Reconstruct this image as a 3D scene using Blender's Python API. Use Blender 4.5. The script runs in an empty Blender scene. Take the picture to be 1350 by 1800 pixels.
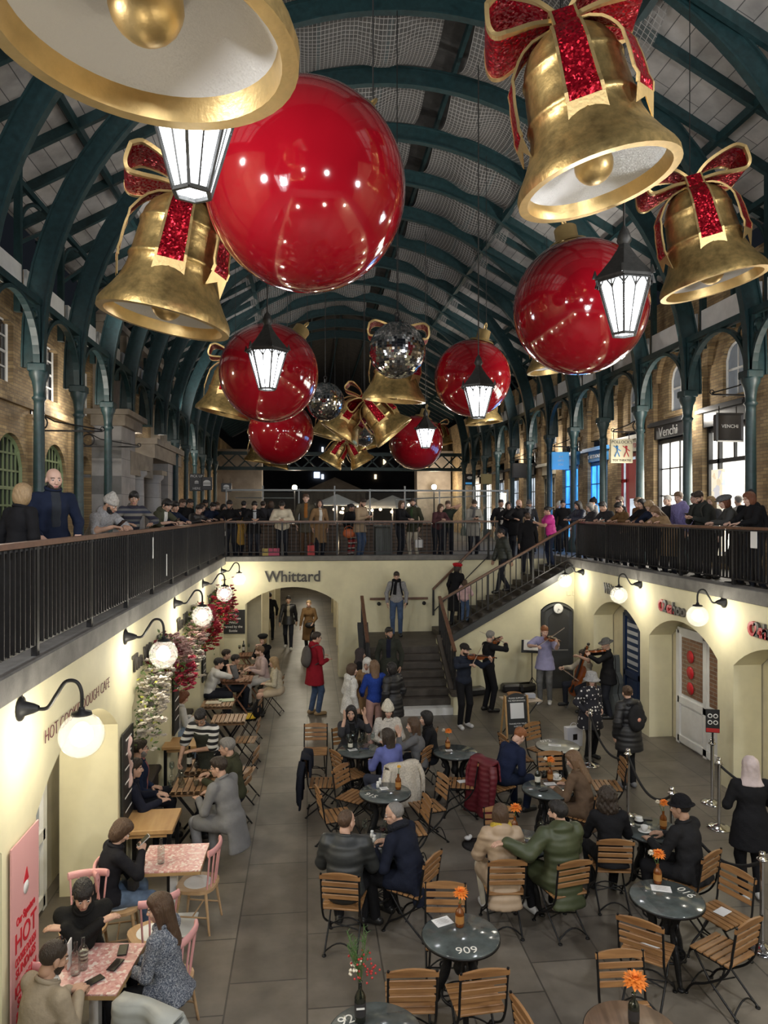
import bpy, bmesh, math, random
import numpy as np
from mathutils import Vector, Matrix, Euler
random.seed(7)
RNG = np.random.default_rng(7)
PI = math.pi
D = bpy.data
sc = bpy.context.scene
COL = sc.collection
rad = math.radians
FPX, CX, CY, HZ = 1250.0, 675.0, 900.0, 4.5
PSI = math.atan(135 / 1250)
FW = Vector((math.sin(PSI), math.cos(PSI), 0)); RT = Vector((math.cos(PSI), -math.sin(PSI), 0)); UP = Vector((0, 0, 1))
CAM = Vector((0, 0, HZ))
def ray(px, py): return FW + RT * ((px - CX) / FPX) + UP * ((CY - py) / FPX)
def at_d(px, py, d): return CAM + ray(px, py) * d
def at_z(px, py, z): r = ray(px, py); return CAM + r * ((z - HZ) / r.z)
def at_x(px, py, x): r = ray(px, py); return CAM + r * (x / r.x)
def at_y(px, py, y): r = ray(px, py); return CAM + r * (y / r.y)
cam_d = D.cameras.new('camera'); cam = D.objects.new('camera', cam_d); COL.objects.link(cam)
cam.location = CAM; cam.rotation_euler = (PI / 2, 0, -PSI)
cam_d.sensor_fit = 'HORIZONTAL'; cam_d.sensor_width = 27.0; cam_d.lens = 27.0 * FPX / 1350.0
cam_d.clip_start = 0.05; cam_d.clip_end = 300
sc.camera = cam
VIEW = sc.view_settings
VIEW.view_transform = 'Standard'; VIEW.look = 'None'; VIEW.gamma = 1; VIEW.use_curve_mapping = False
MATS = {}
def nd(nt, t, **kw):
 n = nt.nodes.new(t)
 for k, v in kw.items():
  if k in n.inputs: n.inputs[k].default_value = v
  else: setattr(n, k, v)
 return n
def c4(c): return (c[0], c[1], c[2], 1)
def mat(name, col=(.5, .5, .5), rough=.6, metal=0., var=None, bump=None, emit=None, coat=0., spec=.5, sheen=0., pattern=None, trans=0., col2=None):
 """var=(scale, amount) noise colour variation; bump=(scale, strength, kind); pattern=callable(nt, coord)->colour socket"""
 if name in MATS: return MATS[name]
 m = D.materials.new(name); m.use_nodes = True; nt = m.node_tree
 b = nt.nodes['Principled BSDF']; MATS[name] = m
 b.inputs['Base Color'].default_value = c4(col); b.inputs['Roughness'].default_value = rough; b.inputs['Metallic'].default_value = metal
 b.inputs['Specular IOR Level'].default_value = spec
 if coat: b.inputs['Coat Weight'].default_value = coat; b.inputs['Coat Roughness'].default_value = .06
 if sheen: b.inputs['Sheen Weight'].default_value = sheen
 if trans: b.inputs['Transmission Weight'].default_value = trans
 if emit: b.inputs['Emission Color'].default_value = c4(emit[0]); b.inputs['Emission Strength'].default_value = emit[1]
 tc = nd(nt, 'ShaderNodeTexCoord').outputs['Object']
 csock = None
 if pattern: csock = pattern(nt, tc)
 if var:
  n = nd(nt, 'ShaderNodeTexNoise', Scale=var[0], Detail=4.0, Roughness=.6); nt.links.new(tc, n.inputs['Vector'])
  r = nd(nt, 'ShaderNodeMapRange'); r.inputs['From Min'].default_value = .3; r.inputs['From Max'].default_value = .7
  r.inputs['To Min'].default_value = 1 - var[1]; r.inputs['To Max'].default_value = 1 + var[1] * .6
  nt.links.new(n.outputs[0], r.inputs['Value'])
  mx = nd(nt, 'ShaderNodeMix', data_type='RGBA', blend_type='MULTIPLY'); mx.inputs[0].default_value = 1
  if csock: nt.links.new(csock, mx.inputs[6])
  else: mx.inputs[6].default_value = c4(col)
  nt.links.new(r.outputs[0], mx.inputs[7]); csock = mx.outputs[2]
 if csock: nt.links.new(csock, b.inputs['Base Color'])
 if bump:
  kind = bump[2] if len(bump) > 2 else 'noise'
  if kind == 'noise': t = nd(nt, 'ShaderNodeTexNoise', Scale=bump[0], Detail=3.0)
  elif kind == 'voronoi': t = nd(nt, 'ShaderNodeTexVoronoi', Scale=bump[0])
  elif kind == 'hair': t = nd(nt, 'ShaderNodeTexNoise', Scale=bump[0], Detail=2.0)
  elif kind == 'wave': t = nd(nt, 'ShaderNodeTexWave', Scale=bump[0], bands_direction='Z', Distortion=1.2); t.inputs['Detail'].default_value = 1
  v = tc
  if kind == 'hair':
   mp = nd(nt, 'ShaderNodeMapping'); mp.inputs['Scale'].default_value = (1, 1, .12); nt.links.new(tc, mp.inputs[0]); v = mp.outputs[0]
  nt.links.new(v, t.inputs['Vector'])
  bp = nd(nt, 'ShaderNodeBump', Strength=bump[1], Distance=.02)
  nt.links.new(t.outputs['Color' if kind == 'glit' else 0], bp.inputs['Height']); nt.links.new(bp.outputs[0], b.inputs['Normal'])
  if kind == 'hair':
   r = nd(nt, 'ShaderNodeMapRange'); r.inputs['To Min'].default_value = .55; r.inputs['To Max'].default_value = 1.5
   nt.links.new(t.outputs[0], r.inputs['Value'])
   mx = nd(nt, 'ShaderNodeMix', data_type='RGBA', blend_type='MULTIPLY'); mx.inputs[0].default_value = 1
   mx.inputs[6].default_value = c4(col); nt.links.new(r.outputs[0], mx.inputs[7]); nt.links.new(mx.outputs[2], b.inputs['Base Color'])
 return m
def emission(name, col, strength, clear=0., var=None):
 if name in MATS: return MATS[name]
 m = D.materials.new(name); m.use_nodes = True; nt = m.node_tree; nt.nodes.clear(); MATS[name] = m
 o = nd(nt, 'ShaderNodeOutputMaterial'); e = nd(nt, 'ShaderNodeEmission', Strength=strength); e.inputs['Color'].default_value = c4(col)
 s = e.outputs[0]
 if clear:
  t = nd(nt, 'ShaderNodeBsdfTransparent'); mx = nd(nt, 'ShaderNodeMixShader'); mx.inputs[0].default_value = 1 - clear
  nt.links.new(t.outputs[0], mx.inputs[1]); nt.links.new(s, mx.inputs[2]); s = mx.outputs[0]
 nt.links.new(s, o.inputs[0])
 if var:
  n = nd(nt, 'ShaderNodeTexNoise', Scale=var[0], Detail=4.0); tc = nd(nt, 'ShaderNodeTexCoord'); nt.links.new(tc.outputs['Object'], n.inputs['Vector'])
  r = nd(nt, 'ShaderNodeMapRange'); r.inputs['From Min'].default_value = .3; r.inputs['From Max'].default_value = .7; r.inputs['To Min'].default_value = strength * var[1]; r.inputs['To Max'].default_value = strength
  nt.links.new(n.outputs[0], r.inputs[0]); nt.links.new(r.outputs[0], e.inputs['Strength'])
 return m
def clear_glass(name, tint=(.95, .97, .97), rough=.02, frost=0.):
 """thin clear pane: mostly transparent, glossy at grazing angles, optional milky part"""
 if name in MATS: return MATS[name]
 m = D.materials.new(name); m.use_nodes = True; nt = m.node_tree; nt.nodes.clear(); MATS[name] = m
 o = nd(nt, 'ShaderNodeOutputMaterial'); t = nd(nt, 'ShaderNodeBsdfTransparent'); t.inputs[0].default_value = c4(tint)
 s = t.outputs[0]
 if frost:
  d = nd(nt, 'ShaderNodeBsdfTranslucent'); d.inputs[0].default_value = (.95, .95, .92, 1)
  mx = nd(nt, 'ShaderNodeMixShader'); mx.inputs[0].default_value = frost; nt.links.new(s, mx.inputs[1]); nt.links.new(d.outputs[0], mx.inputs[2]); s = mx.outputs[0]
 g = nd(nt, 'ShaderNodeBsdfGlossy', Roughness=rough); lw = nd(nt, 'ShaderNodeLayerWeight', Blend=.5); f_ = nd(nt, 'ShaderNodeMath', operation='POWER'); f_.inputs[1].default_value = 4; nt.links.new(lw.outputs['Facing'], f_.inputs[0]); f = nd(nt, 'ShaderNodeMath', operation='MULTIPLY_ADD'); f.inputs[1].default_value = .75; f.inputs[2].default_value = .09; nt.links.new(f_.outputs[0], f.inputs[0])
 mx = nd(nt, 'ShaderNodeMixShader'); nt.links.new(f.outputs[0], mx.inputs[0]); nt.links.new(s, mx.inputs[1]); nt.links.new(g.outputs[0], mx.inputs[2])
 nt.links.new(mx.outputs[0], o.inputs[0]); return m
def vec_swizzle(nt, tc, axes, scale=(1, 1, 1)):
 s = nd(nt, 'ShaderNodeSeparateXYZ'); nt.links.new(tc, s.inputs[0]); c = nd(nt, 'ShaderNodeCombineXYZ')
 for i, a in enumerate(axes):
  if a is None: continue
  mu = nd(nt, 'ShaderNodeMath', operation='MULTIPLY'); mu.inputs[1].default_value = scale[i]
  nt.links.new(s.outputs[a], mu.inputs[0]); nt.links.new(mu.outputs[0], c.inputs[i])
 return c.outputs[0]
def brick_pattern(c1, c2, mortar, axes, scale, bw=.5, rh=.25, ms=.02, off=.5):
 def f(nt, tc):
  v = vec_swizzle(nt, tc, axes)
  b = nd(nt, 'ShaderNodeTexBrick', Scale=scale); b.offset = off
  b.inputs['Color1'].default_value = c4(c1); b.inputs['Color2'].default_value = c4(c2); b.inputs['Mortar'].default_value = c4(mortar)
  b.inputs['Mortar Size'].default_value = ms; b.inputs['Brick Width'].default_value = bw; b.inputs['Row Height'].default_value = rh
  nt.links.new(v, b.inputs['Vector']); return b.outputs[0]
 return f
def stripes(axis, scale, cols, soft=False):
 """repeating colour bands along an object axis"""
 def f(nt, tc):
  s = nd(nt, 'ShaderNodeSeparateXYZ'); nt.links.new(tc, s.inputs[0])
  a = nd(nt, 'ShaderNodeMath', operation='MULTIPLY'); a.inputs[1].default_value = scale; nt.links.new(s.outputs[axis], a.inputs[0])
  b = nd(nt, 'ShaderNodeMath', operation='FRACT'); nt.links.new(a.outputs[0], b.inputs[0])
  r = nd(nt, 'ShaderNodeValToRGB'); r.color_ramp.interpolation = 'LINEAR' if soft else 'CONSTANT'
  el = r.color_ramp.elements; n = len(cols)
  while len(el) < n: el.new(.5)
  for i, (p, c) in enumerate(cols): el[i].position = p; el[i].color = c4(c)
  nt.links.new(b.outputs[0], r.inputs[0]); return r.outputs[0]
 return f
def spots(scale, base, dot, size=.28, rnd=.35):
 def f(nt, tc):
  v = nd(nt, 'ShaderNodeTexVoronoi', Scale=scale, Randomness=rnd); nt.links.new(tc, v.inputs['Vector'])
  c = nd(nt, 'ShaderNodeMath', operation='LESS_THAN'); c.inputs[1].default_value = size; nt.links.new(v.outputs['Distance'], c.inputs[0])
  mx = nd(nt, 'ShaderNodeMix', data_type='RGBA'); mx.inputs[6].default_value = c4(base); mx.inputs[7].default_value = c4(dot)
  nt.links.new(c.outputs[0], mx.inputs[0]); return mx.outputs[2]
 return f
def speckle(scale, base, cols):
 def f(nt, tc):
  v = nd(nt, 'ShaderNodeTexVoronoi', Scale=scale); nt.links.new(tc, v.inputs['Vector'])
  r = nd(nt, 'ShaderNodeValToRGB'); r.color_ramp.interpolation = 'CONSTANT'; el = r.color_ramp.elements
  cs = [base] * 2 + list(cols)
  while len(el) < len(cs): el.new(.5)
  for i, c in enumerate(cs): el[i].position = i / len(cs); el[i].color = c4(c)
  s = nd(nt, 'ShaderNodeSeparateColor'); nt.links.new(v.outputs['Color'], s.inputs[0]); nt.links.new(s.outputs[0], r.inputs[0]); return r.outputs[0]
 return f
def grain(c1, c2, scale=6, axis=0, stretch=12):
 """wood grain along an axis"""
 def f(nt, tc):
  sc_ = [scale * stretch / 4] * 3; sc_[axis] = scale / 3
  v = vec_swizzle(nt, tc, (0, 1, 2), sc_)
  n = nd(nt, 'ShaderNodeTexNoise', Scale=1.0, Detail=4.0, Distortion=.6); nt.links.new(v, n.inputs['Vector'])
  r = nd(nt, 'ShaderNodeValToRGB'); e = r.color_ramp.elements; e[0].position = .35; e[0].color = c4(c1); e[1].position = .68; e[1].color = c4(c2)
  nt.links.new(n.outputs[0], r.inputs[0]); return r.outputs[0]
 return f
def tag(o, label=None, cat=None, group=None, kind=None):
 if label: o['label'] = label
 if cat: o['category'] = cat
 if group: o['group'] = group
 if kind: o['kind'] = kind
 return o
def empty(name, loc=(0, 0, 0), rz=0., label=None, cat=None, group=None, kind=None, rot=None, scale=1.):
 o = D.objects.new(name, None); COL.objects.link(o); o.location = loc
 o.rotation_euler = rot if rot else (0, 0, rz); o.scale = (scale,) * 3; o.empty_display_size = .1
 return tag(o, label, cat, group, kind)
def copy_tree(o, parent=None):
 c = o.copy(); COL.objects.link(c); c.parent = parent
 for ch in list(o.children): copy_tree(ch, c)
 return c
def dup(o, loc, rz=None, label=None, group=None, rot=None, scale=None):
 c = copy_tree(o); c.location = loc
 if rz is not None: c.rotation_euler = (0, 0, rz)
 if rot is not None: c.rotation_euler = rot
 if scale is not None: c.scale = (scale,) * 3
 if label: c['label'] = label
 if group: c['group'] = group
 return c
def basis(d, up=None):
 d = Vector(d).normalized(); u = Vector(up) if up else (Vector((0, 0, 1)) if abs(d.z) < .95 else Vector((0, 1, 0)))
 x = u.cross(d)
 if x.length < 1e-5: x = Vector((1, 0, 0)).cross(d)
 x.normalize(); y = d.cross(x); return x, y, d
class MB:
 """collects simple shapes into one mesh"""
 def __init__(s): s.v = []; s.f = []; s.m = []; s.sm = []
 def add(s, vs, fs, mi=0, smooth=False):
  o = len(s.v); s.v += [tuple(p) for p in vs]; s.f += [tuple(i + o for i in f) for f in fs]
  s.m += [mi] * len(fs); s.sm += [smooth] * len(fs); return s
 def box(s, c, size, mi=0, rz=0., M=None, bev=0.):
  x, y, z = (k / 2 for k in size)
  if bev and min(x, y, z) > bev * 1.01:
   b = bev; vs = []
   for sx in (-1, 1):
    for sy in (-1, 1):
     for sz in (-1, 1):
      vs += [(sx * x, sy * (y - b), sz * (z - b)), (sx * (x - b), sy * y, sz * (z - b)), (sx * (x - b), sy * (y - b), sz * z)]
   def ix(sx, sy, sz, k): return ((sx > 0) * 4 + (sy > 0) * 2 + (sz > 0)) * 3 + k
   fs = []
   for sg in (-1, 1):
    q = [(-1, -1), (1, -1), (1, 1), (-1, 1)]
    if sg < 0: q = q[::-1]
    fs.append([ix(sg, a, b_, 0) for a, b_ in q]); fs.append([ix(b_, sg, a, 1) for a, b_ in q]); fs.append([ix(a, b_, sg, 2) for a, b_ in q])
   for sa in (-1, 1):
    for sb in (-1, 1):
     e = [[ix(-1, sa, sb, 1), ix(-1, sa, sb, 2), ix(1, sa, sb, 2), ix(1, sa, sb, 1)], [ix(sa, -1, sb, 2), ix(sa, -1, sb, 0), ix(sa, 1, sb, 0), ix(sa, 1, sb, 2)], [ix(sa, sb, -1, 0), ix(sa, sb, -1, 1), ix(sa, sb, 1, 1), ix(sa, sb, 1, 0)]]
     fs += [q if sa * sb > 0 else q[::-1] for q in e]
   for sx in (-1, 1):
    for sy in (-1, 1):
     for sz in (-1, 1):
      t = [ix(sx, sy, sz, 0), ix(sx, sy, sz, 1), ix(sx, sy, sz, 2)]; fs.append(t if sx * sy * sz > 0 else t[::-1])
  else:
   vs = [(sx * x, sy * y, sz * z) for sx in (-1, 1) for sy in (-1, 1) for sz in (-1, 1)]
   fs = [(0, 1, 3, 2), (4, 6, 7, 5), (0, 4, 5, 1), (2, 3, 7, 6), (0, 2, 6, 4), (1, 5, 7, 3)]
  Mx = M if M is not None else Matrix.Rotation(rz, 4, 'Z')
  vs = [Vector(c) + (Mx.to_3x3() @ Vector(p)) for p in vs]
  return s.add(vs, fs, mi)
 def b2(s, lo, hi, mi=0, bev=0.): return s.box([(a + b) / 2 for a, b in zip(lo, hi)], [abs(b - a) for a, b in zip(lo, hi)], mi, bev=bev)
 def bar(s, a, b, w, h, mi=0, up=(0, 0, 1)):
  a, b = Vector(a), Vector(b); x, y, d = basis(b - a, up)
  vs = [p + x * (sx * w / 2) + y * (sy * h / 2) for p in (a, b) for sx, sy in ((-1, -1), (1, -1), (1, 1), (-1, 1))]
  return s.add(vs, [(0, 3, 2, 1), (4, 5, 6, 7)] + [(i, (i + 1) % 4, 4 + (i + 1) % 4, 4 + i) for i in range(4)], mi)
 def tube(s, pts, r, n=8, mi=0, closed=False, caps=True, flat=1.):
  pts = [Vector(p) for p in pts]; rs = r if isinstance(r, (list, tuple)) else [r] * len(pts)
  vs, fs = [], []; px_ = None; N = len(pts)
  for i, p in enumerate(pts):
   if closed: d = pts[(i + 1) % N] - pts[i - 1]
   else: d = pts[min(i + 1, N - 1)] - pts[max(i - 1, 0)]
   if d.length < 1e-7: d = Vector((0, 0, 1))
   d.normalize()
   if px_ is None: x, y, _ = basis(d)
   else:
    x = px_ - d * px_.dot(d)
    if x.length < 1e-5: x = basis(d)[0]
    x.normalize(); y = d.cross(x)
   px_ = x
   for k in range(n):
    a = 2 * PI * k / n; vs.append(p + x * (math.cos(a) * rs[i]) + y * (math.sin(a) * rs[i] * flat))
  for i in range(N if closed else N - 1):
   j = (i + 1) % N
   for k in range(n): fs.append((i * n + k, i * n + (k + 1) % n, j * n + (k + 1) % n, j * n + k))
  s.add(vs, fs, mi, n > 4)
  if caps and not closed: s.add(vs[:n], [tuple(range(n))[::-1]], mi); s.add(vs[-n:], [tuple(range(n))], mi)
  return s
 def lathe(s, prof, n=24, mi=0, o=(0, 0, 0), M=None, smooth=True, a0=0., a1=2 * PI, sy=1.):
  full = abs(a1 - a0 - 2 * PI) < 1e-4; k = n if full else n + 1; vs, fs = [], []
  for r, z in prof:
   for i in range(k):
    a = a0 + (a1 - a0) * i / n; vs.append((math.cos(a) * r, math.sin(a) * r * sy, z))
  for j in range(len(prof) - 1):
   for i in range(n):
    i2 = (i + 1) % k; fs.append((j * k + i, j * k + i2, (j + 1) * k + i2, (j + 1) * k + i))
  R3 = M.to_3x3() if M is not None else None
  vs = [Vector(o) + (R3 @ Vector(p) if R3 else Vector(p)) for p in vs]
  return s.add(vs, fs, mi, smooth)
 def sphere(s, c, r, n=16, m=10, mi=0, sc3=(1, 1, 1), M=None):
  prof = [(max(1e-5, math.sin(PI * i / m)) * 1., -math.cos(PI * i / m)) for i in range(m + 1)]
  R3 = M.to_3x3() if M is not None else Matrix.Identity(3); vs, fs = [], []
  for q, z in prof:
   for i in range(n):
    a = 2 * PI * i / n; vs.append(Vector(c) + R3 @ Vector((math.cos(a) * q * r * sc3[0], math.sin(a) * q * r * sc3[1], z * r * sc3[2])))
  for j in range(m):
   for i in range(n): fs.append((j * n + i, j * n + (i + 1) % n, (j + 1) * n + (i + 1) % n, (j + 1) * n + i))
  return s.add(vs, fs, mi, True)
 def prism(s, poly, thick, M=None, mi=0, c=(0, 0, 0)):
  """poly of (x, y) extruded 0..thick along local z, then placed by M"""
  n = len(poly); R = M if M is not None else Matrix.Identity(4)
  vs = [Vector(c) + R @ Vector((x, y, z)) for z in (0, thick) for x, y in poly]
  return s.add(vs, [tuple(range(n))[::-1], tuple(range(n, 2 * n))] + [(i, (i + 1) % n, n + (i + 1) % n, n + i) for i in range(n)], mi)
 def grid(s, fn, nu, nv, mi=0, smooth=True, thick=0.):
  P = [[Vector(fn(i / nu, j / nv)) for j in range(nv + 1)] for i in range(nu + 1)]
  vs = [p for row in P for p in row]; k = nv + 1
  fs = [(i * k + j, (i + 1) * k + j, (i + 1) * k + j + 1, i * k + j + 1) for i in range(nu) for j in range(nv)]
  if thick:
   nrm = []
   for i in range(nu + 1):
    for j in range(nv + 1):
     du = P[min(i + 1, nu)][j] - P[max(i - 1, 0)][j]; dv = P[i][min(j + 1, nv)] - P[i][max(j - 1, 0)]
     n_ = du.cross(dv); nrm.append(n_.normalized() if n_.length > 1e-9 else Vector((0, 0, 1)))
   o = len(vs); vs2 = [p - n_ * thick for p, n_ in zip(vs, nrm)]
   fs2 = [tuple(o + q for q in f[::-1]) for f in fs]; rim = []
   ring = [i * k for i in range(nu + 1)] + [nu * k + j for j in range(1, nv + 1)] + [i * k + nv for i in range(nu - 1, -1, -1)] + [j for j in range(nv - 1, 0, -1)]
   for a, b in zip(ring, ring[1:] + ring[:1]): rim.append((b, a, o + a, o + b))
   s.add(vs + vs2, fs + fs2, mi, smooth); s.f += [];
   return s.add([], [], mi) if not rim else s._rim(rim, len(vs) * 2, mi)
  return s.add(vs, fs, mi, smooth)
 def _rim(s, rim, nv, mi):
  o = len(s.v) - nv; s.f += [tuple(o + i for i in f) for f in rim]; s.m += [mi] * len(rim); s.sm += [False] * len(rim); return s
 def xf(s, M):
  s.v = [tuple(M @ Vector(p)) for p in s.v]; return s
 def build(s, name, mats, parent=None, loc=(0, 0, 0), rz=0., label=None, cat=None, group=None, kind=None, rot=None):
  me = D.meshes.new(name); me.from_pydata(s.v, [], s.f)
  mats = mats if isinstance(mats, (list, tuple)) else [mats]
  for m in mats: me.materials.append(m)
  if s.f:
   me.polygons.foreach_set('material_index', s.m); me.polygons.foreach_set('use_smooth', s.sm)
  me.update()
  o = D.objects.new(name, me); COL.objects.link(o); o.location = loc; o.rotation_euler = rot if rot else (0, 0, rz)
  if parent: o.parent = parent
  return tag(o, label, cat, group, kind)
def np_mesh(name, V, F, mats, parent=None, mi=None, smooth=True):
 me = D.meshes.new(name); me.vertices.add(len(V)); me.vertices.foreach_set('co', np.asarray(V, np.float32).ravel())
 F = np.asarray(F, np.int32); n = len(F); me.loops.add(n * 4); me.polygons.add(n)
 me.polygons.foreach_set('loop_start', np.arange(0, n * 4, 4, dtype=np.int32)); me.polygons.foreach_set('loop_total', np.full(n, 4, np.int32))
 me.loops.foreach_set('vertex_index', F.ravel())
 for m in mats if isinstance(mats, (list, tuple)) else [mats]: me.materials.append(m)
 if mi is not None: me.polygons.foreach_set('material_index', np.asarray(mi, np.int32))
 me.polygons.foreach_set('use_smooth', np.full(n, smooth, bool)); me.update(calc_edges=True); me.validate()
 o = D.objects.new(name, me); COL.objects.link(o)
 if parent: o.parent = parent
 return o
def text_mesh(txt, size, thick, M, m, name='lettering', parent=None, align='CENTER', sx=1., bold=0., shear=0., kind=None, label=None):
 cu = D.curves.new('txt', 'FONT'); cu.body = txt; cu.size = size; cu.extrude = thick / 2; cu.align_x = align; cu.align_y = 'CENTER'; cu.offset = bold; cu.shear = shear; cu.resolution_u = 3
 ob = D.objects.new('txt', cu); COL.objects.link(ob); dg = bpy.context.evaluated_depsgraph_get(); ev = ob.evaluated_get(dg)
 me = D.meshes.new_from_object(ev); D.objects.remove(ob); D.curves.remove(cu)
 S = Matrix.Diagonal((sx, 1, 1, 1)); me.transform(M @ S); me.materials.clear(); me.materials.append(m); me.name = name
 o = D.objects.new(name, me); COL.objects.link(o)
 if parent: o.parent = parent
 return tag(o, label, None, None, kind)
def frame_M(o, x, y):
 """matrix whose local x, y axes are given (z = x cross y) at origin o"""
 x = Vector(x).normalized(); y = Vector(y).normalized(); z = x.cross(y)
 return Matrix(((x.x, y.x, z.x, o[0]), (x.y, y.y, z.y, o[1]), (x.z, y.z, z.z, o[2]), (0, 0, 0, 1)))
def point_light(name, loc, power, col, r=.06):
 l = D.lights.new(name, 'POINT'); l.energy = power; l.color = col; l.shadow_soft_size = r
 o = D.objects.new(name, l); COL.objects.link(o); o.location = loc; return o
def arc(c, r, a0, a1, n, ax=(1, 0, 0), ay=(0, 0, 1)):
 ax, ay, c = Vector(ax), Vector(ay), Vector(c)
 return [c + ax * (r * math.cos(a0 + (a1 - a0) * i / n)) + ay * (r * math.sin(a0 + (a1 - a0) * i / n)) for i in range(n + 1)]
def bez(p, n=10):
 """smooth Catmull-Rom path through points"""
 p = [Vector(q) for q in p]; out = []
 for i in range(len(p) - 1):
  a, b, c, d = p[max(i - 1, 0)], p[i], p[i + 1], p[min(i + 2, len(p) - 1)]
  for k in range(n):
   t = k / n; out.append(.5 * ((2 * b) + (c - a) * t + (2 * a - 5 * b + 4 * c - d) * t * t + (3 * b - a - 3 * c + d) * t ** 3))
 return out + [p[-1]]
XL, XR, YF, YS = -2.22, 6.8, 19.4, 17.6
ZU, ZF = 3.31, 3.18
XCL, XCR, ZCAP, RC, XM = -5.05, 8.75, 7.28, 6.9, 1.85
XWL, XWR = -5.95, 9.6
ZL = 1.21
YL = lambda k: 14.1 + 2.35 * k
YR = lambda k: 13.25 + 2.36 * k
teal = mat('teal_iron', (.015, .046, .051), .45, var=(9, .35), spec=.6)
cream = mat('cream_plaster', (.74, .69, .47), .75, var=(1.3, .13), bump=(14, .05))
cream2 = mat('cream_plaster_plain', (.72, .65, .45), .8, var=(2, .15))
stonegrey = mat('coping_stone', (.16, .155, .145), .75, var=(5, .3), bump=(40, .2))
darkiron = mat('dark_iron', (.018, .018, .02), .45, metal=.3, var=(20, .3))
handwood = mat('handrail_wood', (.15, .075, .045), .35, var=(10, .3))
bpat = lambda ax: brick_pattern((.46, .33, .17), (.28, .19, .1), (.18, .145, .105), ax, 4.2, .9, .30, .022)
brickL = mat('yellow_stock_brick', (.3, .2, .1), .85, pattern=bpat((1, 2, None)), var=(1.1, .45), bump=(30, .25))
whitep = mat('white_paint', (.8, .8, .78), .5, var=(3, .1))
flag = mat('flagstone_paving', (.12, .105, .085), .42, pattern=brick_pattern((.19, .166, .134), (.14, .122, .1), (.075, .066, .055), (1, 0, None), 1.0, 1.15, .74, .009, .37), var=(1.6, .35), bump=(7, .12))
slabm = mat('upper_paving', (.12, .11, .1), .6, var=(3, .3))
darkdoor = mat('charcoal_paint', (.05, .053, .056), .45, var=(5, .15))
stepm = mat('stair_stone', (.075, .063, .052), .6, var=(4, .3))
glassdark = mat('dark_glass', (.02, .022, .028), .08, spec=.8)
def struct(mb, name, mats, parent=None): return mb.build(name, mats, parent, kind='structure' if not parent else None)
cnt = {}
def num(base): cnt[base] = cnt.get(base, 0) + 1; return '%s_%d' % (base, cnt[base])
def segz(u, hw, spring, apex):
 ris = max(apex - spring, 1e-4); R = (hw * hw + ris * ris) / (2 * ris); return apex - R + math.sqrt(max(R * R - u * u, 0))
def arch_wall(mb, P, u0, u1, z0, z1, ops, depth, mi=0, mj=None):
 """wall sheet with openings; P(u, z, w) -> world; ops: (uc, hw, zbot, spring, apex); jambs and soffit run back by depth"""
 mj = mi if mj is None else mj
 def quad(a, b, c, d, m): mb.add([a, b, c, d], [(0, 1, 2, 3)], m)
 u = u0
 for uc, hw, zb, sp, ap in sorted(ops):
  quad(P(u, z0, 0), P(uc - hw, z0, 0), P(uc - hw, z1, 0), P(u, z1, 0), mi)
  n = 1 if ap - sp < .01 else 16
  prev = None
  for i in range(n + 1):
   t = -hw + 2 * hw * i / n; z = ap if n == 1 else segz(t, hw, sp, ap)
   if prev:
    quad(P(prev[0], prev[1], 0), P(uc + t, z, 0), P(uc + t, z1, 0), P(prev[0], z1, 0), mi)
    quad(P(prev[0], prev[1], 0), P(prev[0], prev[1], depth), P(uc + t, z, depth), P(uc + t, z, 0), mj)
    if zb > z0:
     quad(P(prev[0], z0, 0), P(uc + t, z0, 0), P(uc + t, zb, 0), P(prev[0], zb, 0), mi)
     quad(P(prev[0], zb, 0), P(uc + t, zb, 0), P(uc + t, zb, depth), P(prev[0], zb, depth), mj)
   prev = (uc + t, z)
  for sg in (-1, 1):
   a = uc + sg * hw; quad(P(a, zb, 0), P(a, zb, depth), P(a, sp, depth), P(a, sp, 0), mj)
  u = uc + hw
 quad(P(u, z0, 0), P(u1, z0, 0), P(u1, z1, 0), P(u, z1, 0), mi)
struct(MB().b2((-9, -4, -.2), (14, 62, 0)), 'floor', flag)
m = MB()
m.b2((XWL - .4, -3, ZF - .28), (XL - .03, 62, ZF)); m.b2((XR + .03, -3, ZF - .28), (XWR + .5, 62, ZF))
m.b2((XL - .03, YF + .05, ZF - .28), (XR + .03, 62, ZF)); m.b2((XL - .03, -3, ZF - .28), (XR + .03, -.6, ZF))
struct(m, 'floor_upper', slabm)
LY = [5.8, 9.0, 12.25, 15.5, 18.8]                    # lamp piers on the left wall
LARCH = [4.2, 7.4, 10.62, 13.87, 17.15]
RARCH = [15.15, 12.38, 9.55, 6.7]
SPR, APX = 2.0, 2.46
m = MB()
arch_wall(m, lambda u, z, w: (XL - w, u, z), -3, YF, 0, ZU - .2, [(y, 1.27, 0, SPR, APX) for y in LARCH] + [(1.0, 1.27, 0, SPR, APX)], .66)
struct(m, 'wall_left', cream)
m = MB().b2((XL - 1.0, -3, 0), (XL - .86, YF, ZF - .28)); struct(m, 'wall_left_back', cream2)
m = MB()
arch_wall(m, lambda u, z, w: (XR + w, u, z), -3, YF, 0, ZU - .2, [(y, 1.19, 0, SPR + .04, APX + .03) for y in RARCH], .48)
struct(m, 'wall_right', cream)
m = MB().b2((XR + .5, -3, 0), (XR + .63, YF, ZF - .28)); struct(m, 'wall_right_back', cream2)
m = MB()
arch_wall(m, lambda u, z, w: (u, YF + w, z), XL, XR, 0, ZU - .12, [(-.4, 1.25, 0, 2.02, 2.47)], .5)
struct(m, 'wall_far', cream)
m = MB()                                                # coping along the three sides
m.b2((XL - .25, -3, ZU - .22), (XL + .05, YF + .05, ZU), bev=.015); m.b2((XR - .05, -3, ZU - .22), (XR + .25, YF, ZU), bev=.015)
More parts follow.
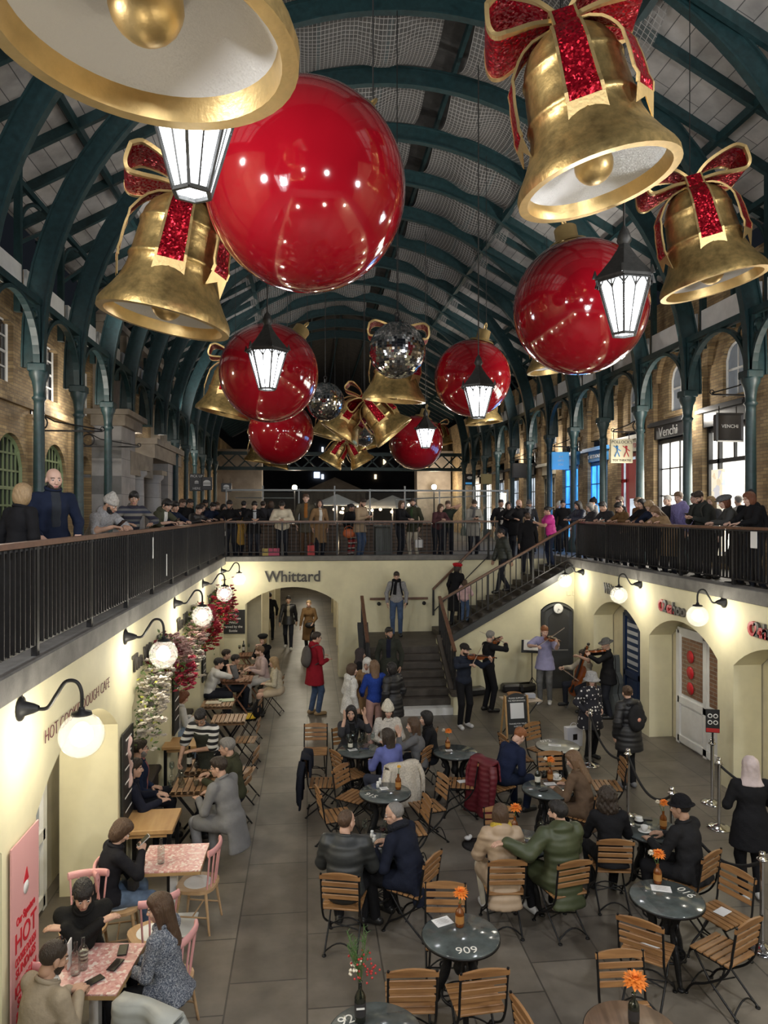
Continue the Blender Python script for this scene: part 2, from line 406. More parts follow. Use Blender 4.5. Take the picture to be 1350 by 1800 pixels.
m.b2((XL + .05, YF - .05, ZU - .14), (5.35, YF + .28, ZU), bev=.015)
struct(m, num('trim'), stonegrey)
m = MB()
for x, y in ((-1.55, 21.2), (-1.5, 24.2), (-1.45, 27.5), (1.15, 20.6), (1.2, 24.2), (1.25, 28), (-1.4, 31.5), (1.3, 32)):
 m.b2((x - .22, y - .2, 0), (x + .22, y + .2, ZF - .28))
m.b2((-4, 21, 0), (-2.9, 46, ZF - .28)); m.b2((2.9, 20, 0), (4, 46, ZF - .28))
struct(m, 'wall_passage', cream2)
SX0, SX1 = 1.45, 3.22
m = MB(); n = 8; rise = ZL / n; y0 = 15.55
for i in range(n):
 ya = y0 + i * .245; m.b2((SX0, ya - .02, i * rise), (SX1, 17.35 if i < n - 1 else YF, (i + 1) * rise), 1 if i == 0 else 0, bev=.012)
m.b2((SX0 - .1, y0 - .03, 0), (SX1 + .2, y0 + .2, rise + .003), 1)
struct(m, 'floor_stairs', [stepm, whitep])
m = MB(); N2 = 14; r2 = (ZF - ZL) / N2; run = 3.55 / N2
for i in range(N2): m.b2((3.42 + i * run, YS + .12, max(0, ZL + i * r2 - .35)), (7.0, YF - .02, ZL + (i + 1) * r2), 0, bev=.01)
m.b2((SX0, 17.2, 0), (3.45, YF - .01, ZL - .002), 0)
struct(m, 'floor_stairs_upper', [stepm])
m = MB()
zt = lambda x: ZL + (x - 3.42) / 3.55 * (ZF - ZL) + .02
dx0, dx1, dz = 5.98, 6.72, 2.16
for a, b in ((3.3, dx0 - .06), (dx0 - .06, dx1 + .06), (dx1 + .06, 7.0)):
 lo = 0 if not (a > dx0 - .1 and b < dx1 + .1) else None
 if lo is None:
  pr = None
  for i in range(13):
   x = a + (b - a) * i / 12; z = segz(x - (a + b) / 2, (b - a) / 2, dz - .16, dz + .04)
   if pr: m.add([(pr[0], YS, pr[1]), (x, YS, z), (x, YS, zt(x)), (pr[0], YS, zt(pr[0]))], [(0, 1, 2, 3)])
   pr = (x, z)
 else: m.add([(a, YS, 0), (b, YS, 0), (b, YS, zt(b)), (a, YS, zt(a))], [(0, 1, 2, 3)])
struct(m, 'wall_stair', cream)
m = MB()
m.prism([(15.5, 0), (17.62, 0), (17.62, ZL + .12), (17.3, ZL + .12), (15.85, .42), (15.5, .42)], .2, frame_M((SX1, 0, 0), (0, 1, 0), (0, 0, 1)))
m.prism([(15.75, 0), (17.62, 0), (17.62, ZL + .5), (17.3, ZL + .5), (16.3, .75), (15.75, .75)], .2, frame_M((SX0 - .2, 0, 0), (0, 1, 0), (0, 0, 1)))
struct(m, 'wall_stair_wing', cream)
m = MB()
m.bar((3.3, YS - .03, zt(3.3) - .02), (7.0, YS - .03, zt(7.0) - .02), .1, .16, 0)
m.bar((SX1 + .1, 15.8, .47), (SX1 + .1, 17.4, ZL + .2), .26, .1, 1); m.b2((SX1 - .05, 15.45, .42), (SX1 + .25, 15.85, .5), 1)
m.bar((SX0 - .1, 16.3, .8), (SX0 - .1, 17.4, ZL + .55), .26, .1, 0); m.b2((SX0 - .34, 15.7, .75), (SX0 + .02, 16.3, .86), 0)
struct(m, num('trim'), [darkdoor, stepm])
d = MB();
def arch_poly(hw, sp, ap, n=12, z0=0.):
 return [(-hw, z0), (hw, z0)] + [(hw - 2 * hw * i / n, segz(hw - 2 * hw * i / n, hw, sp, ap)) for i in range(n + 1)]
Md = frame_M(((dx0 + dx1) / 2, YS + .03, 0), (1, 0, 0), (0, 0, 1)); hw = (dx1 - dx0) / 2
dr = MB().prism(arch_poly(hw + .05, dz - .18, dz), .06, Md).build(num('door'), darkdoor, kind='structure')
f = MB().tube([Md @ Vector((x, z, .07)) for x, z in arch_poly(hw, dz - .19, dz - .03)[1:] + [(-hw, 0)]], .05, 4); f.build('door_frame', darkdoor, dr)
p = MB().prism([(x * .72, z) for x, z in arch_poly(hw, dz - .36, dz - .2, z0=1.0)], .012, Md @ Matrix.Translation((.03, 0, .06))); p.build('door_panel', mat('door_panel_grey', (.035, .035, .036), .5), dr)
MB().bar(Md @ Vector((-.2, .98, .08)), Md @ Vector((.27, .98, .08)), .03, .03).build('door_rail', mat('grey_metal', (.3, .3, .3), .4, .6), dr)
ck = empty('wall_clock', Md @ Vector((0, dz - .12, .1)), label='round white wall clock on the charcoal arched door under the stairs', cat='clock')
Mc = frame_M((0, 0, 0), (1, 0, 0), (0, 0, 1))
MB().lathe([(0, 0), (.125, 0), (.125, .03), (.11, .035)], 24, M=Mc).build('case', whitep, ck)
MB().lathe([(.11, .033), (0, .033)], 24, M=Mc).build('clock_face', mat('clock_white', (.85, .85, .83), .4), ck)
for a, l, nm in ((2.3, .06, 'hour_hand'), (3.4, .09, 'minute_hand')):
 MB().bar((0, -.04, 0), (l * math.sin(a), -.04, l * math.cos(a)), .008, .008).build(nm, darkiron, ck)
sp = MB().b2((6.6, YS - .02, 2.36), (6.72, YS + .01, 2.48), bev=.008).b2((6.75, YS - .02, 2.36), (6.87, YS + .01, 2.48), bev=.008)
sp.build('switch_plate', cream2, label='small cream double switch plate above the charcoal door', cat='switch')
def railing(name, path, zb, h, label, pitch=.115, posts=1.55, bar=(.014, .042), slope=False, group=None, hand=.042):
 """path: 2 end points (x, y, z of foot)"""
 a, b = Vector(path[0]), Vector(path[1]); L = (b - a).length; d = (b - a) / L; flat = Vector((d.x, d.y, 0)).normalized()
 r = empty(name, (0, 0, 0), label=label, cat='railing', group=group)
 up = Vector((0, 0, 1)); nb = max(1, round(L / posts))
 MB().bar(a + up * (h - .02) - d * .03, b + up * (h - .02) + d * .03, hand * 1.9, .045).build('handrail', handwood, r)
 m = MB().bar(a + up * .1, b + up * .1, .035, .02); m.bar(a + up * (h - .06), b + up * (h - .06), .045, .02); m.build('rail_bar', darkiron, r)
 for i in range(nb + 1):
  p = a + d * (L * i / nb); MB().bar(p, p + up * (h - .03), .05, .05, up=flat).build('post', darkiron, r)
 for i in range(nb):
  m = MB(); l0, l1 = L * i / nb, L * (i + 1) / nb; k = max(2, round((l1 - l0) / pitch))
  for j in range(1, k):
   p = a + d * (l0 + (l1 - l0) * j / k); m.bar(p + up * .1, p + up * (h - .05), bar[1], bar[0], up=flat)
  m.build('baluster_panel', darkiron, r)
 return r
RH = .95
railing('balcony_railing', ((XL - .02, 3.2, ZU), (XL - .02, YF + .12, ZU)), ZU, RH, 'long dark iron railing with wooden handrail above the flower-hung cafe arches', pitch=.1, bar=(.012, .07))
railing('balcony_railing', ((XL + .05, YF + .12, ZU), (5.3, YF + .12, ZU)), ZU, RH, 'dark iron railing with wooden handrail across the far balcony', pitch=.125)
railing('balcony_railing', ((XR + .15, YS, ZU), (XR + .15, 6.0, ZU)), ZU, RH, 'dark iron railing with wooden handrail along the balcony beside the lit chocolate shop', pitch=.1, bar=(.014, .035))
railing('stair_railing', ((3.38, YS + .04, ZL + .16), (XR + .1, YS + .04, ZU + .02)), 0, RH, 'sloping iron railing on the open side of the upper stair flight', pitch=.16)
railing('stair_railing', ((3.45, YF - .1, ZL + .45), (5.0, YF - .1, ZF + .0)), 0, .75, 'sloping wooden handrail against the wall of the upper stair flight', pitch=.9, posts=5)
railing('stair_railing', ((SX1 + .08, 15.75, .45), (SX1 + .08, 17.55, ZL + .22)), 0, .95, 'short iron stair railing with dark newel beside the musicians', pitch=.3)
railing('stair_railing', ((SX0 - .1, 16.0, .8), (SX0 - .1, 17.6, ZL + .4)), 0, .8, 'short iron stair railing with dark newel beside the far archway', pitch=.3)
h = MB().bar((1.7, YF - .09, ZL + .92), (3.3, YF - .09, ZL + .92), .05, .06)
hr = empty('wall_handrail', label='horizontal wooden handrail on brackets on the landing wall', cat='handrail')
h.build('rail', handwood, hr)
for x in (1.95, 2.7, 3.2): MB().sphere((x, YF - .05, ZL + .78), .055, 10, 6).build('bracket', darkiron, hr)
def column_at(x, y):
 m = MB(); z0 = ZF
 m.lathe([(.19, 0), (.19, .35), (.14, .42), (.115, .5), (.095, 3.35), (.098, 3.42), (.135, 3.47), (.1, 3.52), (.105, 3.62), (.13, 3.78), (.18, 3.9), (.18, 3.98)], 12, o=(x, y, z0))
 m.b2((x - .17, y - .17, z0 + 3.96), (x + .17, y + .17, z0 + 4.12), bev=.02)
 return m
KR = range(-3, 12)
for k in KR:
 if k not in (3, 4, 5): struct(column_at(XCL, YL(k)), num('column'), teal)
 struct(column_at(XCR, YR(k)), num('column'), teal)
def sweep_rect(m, pts, tn, w, h):
 """rectangular section along pts; tn = list of radial directions; width along Y"""
 vs, fs = [], []
 for p, n in zip(pts, tn):
  for sx, sy in ((-1, -1), (1, -1), (1, 1), (-1, 1)): vs.append(p + Vector((0, sx * w / 2, 0)) + n * (sy * h / 2))
 for i in range(len(pts) - 1):
  for k in range(4): fs.append((i * 4 + k, i * 4 + (k + 1) % 4, i * 4 + 4 + (k + 1) % 4, i * 4 + 4 + k))
 m.add(vs, fs + [(3, 2, 1, 0), tuple(len(vs) - 4 + i for i in range(4))], 0, False)
def rib(k):
 m = MB(); N = 40; pts, nr = [], []
 pts.append(Vector((XCL, YL(k), ZCAP - .05))); nr.append(Vector((-1, 0, 0)))
 for i in range(N + 1):
  a = PI - PI * i / N; x = XM + RC * math.cos(a); t = (x - XCL) / (XCR - XCL)
  pts.append(Vector((x, YL(k) * (1 - t) + YR(k) * t, ZCAP + .25 + RC * .98 * math.sin(a)))); nr.append(Vector((math.cos(a), 0, math.sin(a))))
 pts.append(Vector((XCR, YR(k), ZCAP - .05))); nr.append(Vector((1, 0, 0)))
 off = lambda q: [p + n * q for p, n in zip(pts, nr)]
 sweep_rect(m, off(.1), nr, .06, .36); sweep_rect(m, off(-.09), nr, .16, .035); sweep_rect(m, off(.29), nr, .16, .035)
 return m
for k in KR: struct(rib(k), num('beam'), teal)
def spandrel(x, ya, yb, sgn):
 m = MB(); yc, hw = (ya + yb) / 2, (yb - ya) / 2 - .1
 ar = [Vector((x, yc + hw * math.cos(PI - PI * i / 20), ZCAP + .02 + 1.08 * math.sin(PI - PI * i / 20))) for i in range(21)]
 nr = [Vector((0, math.cos(PI - PI * i / 20), math.sin(PI - PI * i / 20))) for i in range(21)]
 vs, fs = [], []
 for p, n in zip(ar, nr):
  for sx, sy in ((-1, -1), (1, -1), (1, 1), (-1, 1)): vs.append(p + Vector((sx * .06, 0, 0)) + n * (sy * .035))
 for i in range(20):
  for q in range(4): fs.append((i * 4 + q, i * 4 + (q + 1) % 4, i * 4 + 4 + (q + 1) % 4, i * 4 + 4 + q))
 m.add(vs, fs)
 m.b2((x - .07, ya, ZCAP + 1.11), (x + .07, yb, ZCAP + 1.24));
 for s in (-1, 1):
  c = (x, yc + s * (hw - .16), ZCAP + .86); m.tube(arc(c, .13, 0, 2 * PI, 14, (0, 1, 0)), .035, 6, closed=True)
  m.bar((x, yc + s * hw, ZCAP), (x, yc + s * hw, ZCAP + 1.2), .12, .05, up=(0, 1, 0))
 xo = x + sgn * .38                                   # posts and struts that carry the roof behind the ribs
 m.bar((xo, ya, ZCAP + 1.0), (xo, ya, ZCAP + 4.2), .12, .12, up=(0, 1, 0)); m.bar((xo, yc, ZCAP + 1.2), (xo, yc, ZCAP + 2.4), .08, .08, up=(0, 1, 0))
 m.tube(arc((xo, ya + 1.1, ZCAP + 2.3), 1.1, PI, PI / 2, 8, (0, 1, 0)), .045, 5)
 m.bar((xo, ya, ZCAP + 2.3), (xo, yb, ZCAP + 3.6), .05, .07); m.bar((xo, ya, ZCAP + 3.5), (xo, yb, ZCAP + 3.5), .09, .12)
 return m
for k in list(KR)[:-1]:
 for x, Y, s in ((XCL, YL, -1), (XCR, YR, 1)):
  struct(spandrel(x, Y(k), Y(k + 1), s), num('trim'), teal)
  p = MB(); ya, yb = Y(k), Y(k + 1); xo = x + s * .3
  for a, b in ((ya + .12, ya + .5), (ya + .58, yb - .12)):
   p.b2((xo - .03, a, ZCAP + 1.3), (xo + .03, b, ZCAP + 1.85)); p.b2((xo - s * .03, a + .08, ZCAP + 1.38), (xo - s * .045, b - .08, ZCAP + 1.77))
  struct(p, num('trim'), whitep)
boards = mat('roof_boards', (.42, .41, .39), .6, pattern=brick_pattern((.46, .44, .42), (.38, .365, .35), (.1, .1, .1), (1, 0, None), 1.0, 3.6, .3, .008, .4), var=(1.5, .3))
roofdark = mat('roof_slate', (.055, .053, .05), .8, var=(3, .4))
for s in (-1, 1):
 xa, xb = XM + s * 3.9, XM + s * 8.2; za = ZCAP + .25 + RC * .98 + .1 - 1.15; zb = za - 2.35
 m = MB();
 vs = [(xa, 3, za), (xb, 3, zb), (xb, 62, zb), (xa, 62, za)]; vs2 = [(x, y, z + .12) for x, y, z in vs]
 m.add(vs + vs2, [(0, 1, 2, 3), (7, 6, 5, 4), (0, 4, 5, 1), (1, 5, 6, 2), (2, 6, 7, 3), (3, 7, 4, 0)])
 struct(m, num('ceiling'), boards)
 m = MB(); Y = YL if s < 0 else YR
 for k in range(-5, 20):
  for o in (0, 1.18): m.bar((xa, Y(k) + o, za - .1), (xb, Y(k) + o, zb - .1), .1, .2)
 m.bar((xa, 3, za - .12), (xa, 60, za - .12), .14, .2); m.bar((XM + s * 6.2, 3, za - 1.4), (XM + s * 6.2, 60, za - 1.4), .1, .16)
 struct(m, num('beam'), teal)
zr = ZCAP + .25 + RC * .98 + .55
m = MB(); P = [(-4.3, -1.55), (-2.2, -.1), (0, .75), (2.2, -.1), (4.3, -1.55)]
for (xa, za), (xb, zb) in zip(P, P[1:]):
 m.add([(XM + xa, 3, zr + za), (XM + xb, 3, zr + zb), (XM + xb, 62, zr + zb), (XM + xa, 62, zr + za)], [(0, 1, 2, 3)])
struct(m, num('ceiling'), roofdark)
m = MB()
for xa, z in ((-3.3, -.95), (-1.6, .05), (0, .5), (1.6, .05), (3.3, -.95)): m.bar((XM + xa, 3, zr + z), (XM + xa, 60, zr + z), .09, .18)
struct(m, num('beam'), teal)
def net_mat():
 m = D.materials.new('roof_net'); m.use_nodes = True; nt = m.node_tree; b = nt.nodes['Principled BSDF']; o = nt.nodes['Material Output']
 b.inputs['Base Color'].default_value = (.3, .29, .275, 1); b.inputs['Roughness'].default_value = .9
 uv = nd(nt, 'ShaderNodeTexCoord').outputs['UV']; s = nd(nt, 'ShaderNodeSeparateXYZ'); nt.links.new(uv, s.inputs[0]); ms = []
 for i in (0, 1):
  f = nd(nt, 'ShaderNodeMath', operation='FRACT'); nt.links.new(s.outputs[i], f.inputs[0]); g = nd(nt, 'ShaderNodeMath', operation='LESS_THAN'); g.inputs[1].default_value = .14; nt.links.new(f.outputs[0], g.inputs[0]); ms.append(g)
 mx = nd(nt, 'ShaderNodeMath', operation='MAXIMUM'); nt.links.new(ms[0].outputs[0], mx.inputs[0]); nt.links.new(ms[1].outputs[0], mx.inputs[1])
 ad = nd(nt, 'ShaderNodeMath', operation='MULTIPLY_ADD'); ad.inputs[1].default_value = .72; ad.inputs[2].default_value = .22; nt.links.new(mx.outputs[0], ad.inputs[0])
 t = nd(nt, 'ShaderNodeBsdfTransparent'); q = nd(nt, 'ShaderNodeMixShader'); nt.links.new(ad.outputs[0], q.inputs[0]); nt.links.new(t.outputs[0], q.inputs[1]); nt.links.new(b.outputs[0], q.inputs[2]); nt.links.new(q.outputs[0], o.inputs[0])
 return m
netm = net_mat()
def net(k, x0, x1):
 nu, nv = 20, 8; vs, fs, uv = [], [], []; r2 = random.Random(k * 7 + int(x0 * 10)); ph = r2.uniform(0, 6)
 for i in range(nu + 1):
  for j in range(nv + 1):
   x = x0 + (x1 - x0) * i / nu; v = j / nv; t = (XM + x - XCL) / (XCR - XCL)
   ya = YL(k) * (1 - t) + YR(k) * t + .16; y = ya + 2.03 * v
   z = ZCAP + .25 + math.sqrt(max((RC * .98) ** 2 - x * x, 0)) + .28
   sag = math.sin(PI * v) * (.34 + .16 * math.sin(x * 1.7 + ph) + .1 * math.sin(x * 4.1 + ph))
   vs.append((XM + x, y, z - sag)); uv.append((x * 12, v * 2.05 * 12))
 for i in range(nu):
  for j in range(nv): a = i * (nv + 1) + j; fs.append((a, a + nv + 1, a + nv + 2, a + 1))
 m = MB().add(vs, fs, 0, True); o = m.build('safety_net', netm, label='pale safety net slung under the roof between two iron ribs', cat='net', group='safety nets between the roof ribs')
 l = o.data.uv_layers.new(name='net');
 for p in o.data.polygons:
  for li in p.loop_indices: l.data[li].uv = uv[o.data.loops[li].vertex_index]
 return o
for k in range(-3, 9):
 net(k, -4.1, .9); net(k, 1.5, 4.2)
m = MB()
arch_wall(m, lambda u, z, w: (XWL - w, u, z), 0, 20.6, ZF, 6.75, [(y, .74, 3.9, 5.45, 6.1) for y in (9.7, 12.4, 15.1, 17.65)] + [(19.95, .5, 3.9, 5.45, 6.0)], .22)
arch_wall(m, lambda u, z, w: (XWL - w, u, z), 0, 20.6, 6.75, 9.6, [(y, .5, 7.1, 8.3, 8.4) for y in (9.4, 12.05, 14.7, 17.3, 19.9)], .22)
arch_wall(m, lambda u, z, w: (XWL - w, u, z), 20.6, 62, ZF, 9.6, [(y, .5, 7.1, 8.3, 8.4) for y in (32, 34.4, 36.8, 39.2)], .22)
struct(m, 'wall_upper_left', brickL)
m = MB()
for y in (8.4, 11.05, 13.4, 16.2, 18.75): m.b2((XWL, y - .2, ZF), (XWL + .07, y + .2, 6.6))
m.b2((XWL, 0, 6.7), (XWL + .1, 20.4, 6.86))
struct(m, num('trim'), brickL)
SHY = [15.45, 17.9, 20.3, 22.75, 25.2, 27.6, 30.0, 32.4, 34.8, 37.2, 39.6]
WNY = [12.8, 15.16, 17.64, 20.07, 22.35, 24.7, 27.1, 29.5, 31.9, 34.3, 36.7, 39.1]
m = MB()
arch_wall(m, lambda u, z, w: (XWR + w, u, z), 0, 62, ZF, 6.95, [(y, .78, 3.3, 6.9, 6.905) for y in SHY], .2)
arch_wall(m, lambda u, z, w: (XWR + w, u, z), 0, 62, 6.95, 10.2, [(y, .42, 7.15, 8.0, 8.4) for y in WNY], .2)
struct(m, 'wall_upper_right', brickL)
m = MB()
for y in WNY:
 yy = y - 1.2
 m.b2((XWR - .12, yy - .2, ZF), (XWR, yy + .2, 7.75)); m.b2((XWR - .17, yy - .25, 7.75), (XWR, yy + .25, 7.92)); m.b2((XWR - .14, yy - .22, 7.92), (XWR, yy + .22, 8.1))
 vs, fs = [], []
 for i in range(17):
  a = PI * i / 16
  for r, xx in ((.85, 0), (.85, -.13), (1.1, -.13), (1.1, 0)): vs.append((XWR + xx, y + r * math.cos(a), 8.0 + r * math.sin(a)))
 for i in range(16):
  for q in range(3): fs.append((i * 4 + q, i * 4 + q + 1, i * 4 + 5 + q, i * 4 + 4 + q))
 m.add(vs, fs); m.b2((XWR - .08, y - .55, 7.02), (XWR, y + .55, 7.14))
struct(m, num('trim'), brickL)
pane_grey = mat('window_pane_grey', (.26, .29, .33), .25, var=(1.2, .3), emit=((.5, .55, .6), .05))
def sash(x, y, hw, zb, sp, ap, nrm, pane=pane_grey, frame=whitep, bars=(1, 1), th=.05):
 """window in a wall x=const; nrm=+-1 is the direction it faces"""
 M = frame_M((x, y, 0), (0, -nrm, 0), (0, 0, 1))     # local z = facing
 M = frame_M((x, y, 0), (0, nrm, 0), (0, 0, 1))
 n = 10 if ap - sp > .02 else 1
 pl = [(-hw, zb), (hw, zb)] + [(hw - 2 * hw * i / n, segz(hw - 2 * hw * i / n, hw, sp, ap) if n > 1 else ap) for i in range(n + 1)]
 w = MB().prism(pl, .01, M, c=(0, 0, 0)).build(num('window'), pane, kind='structure')
 f = MB(); f.tube([M @ Vector((a, b, .04)) for a, b in pl], th * .7, 4, closed=True)
 for i in range(1, bars[0] + 1): u = -hw + 2 * hw * i / (bars[0] + 1); f.bar(M @ Vector((u, zb, .03)), M @ Vector((u, segz(u, hw, sp, ap) if n > 1 else ap, .03)), th * .6, .03, up=(1, 0, 0))
 for i in range(1, bars[1] + 1): z = zb + (ap - zb) * i / (bars[1] + 1); f.bar(M @ Vector((-hw, z, .035)), M @ Vector((hw, z, .035)), .03, th if i == (bars[1] + 1) // 2 else th * .6)
 f.build('window_frame', frame, w); return w
for y in (9.4, 12.05, 14.7, 17.3, 19.9, 32, 34.4, 36.8, 39.2): sash(XWL - .17, y, .48, 7.12, 8.36, 8.37, 1, pane=glassdark, bars=(2, 3))
for y in WNY[:9]: sash(XWR + .15, y, .41, 7.16, 8.0, 8.38, -1, bars=(1, 1))
green = mat('sage_green_paint', (.2, .26, .13), .5, var=(4, .1))
for y in (9.7, 12.4, 15.1, 17.65): sash(XWL - .15, y, .72, 3.92, 5.45, 6.06, 1, pane=glassdark, frame=green, bars=(6, 5), th=.07)
stone = mat('portland_stone', (.46, .45, .45), .7, var=(2.2, .22), pattern=brick_pattern((.47, .46, .455), (.42, .41, .41), (.22, .22, .22), (1, 2, None), 1.2, 1.2, .6, .01))
stone2 = mat('warm_stone', (.36, .31, .25), .75, var=(2.5, .25))
m = MB()
PX = XCL - .1
m.b2((XWL - .3, 20.5, ZF), (PX, 22.1, 6.9)); m.b2((XWL - .3, 27.2, ZF), (PX, 29.2, 6.7))
m.b2((XWL - .3, 22.1, ZF), (XWL - .05, 27.2, 7.0), 1)
m.b2((XWL - .3, 20.4, 6.9), (PX + .12, 22.5, 7.2), 1); m.b2((XWL - .3, 20.3, 7.2), (PX + .25, 22.6, 7.35), 1)
m.b2((XWL - .3, 24.3, 6.3), (PX + .12, 29.3, 6.75), 1); m.b2((XWL - .3, 24.2, 6.75), (PX + .22, 29.4, 6.95), 1)
m.b2((XWL - .3, 21.5, 5.6), (PX + .02, 24.5, 6.3), 1)
for y in (23.0, 25.6):
 m.lathe([(.42, 0), (.42, .2), (.34, .3), (.3, 2.3), (.3, 2.4), (.4, 2.5), (.4, 2.62)], 20, o=(PX - .25, y, ZF), mi=0); m.b2((PX - .7, y - .42, ZF + 2.6), (PX + .18, y + .42, ZF + 2.75), 1)
struct(m, 'wall_portal', [stone, stone2])
m = MB()
m.b2((XWL - .1, 20.6, 7.3), (XWL + .35, 22.6, 10.5)); m.b2((XWL - .1, 28.0, 7.0), (XWL + .35, 30.2, 10.5))
m.tube(arc((XWL + .12, 25.4, 7.9), 1.35, 0, PI, 16, (0, 1, 0)), .16, 6)
for y in (20.7, 22.2, 28.2, 29.8):
 m.b2((XWL + .3, y - .1, 9.3), (XWL + .55, y + .1, 9.8))
m.b2((XWL - .1, 20.5, 9.8), (XWL + .6, 30.2, 10.0))
struct(m, num('trim'), stone2)
shopwhite = emission('lit_shop_interior', (1.0, .96, .86), 2.6, var=(1.6, .35))
shopblue = emission('lit_blue_shop', (.06, .36, .95), 1.5, var=(1.4, .25))
shopdim = emission('lit_dim_shop', (.75, .85, .95), .8, var=(1.6, .2))
black_p = mat('black_gloss_paint', (.02, .02, .022), .35)
blue_p = mat('blue_shop_paint', (.06, .27, .62), .4)
red_p = mat('red_shop_paint', (.42, .03, .035), .4)
cream_p = mat('cream_shop_paint', (.62, .58, .45), .5)
def shopfront(y, glow, paint, fascia, txt=None, txtm=None, kind='window', z1=6.5, bars=(3, 4), hw=.76, tsz=.3, label=None):
 M = frame_M((XWR + .12, y, 0), (0, -1, 0), (0, 0, 1))
 name = num('door' if kind == 'door' else 'window')
 w = MB().prism([(-hw, ZF + .25), (hw, ZF + .25), (hw, z1), (-hw, z1)], .01, M).build(name, glow, kind='structure')
 f = MB(); q = lambda u, z, d: M @ Vector((u, z, d))
 for u in (-hw, hw): f.bar(q(u, ZF, .05), q(u, z1 + .1, .05), .1, .14, up=(1, 0, 0))
 f.bar(q(-hw, z1, .05), q(hw, z1, .05), .1, .1); f.bar(q(-hw, ZF + .2, .05), q(hw, ZF + .2, .05), .1, .4)
 if kind == 'door':
  f.bar(q(-hw * .45, ZF, .05), q(-hw * .45, z1, .05), .08, .1, up=(1, 0, 0)); f.bar(q(-hw, z1 - .75, .05), q(hw, z1 - .75, .05), .1, .1); f.bar(q(.25, z1 - .75, .05), q(.25, z1, .05), .06, .06, up=(1, 0, 0))
 else:
  for i in range(1, bars[0]): u = -hw + 2 * hw * i / bars[0]; f.bar(q(u, ZF + .2, .03), q(u, z1, .03), .035, .03, up=(1, 0, 0))
  for i in range(1, bars[1]): z = ZF + .3 + (z1 - ZF - .3) * i / bars[1]; f.bar(q(-hw, z, .03), q(hw, z, .03), .03, .035)
 f.build('window_frame', paint, w)
 g = MB().b2((XWR - .1, y - hw - .12, z1 + .08), (XWR + .15, y + hw + .12, z1 + .42)); g.b2((XWR - .22, y - hw - .18, z1 + .42), (XWR + .15, y + hw + .18, z1 + .5)).b2((XWR - .17, y - hw - .15, z1 + .5), (XWR + .15, y + hw + .15, z1 + .55))
 g.build('fascia', fascia, w)
 if txt: text_mesh(txt, tsz, .01, frame_M((XWR - .115, y, z1 + .24), (0, -1, 0), (0, 0, 1)), txtm, 'lettering', w)
 return w
wtxt = mat('white_lettering', (.8, .8, .78), .5); silver = mat('silver_lettering', (.7, .7, .68), .35, .5); rtxt = mat('red_lettering', (.5, .04, .05), .5); dtxt = mat('dark_lettering', (.06, .055, .05), .5); btxt = mat('black_lettering', (.03, .03, .03), .5)
shopfront(SHY[0], shopwhite, black_p, black_p, 'cioccolato', wtxt, 'door', tsz=.17, z1=6.45)
shopfront(SHY[1], shopwhite, black_p, black_p, 'Venchi', silver, z1=6.4, tsz=.36)
shopfront(SHY[2], shopdim, red_p, cream_p, "POLLOCK'S TOYS", rtxt, 'door', tsz=.2, z1=6.2)
shopfront(SHY[3], shopblue, blue_p, blue_p, 'THE ARTS SOCIETY', wtxt, tsz=.17, z1=6.1)
shopfront(SHY[4], shopblue, blue_p, blue_p, None, z1=6.1)
shopfront(SHY[5], glassdark, cream_p, cream_p, None, z1=5.9)
shopfront(SHY[6], shopdim, black_p, black_p, None, z1=6.0)
for y in SHY[7:]: shopfront(y, shopwhite if y > 36 else shopdim, black_p, black_p, None, z1=6.0)
p = MB().b2((XWR - .02, SHY[2] - .7, 4.9), (XWR + .05, SHY[2] + .1, 6.05)); struct(p, num('trim'), red_p)
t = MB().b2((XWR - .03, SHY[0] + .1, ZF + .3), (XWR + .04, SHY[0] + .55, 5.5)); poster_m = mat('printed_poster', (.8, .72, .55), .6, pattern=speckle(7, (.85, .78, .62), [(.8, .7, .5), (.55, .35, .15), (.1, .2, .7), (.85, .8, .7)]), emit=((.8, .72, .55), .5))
t.build('poster', poster_m, label='tall lit patterned poster inside the chocolate shop doorway', cat='poster')
def bracket(x, y, z, nrm, label, L=.95):
 b = empty('sign_bracket', (x, y, z), label=label, cat='bracket', group=None)
 m = MB(); d = Vector((nrm, 0, 0))
 m.b2((-.03, -.03, -.28), (.03, .03, .35)); m.build('wall_plate', darkiron, b)
 m = MB().bar((0, 0, -.15), d * L + Vector((0, 0, -.15)), .035, .035); m.build('arm', darkiron, b)
 m = MB().tube([(0, 0, .33), tuple(d * .5 + Vector((0, 0, .05))), tuple(d * L + Vector((0, 0, -.12)))], .016, 6); m.tube(arc(d * L + Vector((0, 0, -.1)), .045, 0, 2 * PI, 10), .012, 5, closed=True); m.build('stay', darkiron, b)
 MB().tube(arc(d * .2 + Vector((0, 0, .02)), .15, 0, 2 * PI, 18), .018, 6, closed=True).build('ring', darkiron, b)
 return b
def hang_sign(x, y, z, w, h, mb_mats, label, lines, thick=.08, name='hanging_sign', frame=None):
 s = empty(name, (x, y, z), label=label, cat='sign')
 MB().box((0, 0, 0), (w, thick, h), bev=.01).build('board', mb_mats, s)
 if frame:
  m = MB().tube([(-w / 2, -thick / 2, -h / 2), (w / 2, -thick / 2, -h / 2), (w / 2, -thick / 2, h / 2), (-w / 2, -thick / 2, h / 2)], .04, 4, closed=True); m.build('sign_frame', frame, s)
 MB().bar((-w * .35, 0, h / 2), (-w * .35, 0, h / 2 + .18), .015, .015).bar((w * .35, 0, h / 2), (w * .35, 0, h / 2 + .18), .015, .015).build('hanger', darkiron, s)
 for txt, sz, dz, m_ in lines: text_mesh(txt, sz, .006, frame_M((0, -thick / 2 - .006, dz), (1, 0, 0), (0, 0, 1)), m_, 'lettering', s)
 return s
def sgn(px, py, X): return at_x(px, py, X)
